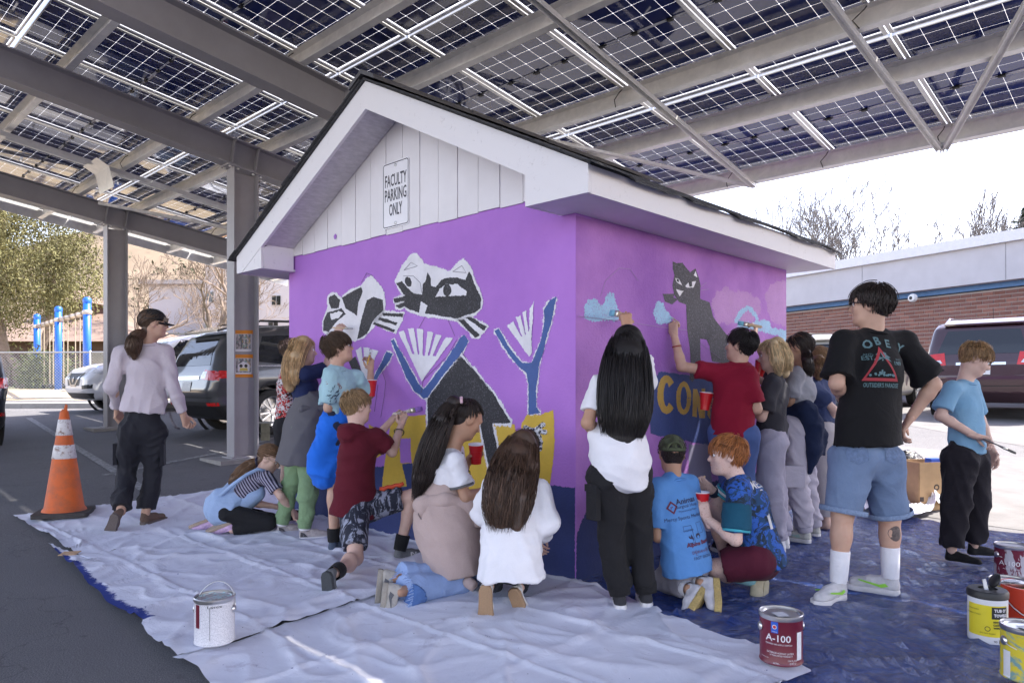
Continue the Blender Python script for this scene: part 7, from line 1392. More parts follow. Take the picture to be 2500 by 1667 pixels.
# ------------------------------------------------------------------ cars
def sdpoly(x, z, P):
    d = np.full(np.broadcast(x, z).shape, 1e9, np.float32); s = np.ones_like(d); n = len(P)
    for i in range(n):
        a, b = P[i], P[i - 1]; ex, ez = b[0] - a[0], b[1] - a[1]; wx, wz = x - a[0], z - a[1]
        t = np.clip((wx * ex + wz * ez) / (ex * ex + ez * ez), 0, 1); bx_, bz = wx - ex * t, wz - ez * t; d = np.minimum(d, bx_ ** 2 + bz ** 2)
        c1, c2, c3 = z >= a[1], z < b[1], ex * wz > ez * wx; fl = (c1 & c2 & c3) | (~c1 & ~c2 & ~c3); s = np.where(fl, -s, s)
    return s * np.sqrt(d)
def smax(a, b, k): h = np.maximum(k - np.abs(a - b), 0) / k; return np.maximum(a, b) + h * h * k * .25
def car_body(prof, W_, belt, tumb, axles, wr, wheel_z=.36, vox=.045):
    P = np.array(prof); lo = np.array([P[:, 0].min() - .12, -W_ / 2 - .12, .1]); hi = np.array([P[:, 0].max() + .12, W_ / 2 + .12, P[:, 1].max() + .12]); n = np.ceil((hi - lo) / vox).astype(int) + 1
    x = (lo[0] + vox * np.arange(n[0]))[:, None, None]; y = (lo[1] + vox * np.arange(n[1]))[None, :, None]; z = (lo[2] + vox * np.arange(n[2]))[None, None, :]
    dp = sdpoly(x[:, 0, :], z[0, :, :].reshape(1, -1), prof)[:, None, :]
    xm, xM = P[:, 0].min(), P[:, 0].max(); tf = np.clip((x - (xM - 1.0)) / 1.0, 0, 1); tr = np.clip(((xm + .8) - x) / .8, 0, 1)
    hw = W_ / 2 - .16 * tf ** 2.2 - .10 * tr ** 2 - tumb * np.clip(z - belt, 0, 2) - .05 * np.clip(.6 - z, 0, 1) + .018 * np.exp(-((z - belt + .12) / .05) ** 2) - .02 * np.exp(-((z - .62) / .1) ** 2)
    Gd = smax(dp, (np.abs(y) - hw), .16).astype(np.float32)
    for ax in axles: d = np.sqrt((x - ax) ** 2 + (z - wheel_z) ** 2) - wr; d = np.maximum(d, (W_ / 2 - .3) - np.abs(y)); Gd = np.maximum(Gd, -d)
    return nets(Gd, lo, vox)
TYRE = None
def wheel_meshes():
    mb = MB(); R0 = .355; mb.lathe([(.245, -.1), (.30, -.115), (.34, -.105), (R0, -.075), (R0, .075), (.34, .105), (.30, .115), (.245, .1)], 32, (0, 0, 0), (0, 1, 0)); ty = sharp(mb.me('tyre', M('tyre_rubber', (.018, .018, .018), .85, var=.2, bs=30)), 50)
    mb = MB(); mb.lathe([(.248, .1), (.235, .09), (.225, .04), (.225, -.09), (0, -.09)], 32, (0, 0, 0), (0, 1, 0))
    for i in range(10):
        a = i * math.tau / 10 + (.09 if i % 2 else -.09); c, s_ = math.cos(a), math.sin(a); mb.bar((c * .03, .075, s_ * .03), (c * .23, .085, s_ * .23), .028, .03, (0, 1, 0))
    mb.lathe([(.06, .07), (.055, .1), (0, .102)], 16, (0, 0, 0), (0, 1, 0)); return ty, sharp(mb.me('rim', M('alloy', (.55, .56, .58), .3, .8, var=.05)), 40)
WT, WRM = wheel_meshes()
glassm = M('car_glass', (.012, .014, .016), .04, var=0, spec=.8); chrome = M('chrome', (.75, .75, .76), .12, 1, var=0); trimk = M('trim_black', (.014, .014, .015), .5, bs=200, bst=.1); lampr = M('lamp_red', (.5, .012, .012), .12, var=.2, vs=14, coat=.6); lampc = M('lamp_clear', (.6, .6, .63), .1, var=.25, vs=20, coat=.8); lampo = M('lamp_amber', (.7, .28, .03), .15)
def car_paint(name, col, metal=.35, split=None):
    m, nt, b = mk(name); co = coords(nt); c = mix(nt, ntex(nt, co, 3, 3), [x * .95 for x in col], [x * 1.05 for x in col])
    b.inputs['Metallic'].default_value = metal; b.inputs['Roughness'].default_value = .32; b.inputs['Coat Weight'].default_value = .9; b.inputs['Coat Roughness'].default_value = .04
    if split:
        z = nd(nt, 'SeparateXYZ', {'Vector': co}).outputs[2]; f = math_(nt, 'LESS_THAN', z, split); c = mix(nt, f, c, (.015, .015, .016)); nt.links.new(math_(nt, 'SUBTRACT', .9, math_(nt, 'MULTIPLY', f, .9)), b.inputs['Coat Weight']); nt.links.new(math_(nt, 'MULTIPLY', math_(nt, 'SUBTRACT', 1.0, f), metal), b.inputs['Metallic'])
    nt.links.new(c, b.inputs['Base Color']); return m
SUV = [(-2.28, .5), (-2.33, .72), (-2.27, .98), (-2.16, 1.28), (-1.95, 1.58), (-1.7, 1.68), (-.8, 1.73), (.1, 1.69), (.55, 1.56), (1.2, 1.12), (1.75, 1.04), (2.15, .93), (2.32, .74), (2.34, .5), (2.15, .27), (-2.05, .27)]
BIG = [(-2.5, .5), (-2.56, .75), (-2.52, 1.05), (-2.42, 1.4), (-2.25, 1.75), (-2.05, 1.84), (-.8, 1.9), (.3, 1.85), (.8, 1.68), (1.35, 1.25), (2.1, 1.15), (2.5, 1.0), (2.58, .8), (2.55, .5), (2.35, .3), (-2.25, .3)]
def car(name, loc, fwd, label, paint, prof=SUV, W_=1.86, kind='suv', axl=(1.38, -1.36), belt=1.0, tumb=.22, spare=None):
    f = unit(Vector(fwd)); x0 = f; rz = math.atan2(f.y, f.x); loc = Vector(loc); t = empty(name, loc, label, 'car', 'cars in the lot', rz); sl = 0
    a_, b_ = loc + f * 1.4, loc - f * 1.4; t.rotation_euler = (0, -math.atan2(gz(a_.x, a_.y) - gz(b_.x, b_.y), 2.8), rz)
    V, Q = car_body(prof, W_, belt, tumb, axl, .43); body = obj('body', mesh('body', V, Q, paint, True), t); bv = BVHTree.FromPolygons([Vector(v) for v in V.tolist()], [tuple(q) for q in Q.tolist()])
    L0 = Vector((0, 0, 0))
    def dec(nm, pl, o, X, Y, mt, off=.006, sub=.09, par=None): return decal(nm, tess(pl, sub), o, X, Y, bv, mt, par or t, off, 3.2, rel=L0)
    top = max(p[1] for p in prof); k = (top - belt); xs = [p[0] for p in prof]; xm, xM = min(xs), max(xs); sc = (xM - xm) / 4.66
    z0, z1 = belt + .05, top - .17
    for s in (1, -1):
        o, X = Vector((0, s * .4, 0)), Vector((-s, 0, 0)); g = lambda pl: [(-s * a * sc, b_) for a, b_ in pl]
        dec('window', g([(.93, z0), (.22, z0), (.2, z1), (.42, z1)]), o, X, Z, glassm); dec('window', g([(.14, z0), (-.82, z0), (-.82, z1), (.12, z1)]), o, X, Z, glassm); dec('window', g([(-.9, z0 + .02), (-1.62, z0 + .1), (-1.45, z1 - .02), (-.9, z1)]), o, X, Z, glassm)
        for xx in (.17, -.86): dec('door_seam', g([(xx, .42), (xx + .012, .42), (xx + .012, z0 - .01), (xx, z0 - .01)]), o, X, Z, trimk, .003)
        for xx in (.28, -.72): dec('door_handle', g([(xx, belt - .1), (xx + .2, belt - .1), (xx + .2, belt - .065), (xx, belt - .065)]), o, X, Z, paint if kind != 'chrome' else chrome, .028)
        dec('window_trim', g([(1.0, z0 - .03), (-1.7, z0 + .02), (-1.7, z0 + .045), (1.0, z0 - .008)]), o, X, Z, chrome, .008)
        MB().tube([(-1.5 * sc, s * W_ * .36, top + .0), (-1.4 * sc, s * W_ * .355, top + .055), (.1 * sc, s * W_ * .35, top + .05), (.25 * sc, s * W_ * .35, top - .02)], .018, 8).build('roof_rail', trimk if kind != 'big' else chrome, t, True)
        mir = MB(); mir.box((.72 * sc, s * (W_ / 2 + .08), belt + .12), (.05, 0, 0), (0, .1, 0), (0, 0, .07)); sharp(mir.build('mirror', paint, t))
        for ax in axl:
            wl = empty('wheel', (ax, s * (W_ / 2 - .12), .36), parent=t); obj('tyre', WT, wl); ro = obj('rim', WRM, wl); ro.rotation_euler = (0, 0, 0 if s > 0 else math.pi)
            MB().lathe([(.41, -.01), (.455, 0), (.455, .02), (.42, .03)], 32, (ax, s * (W_ / 2 - .035), .37), (0, s, 0)).build('arch_trim', trimk, t, True)
    # rear
    o, X = Vector((-1.0, 0, 0)), Vector((0, -1, 0)); rw = W_ / 2
    dec('rear_window', [(-rw * .72, z0 + .06), (rw * .72, z0 + .06), (rw * .58, z1 - .05), (-rw * .58, z1 - .05)], o, X, Z, glassm); dec('licence_plate', [(-.16, belt - .28), (.16, belt - .28), (.16, belt - .13), (-.16, belt - .13)], o, X, Z, M('plate_white', (.6, .6, .6), .4, var=.2, vs=40), .008); dec('tailgate_trim', [(-.4, belt - .1), (.4, belt - .1), (.4, belt - .05), (-.4, belt - .05)], o, X, Z, chrome, .008)
    dec('tailgate_seam', [(-rw * .84, .62), (rw * .84, .62), (rw * .84, .635), (-rw * .84, .635)], o, X, Z, trimk, .003); dec('bumper', [(-rw * .9, .32), (rw * .9, .32), (rw * .94, .56), (-rw * .94, .56)], o, X, Z, trimk if kind == 'suv' else paint, .006)
    lh = .13 if kind != 'big' else .22
    for s in (1, -1):
        dec('tail_lamp', [(s * rw * .56, belt - .1), (s * rw * .985, belt - .12), (s * rw * .97, belt - .12 + lh), (s * rw * .6, belt - .08 + lh)][::s], o, X, Z, lampr, .01)
        if kind != 'big': dec('reverse_lamp', [(s * rw * .5, belt - .09), (s * rw * .68, belt - .09), (s * rw * .70, belt + .02), (s * rw * .55, belt + .02)][::s], o, X, Z, lampc, .012)
        else: dec('reverse_lamp', [(s * rw * .62, belt - .06), (s * rw * .8, belt - .08), (s * rw * .8, belt - .01), (s * rw * .66, belt + .0)][::s], o, X, Z, lampc, .013)
        dec('reflector', [(s * rw * .7, .5), (s * rw * .9, .5), (s * rw * .9, .55), (s * rw * .7, .55)][::s], o, X, Z, lampr, .012)
        dec('tail_lamp', [(-s * (xm + .05), belt - .1), (-s * (xm + .5), belt - .07), (-s * (xm + .42), belt - .12 + lh), (-s * (xm + .1), belt - .1 + lh)][::s], Vector((0, s * .4, 0)), Vector((-s, 0, 0)), Z, lampr, .01)
    sp = MB(); sp.prism([(-1.72 * sc, -rw * .68, top - .03), (-1.72 * sc, rw * .68, top - .03), (-2.06 * sc, rw * .64, top - .12), (-2.06 * sc, -rw * .64, top - .12)], (0, 0, .035)); sharp(sp.build('spoiler', paint, t))
    # front
    o, X = Vector((1.0, 0, 0)), Vector((0, 1, 0))
    ws = [p for p in prof if p[0] > 0]
    dec('windscreen', [(-rw * .74, belt + .13), (rw * .74, belt + .13), (rw * .62, z1 + .03), (-rw * .62, z1 + .03)], o, X, Z, glassm); dec('grille', [(-.36, belt - .42), (.36, belt - .42), (.5, belt - .16), (-.5, belt - .16)], o, X, Z, trimk, .008); dec('grille_trim', [(-.5, belt - .15), (-.42, belt - .15), (-.12, belt - .4), (.12, belt - .4), (.42, belt - .15), (.5, belt - .15), (.16, belt - .44), (-.16, belt - .44)], o, X, Z, chrome, .014, .06)
    dec('bumper', [(-rw * .8, .3), (rw * .8, .3), (rw * .86, .42), (-rw * .86, .42)], o, X, Z, trimk, .008); dec('badge', [(.06 * math.cos(i * .5236), belt - .3 + .06 * math.sin(i * .5236)) for i in range(12)], o, X, Z, chrome, .02)
    for s in (1, -1):
        dec('headlamp', [(s * rw * .54, belt - .24), (s * rw * .9, belt - .12), (s * rw * .96, belt - .0), (s * rw * .6, belt - .12)][::s], o, X, Z, lampc, .012); dec('fog_lamp', [(s * rw * .62, .5), (s * rw * .86, .52), (s * rw * .86, .6), (s * rw * .62, .58)][::s], o, X, Z, trimk, .01)
        dec('headlamp', [(-s * (xM - .12), belt - .16), (-s * (xM - .75), belt - .0), (-s * (xM - .66), belt - .08), (-s * (xM - .3), belt - .2)], Vector((0, s * .4, 0)), Vector((-s, 0, 0)), Z, lampc, .012); dec('turn_lamp', [(-s * (xM - .55), belt - .11), (-s * (xM - .72), belt - .03), (-s * (xM - .64), belt - .09)], Vector((0, s * .4, 0)), Vector((-s, 0, 0)), Z, lampo, .016)
    MB().tube([(-1.2 * sc, 0, top + .0), (-1.28 * sc, 0, top + .24)], [.006, .003], 6).build('antenna', trimk, t); return t
def at_ground(p): return Vector((p.x, p.y, gz(p.x, p.y)))
c_ = S(524, 900, 10.6); cc_ = c_ + R * 2.32 + L * .93
car('parked_car', at_ground(cc_), R, 'dark grey SUV parked behind the near column, tail towards the walking woman', car_paint('paint_gunmetal', (.075, .078, .085), .5, .5))
c_ = S(215, 900, 14.6); cc_ = c_ + R * 2.33 + L * .93; car('parked_car', at_ground(cc_), -R, 'white SUV parked nose out beside the blue swing posts', car_paint('paint_white', (.72, .72, .74), .0))
c_ = S(36, 900, 10.0); cc_ = c_ + L * 2.33 - R * .93; car('parked_car', at_ground(cc_), L, 'dark blue SUV cut off at the left edge showing one tail lamp', car_paint('paint_midnight', (.02, .022, .04), .3, .5))
cc_ = S(2395, 900, 13.6) + R * 2.5; car('parked_car', at_ground(cc_), R, 'large maroon SUV seen from behind in the sun near the brick wall', car_paint('paint_maroon', (.045, .018, .024), .3), BIG, 2.02, 'big', (1.5, -1.5), 1.12, .2)
cc_ = S(2395, 900, 13.6) + R * 2.6 + L * 3.0; car('parked_car', at_ground(cc_), R, 'pale silver SUV mostly hidden behind the man beside the maroon one', car_paint('paint_silver', (.5, .49, .46), .4))
# ------------------------------------------------------------------ school building
Wd = Vector((-.466, .885, 0)).normalized(); wp = S(2500, 900, 19.0); wp.z = 0; Nw = Vector((-Wd.y, Wd.x, 0)); Nw = Nw if Nw.dot(-wp) > 0 else -Nw
zs = 1.15 + (940.7 - 697) / F * 19.0; SB = empty('school_building', at_ground(wp + Wd * 3), 'long single-storey brick school building with pale fascia and blue trim', 'building'); SBL = SB.location
def SW(a, z, o=0): return wp + Wd * a + Nw * o + Z * z - SBL
def slab(nm, a0, a1, z0, z1, o0, o1, mt): return MB().hexa([SW(a0, z0, o0), SW(a1, z0, o0), SW(a1, z0, o1), SW(a0, z0, o1), SW(a0, z1, o0), SW(a1, z1, o0), SW(a1, z1, o1), SW(a0, z1, o1)]).build(nm, mt, SB)
A0, A1 = -9, 26
slab('wall', A0, A1, 0, zs - .02, -.4, -.012, M('mortar', (.42, .36, .33), .9, var=.1, vs=30)); slab('fascia', A0, A1, zs + .14, zs + 1.12, -6, .45, M('fascia_grey', (.5, .48, .5), .6, var=.06, vs=2)); slab('blue_trim', A0, A1, zs + .0, zs + .14, -.3, .12, M('trim_blue', (.08, .2, .42), .5, var=.1)); slab('roof_coping', A0, A1, zs + 1.12, zs + 1.4, -6, .58, M('coping', (.7, .69, .71), .5, var=.05))
for a in (-4, 0.2, 4.4, 8.6, 12.8): slab('fascia_joint', a, a + .02, zs + .15, zs + 1.11, .452, .456, M('joint', (.3, .29, .3), .7))
bm = [M('brick_%d' % i, c, .85, var=.15, vs=25, bs=60, bst=.3) for i, c in enumerate(((.23, .105, .08), (.20, .088, .068), (.27, .125, .095), (.21, .10, .083)))]
bl, bhh = .30, .112
bme = [MB().bx(-.14, .14, -.012, .004, -.045, .045).me('brick', m) for m in bm]
rotw = Matrix((Wd, Wd.cross(Z) * -1 if (Wd.cross(Z) * -1).dot(Nw) > 0 else Wd.cross(Z), Z)).transposed().to_4x4()
vis = []; rows = int((zs - .1) / bhh)
for j in range(rows):
    zc = zs - .12 - j * bhh
    for i in range(int((A1 - A0) / bl)):
        a = A0 + (i + (.5 if j % 2 else 0)) * bl; p = wp + Wd * a + Z * zc; u = CX + p.x / p.y * F if p.y > 1 else -1; v = HZ - (p.z - CH) / p.y * F
        vis.append((0 if (1925 < u < 2500 and v < 850) else 1, p.y, a, zc))
vis.sort(); rest = MB()
for n_, (off_, py, a, zc) in enumerate(vis):
    if n_ < 300 and off_ == 0: obj('brick', bme[random.randrange(4)], SB, mw=Matrix.Translation(SW(a, zc, 0)) @ rotw)
    elif py < 45 and zc > .6:
        rest.m = random.randrange(4); rest.box(SW(a, zc, -.004), Wd * .14, Nw * .008, Z * .045)
tag(rest.build('brick_field', bm, SB), kind='stuff')
p = wp; cpos = onplane(2230, 728, wp + Nw * .46, Nw); sc_ = empty('security_lamp', cpos, 'round white wall fitting on the grey fascia above the brick', 'lamp'); sharp(MB().lathe([(.13, 0), (.13, .05), (.1, .11), (.05, .13)], 20, (0, 0, 0), Nw).build('housing', M('fitting_white', (.7, .7, .7), .4), sc_)); MB().lathe([(.05, .13), (.03, .135), (0, .136)], 16, (0, 0, 0), Nw).build('lens', cab, sc_)
pp = S(1887, 940, 33); pl_ = empty('flag_pole', Vector((pp.x, pp.y, gz(pp.x, pp.y))), 'thin pale pole rising behind the shed roof at right', 'pole'); MB().tube([(0, 0, 0), (0, 0, 10.2)], [.07, .05], 10).build('pole', M('pole_grey', (.5, .5, .52), .5), pl_, True); MB().lathe([(0, 10.2), (.08, 10.25), (.08, 10.3), (0, 10.38)], 10).build('finial', chrome, pl_)
# ------------------------------------------------------------------ fence, swings, far buildings
fa, fb = Vector((-15.5, 17.85, 0)), Vector((-3.2, 18.75, 0)); fd = (fb - fa); fn = fd.normalized(); FL = fd.length; fz = lambda s: gz((fa + fn * s).x, (fa + fn * s).y) + .13; FN = empty('chain_link_fence', (fa.x, fa.y, fz(0)), 'chain-link fence along the playground beyond the parked cars', 'fence'); fo = FN.location
fp = lambda s, h: Vector((fa.x, fa.y, 0)) + fn * s + Z * (fz(s) + h) - fo; zinc = M('zinc', (.42, .42, .42), .45, .7, var=.1)
for i in range(6): s = i * FL / 5; MB().tube([fp(s, -.1), fp(s, 1.25)], .03, 8).build('post', zinc, FN, True)
for h in (1.2, .06): MB().tube([fp(0, h), fp(FL, h)], .021 if h > 1 else .012, 8).build('rail', zinc, FN, True)
mb = MB(); st = .075; n = int(FL / st)
for i in range(-16, n):
    for sg in (1, -1):
        s0 = i * st; a0, a1 = (s0, s0 + 1.15) if sg > 0 else (s0 + 1.15, s0); p0, p1 = fp(max(0, min(FL, a0)), .06), fp(max(0, min(FL, a1)), 1.2)
        mb.tube([p0, p1], .0032, 3, False)
tag(mb.build('wire_mesh', zinc, FN), kind='stuff')
bp_ = M('swing_blue', (.01, .12, .55), .4, var=.06, coat=.3); tan_ = M('swing_tan', (.55, .5, .45), .4, .4); ch = M('chain_tan', (.42, .35, .26), .6)
P_ = [S(u * 1.0629, v * 1.0629, d) for u, v, d in ((85, 730, 24.4), (134, 713, 22.2), (200, 693, 19.9))]; SWG = empty('swing_set', at_ground(P_[1]), 'blue swing set with tan crossbar behind the chain-link fence', 'swing set'); so = SWG.location
for p in P_:
    MB().tube([Vector((p.x, p.y, gz(p.x, p.y))) - so, p - so], .1, 14).build('post', bp_, SWG, True); MB().lathe([(.1, -.05), (.112, .0), (.105, .08), (.06, .12), (0, .13)], 14, p - so).build('post_cap', bp_, SWG, True); MB().lathe([(.1, 0), (.125, .02), (.125, .1), (.1, .12)], 14, p - so - Z * .35).build('collar', tan_, SWG, True)
for a, b_ in ((0, 1), (1, 2)):
    qa, qb = P_[a] - so - Z * .3, P_[b_] - so - Z * .3; MB().tube([qa, qb], .06, 10).build('crossbar', tan_, SWG, True)
    for i in range(5): MB().lathe([(.06, -.05), (.085, -.04), (.085, .04), (.06, .05)], 10, qa.lerp(qb, (i + .5) / 5), qb - qa).build('hanger_clamp', M('clamp', (.25, .2, .17), .5), SWG, True)
for a, b_ in ((0, 1), (1, 2)):
    for i in range(2):
        qa, qb = P_[a] - so - Z * .32, P_[b_] - so - Z * .32; p0, p1 = qa.lerp(qb, .2 + i * .42), qa.lerp(qb, .36 + i * .42); gz_ = gz(0, 22) - so.z + .5; m0 = (p0 + p1) / 2
        sw_ = empty('swing', m0 + so - Z * 1.9, 'hanging chain swing, number %s along the blue swing set' % ['one', 'two', 'three', 'four'][a * 2 + i], 'swing', 'swings on the blue swing set'); wo = sw_.location
        for q in (p0, p1): MB().tube([q + so - wo, (q + so - wo) * .9 + Vector((0, 0, -1.75))], .014, 5).build('chain', ch, sw_)
        e0, e1 = (p0 + so - wo) * .9 + Vector((0, 0, -1.75)), (p1 + so - wo) * .9 + Vector((0, 0, -1.75)); MB().tube([e0, e0.lerp(e1, .25) - Z * .1, e0.lerp(e1, .75) - Z * .1, e1], .04, 6).build('seat', M('swing_seat', (.03, .03, .03), .7), sw_, True)
pc = at_ground(S(405, 880, 23)); PS = empty('play_panel', pc, 'blue and orange curved playground panel behind the white SUV', 'play structure'); MB().prism([Vector((-.9, 0, .0)), Vector((.7, 0, .0)), Vector((.35, 0, .9)), Vector((-.4, 0, 1.3)), Vector((-.8, 0, 1.2))], (0, .08, 0)).build('panel', bp_, PS); MB().tube([(-.8, -.05, 1.35), (-.3, -.05, 1.3), (.3, -.05, .85), (.9, -.05, .3), (1.3, -.05, .1)], .08, 8).build('slide_edge', M('slide_orange', (.6, .3, .1), .5), PS, True)
def houses():
    y = 36; PB = empty('playground_building', (-27.5, y, gz(0, y)), 'low brown brick building with tan hip roof behind the swings', 'building'); br = M('far_brick', (.10, .06, .05), .85, var=.25, vs=3); rf = M('tan_roof', (.2, .14, .11), .8, var=.15, vs=3)
    MB().bx(-5, 9, 0, 8, -1, 2.2).build('wall', br, PB); V = [(-6, -1, 2.2), (10, -1, 2.2), (10, 9, 2.2), (-6, 9, 2.2), (-1, 4, 4.0), (5, 4, 4.0)]; MB().add(V, [(0, 1, 5, 4), (1, 2, 5), (2, 3, 4, 5), (3, 0, 4), (0, 3, 2, 1)]).build('roof', rf, PB)
    MB().bx(2.6, 4.6, 2.8, 5, 3.4, 4.5).build('cupola', br, PB); MB().add([(2.2, 2.4, 4.5), (5, 2.4, 4.5), (5, 5.4, 4.5), (2.2, 5.4, 4.5), (3.6, 3.9, 5.3)], [(0, 1, 4), (1, 2, 4), (2, 3, 4), (3, 0, 4), (0, 3, 2, 1)]).build('cupola_roof', rf, PB)
    for x in (-3, .5, 4, 7): MB().bx(x - .5, x + .5, -.03, .03, .7, 1.7).build('window', glassm, PB)
    y = 44; AB = empty('apartment_block', (-16, y, gz(0, y)), 'white three-storey apartment block behind the bare trees', 'building'); ws = M('stucco_white', (.5, .47, .48), .85, var=.05, vs=1); MB().bx(-2.6, 9, 0, 12, -2, 7.6).build('wall', ws, AB)
    MB().bx(-3.0, 9.4, -.5, 12.5, 7.6, 7.9).build('roof', M('roof_grey', (.4, .37, .36), .8), AB); MB().bx(-7, -2.6, 2, 12, -2, 6.4).build('wall', ws, AB); MB().bx(-7.4, -2.6, 1.5, 12.5, 6.4, 6.65).build('roof', M('roof_grey'), AB)
    for k, (u, v, w_, h_) in enumerate(((484, 682, 16, 26), (478, 748, 14, 24), (635, 690, 22, 24), (628, 752, 24, 26), (560, 688, 20, 26), (560, 752, 20, 26))):
        for d_ in (y - .02,):
            x = (u * 1.0629 - CX) / F * d_ + 16; z_ = CH - (v * 1.0629 - HZ) / F * d_ - gz(0, y); ww, hh_ = w_ / 2 * 1.0629 / F * d_, h_ / 2 * 1.0629 / F * d_; y0 = 2 if x < -2.6 else 0
            wn = MB().bx(x - ww, x + ww, y0 - .06, y0 + .02, z_ - hh_, z_ + hh_).build('window', M('frame_grey', (.5, .49, .5), .6), AB)
            for s in (-1, 1): MB().bx(x + s * ww * .48 - ww * .42, x + s * ww * .48 + ww * .42, y0 - .08, y0 - .055, z_ - hh_ * .88, z_ + hh_ * .88).build('pane', glassm, wn)
houses()
# ------------------------------------------------------------------ hills and trees
V = []; nx, ny = 90, 34
for j in range(ny):
    for i in range(nx):
        x = -230 + i * 3.4; y = 62 + j * 2.1; t = j / (ny - 1); hgt = (26 + 9 * noise.noise((x * .012, 2, 0)) + 5 * noise.noise((x * .04, 7, 1))) * min(1, max(.25, (-x + 25) / 70)); z_ = 1.2 + hgt * t ** 1.15 + 2.5 * noise.noise((x * .05, y * .05, 0)) * t
        V.append((x, y, z_))
Q = np.array([(j * nx + i, j * nx + i + 1, (j + 1) * nx + i + 1, (j + 1) * nx + i) for j in range(ny - 1) for i in range(nx - 1)]); hillV = V
tag(obj('hill', mesh('hill', V, Q, M('hill_earth', (.17, .13, .09), .95, var=.3, vs=.12), True)), kind='structure')
def leaf_mesh(C, size, r, flat=.0, droop=0):
    n = len(C); a = r.normal(size=(n, 3)); a /= np.linalg.norm(a, axis=1, keepdims=True); b = r.normal(size=(n, 3)); b -= a * np.sum(a * b, 1, keepdims=True); b /= np.linalg.norm(b, axis=1, keepdims=True); s = (size * r.uniform(.6, 1.4, n))[:, None]
    a[:, 2] -= droop; V = np.stack([C - a * s * .5, C + b * s * .22, C + a * s * .6, C - b * s * .22], 1).reshape(-1, 3); return V.astype(np.float32), np.arange(4 * n).reshape(-1, 4)
r8 = np.random.default_rng(8)
Cs = []
for i in range(650):
    k = r8.integers(0, len(hillV)); p = np.array(hillV[k]); s = r8.uniform(.8, 2.2); Cs.append(p + r8.normal(size=(34, 3)) * np.array([s * .45, s * .45, s * .4]) + np.array([r8.uniform(-1.5, 1.5), 0, s * .6]))
Vv, Qq = leaf_mesh(np.concatenate(Cs), .6, r8); tag(obj('hillside_scrub', mesh('hillside_scrub', Vv, Qq, M('scrub', (.06, .065, .035), .9, var=.4, vs=.3))), 'dark juniper scrub dotting the far hillside', 'scrub', kind='stuff')
def branch_tree(base, h, seed, label, mat, spread=.5, nmain=4, depth=6, trunk_r=.22, lean=(0, 0), name='bare_tree', group='bare trees', tfrac=.22, twig=.017, wob=.16):
    rr = random.Random(seed); t = empty(name, base, label, 'tree', group); tr_, br_ = MB(), MB()
    def grow(p, d, ln, r, k):
        n = 4; pts = [p]; rs = [r]; q = p; dd = d
        for i in range(n):
            dd = (dd + Vector((rr.gauss(0, wob), rr.gauss(0, wob), rr.gauss(0, .1) + .06))).normalized(); q = q + dd * ln / n; pts.append(q); rs.append(max(twig * .6, r * (1 - .38 * (i + 1) / n)))
        (tr_ if k >= depth - 1 else br_).tube(pts, rs, 7 if k >= depth - 1 else (5 if k > depth - 3 else 3), False)
        if k <= 0: return
        m = rr.choice((2, 3, 3)) if k > 1 else 3
        if k == depth: m = nmain
        for i in range(m):
            a = rr.uniform(0, math.tau); sp = spread * rr.uniform(.6, 1.25); o = dd.orthogonal().normalized(); o2 = dd.cross(o); nd_ = (dd + (o * math.cos(a) + o2 * math.sin(a)) * sp).normalized(); st = pts[-1] if (i == 0 or k == depth) else pts[rr.randint(2, 4)]
            grow(st, nd_, ln * rr.uniform(.62, .86), rs[-1] * rr.uniform(.6, .85), k - 1)
    grow(Vector((0, 0, -.2)), Vector((lean[0], lean[1], 1)).normalized(), h * tfrac, trunk_r, depth)
    tr_.build('trunk', mat, t, True); br_.build('crown', mat, t, True); return t
bk1 = M('bark_pale', (.22, .17, .135), .9, var=.3, vs=6, bs=20, bst=.6); bk2 = M('bark_grey', (.15, .135, .13), .9, var=.3, vs=6)
branch_tree(at_ground(S(455, 880, 31)), 11, 3, 'pale bare tree with thick leaning limbs behind the white SUV', bk1, .62, 4, 6, .3, (.1, 0), tfrac=.2)
branch_tree(at_ground(S(655, 880, 27)), 9.5, 5, 'bare leaning tree between the grey column and the shed', bk1, .45, 3, 6, .2, (.12, 0), tfrac=.26)
branch_tree(at_ground(S(300, 880, 36)), 10, 8, 'bare tan tree half hidden by the far column', bk1, .6, 4, 6, .2)
branch_tree(at_ground(S(560, 880, 38)), 9, 12, 'bare pale tree in front of the white apartment block', bk1, .6, 4, 6, .2)
def rtree(u, d, vtop, seed, lab, **k):
    p = S(u, 940, d); h = CH - (vtop - HZ) / F * d; branch_tree(Vector((p.x, p.y, 1)), h * .95, seed, lab, bk2, twig=.024, **k)
rtree(2010, 46, 452, 21, 'wide bare tree rising behind the shed end of the school roof', spread=.55, nmain=8, trunk_r=.26, tfrac=.29, depth=6, wob=.07)
rtree(2095, 48, 475, 22, 'second wide bare tree over the school roof, right of the widest', spread=.55, nmain=8, trunk_r=.24, tfrac=.29, depth=6, wob=.07)
rtree(2330, 56, 500, 24, 'narrow bare tree above the school roof near the right edge', spread=.34, nmain=5, trunk_r=.22, tfrac=.3, wob=.07)
rtree(2400, 58, 485, 25, 'slim upright bare tree at the right above the school roof', spread=.3, nmain=5, trunk_r=.22, tfrac=.3, wob=.07)
rtree(2440, 60, 575, 27, 'small bare tree low over the school roof at far right', spread=.4, nmain=4, trunk_r=.14, tfrac=.3, wob=.07)
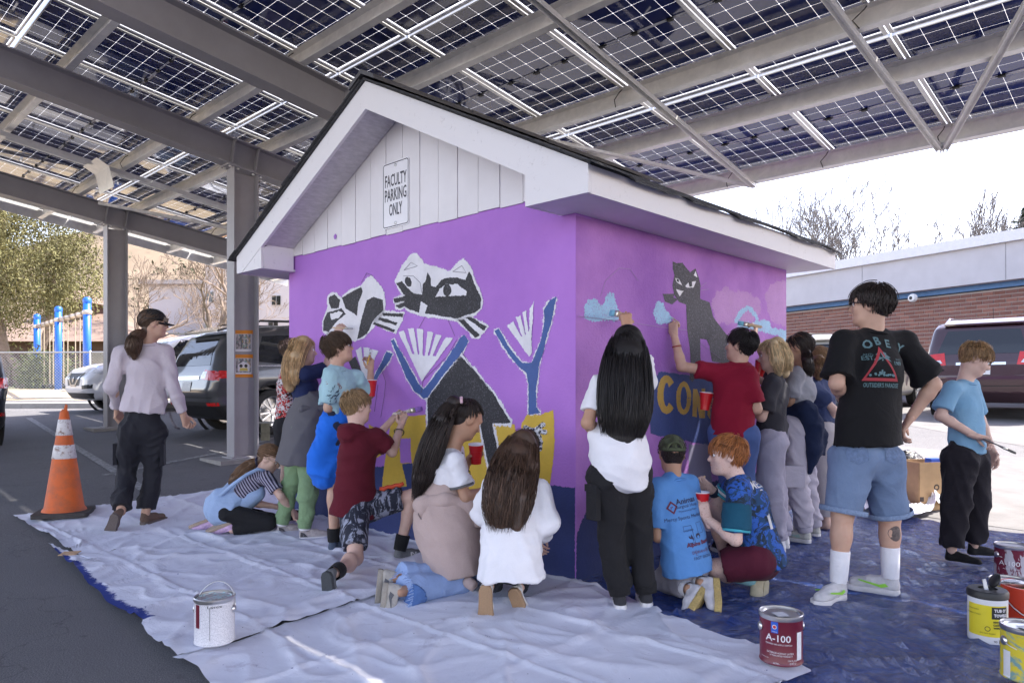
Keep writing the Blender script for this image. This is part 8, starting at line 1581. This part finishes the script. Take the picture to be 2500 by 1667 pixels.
# juniper at left
def evergreen(base, blobs, trunk, label, n, size, col, name, droop=.3, group=None):
    t = empty(name, base, label, 'tree', group); r = np.random.default_rng(5)
    Cc = []
    for (x, y, z, a, b, c) in blobs:
        k = int(n * a * c / sum(q[3] * q[5] for q in blobs)); m = k // 90
        cl = r.normal(size=(m, 3)); cl /= np.linalg.norm(cl, axis=1, keepdims=True); cl *= r.uniform(.45, 1.02, (m, 1)) ** .6 * np.array([a, b, c]); Cc.append((np.array([x, y, z]) + cl[:, None] + r.normal(size=(m, 90, 3)) * np.array([.2, .2, .3]) * min(a, 1.5) * r.uniform(.5, 1.2, (m, 1, 1))).reshape(-1, 3))
    Vv, Qq = leaf_mesh(np.concatenate(Cc), size, r, droop=droop); obj('crown', mesh('crown', Vv, Qq, col), t); mb = MB()
    for pts, rs in trunk: mb.tube(pts, rs, 8, False)
    mb.build('trunk', bk1, t, True); return t
jg = M('juniper_green', (.17, .16, .065), .85, var=.45, vs=.7); jb = at_ground(S(45, 880, 26))
evergreen(jb, [(-.6, 0, 7.2, 2.2, 2, 2.2), (.9, -.3, 5.6, 1.9, 1.8, 1.9), (-2.2, 0, 5.2, 2.2, 2, 2.2), (.2, -.6, 3.9, 2.3, 1.8, 1.5), (-3, 0, 8.2, 2, 2, 2.4), (1.9, 0, 4.0, 1.2, 1.2, 1.5), (-1.8, .4, 3.4, 2, 1.6, 1.3), (-1, 0, 9.6, 1.6, 1.6, 1.6)],
    [([(-.8, 0, -.3), (-.6, 0, 1.2), (-.9, 0, 3), (-.6, 0, 6), (-.6, 0, 9)], [.34, .28, .22, .14, .04]), ([(.9, .1, -.3), (.6, 0, .8), (1.1, 0, 2.2), (1.3, 0, 4.5)], [.2, .17, .13, .05]), ([(.1, 0, -.3), (-.1, 0, .9), (-1.9, 0, 2.6), (-2.4, 0, 5)], [.18, .15, .1, .04])], 'large olive-green juniper with shaggy trunk at the left edge', 105000, .09, jg, 'juniper_tree')
evergreen(Vector((S(2500, 0, 55).x + .6, 55, 1)), [(0, 0, z_, .35 + (14.6 - z_) * .26, .35 + (14.6 - z_) * .26, .75) for z_ in [7 + i * .95 for i in range(8)]], [([(0, 0, -1), (0, 0, 14.6)], [.3, .05])], 'dark green conifer tip at the far right above the roof', 9000, .4, M('spruce_green', (.035, .06, .035), .85, var=.4, vs=.8), 'spruce_tree')
for k, (u, v, s) in enumerate(((640, 900, 1.2), (500, 905, 1.4), (120, 900, .8))):
    b0 = at_ground(S(u, 900, 24 if k == 2 else 33)); evergreen(b0, [(0, 0, .7 * s, 1.2 * s, .8 * s, .7 * s)], [([(0, 0, 0), (0, 0, s)], [.06, .02])], ['low green bush at the foot of the apartment wall by the shed', 'dense low bush behind the grey SUV roof', 'small dry bush behind the fence under the juniper'][k], 4000, .12, M('bush_green', (.12, .14, .05), .9, var=.4, vs=1), 'bush', 0, 'low bushes')
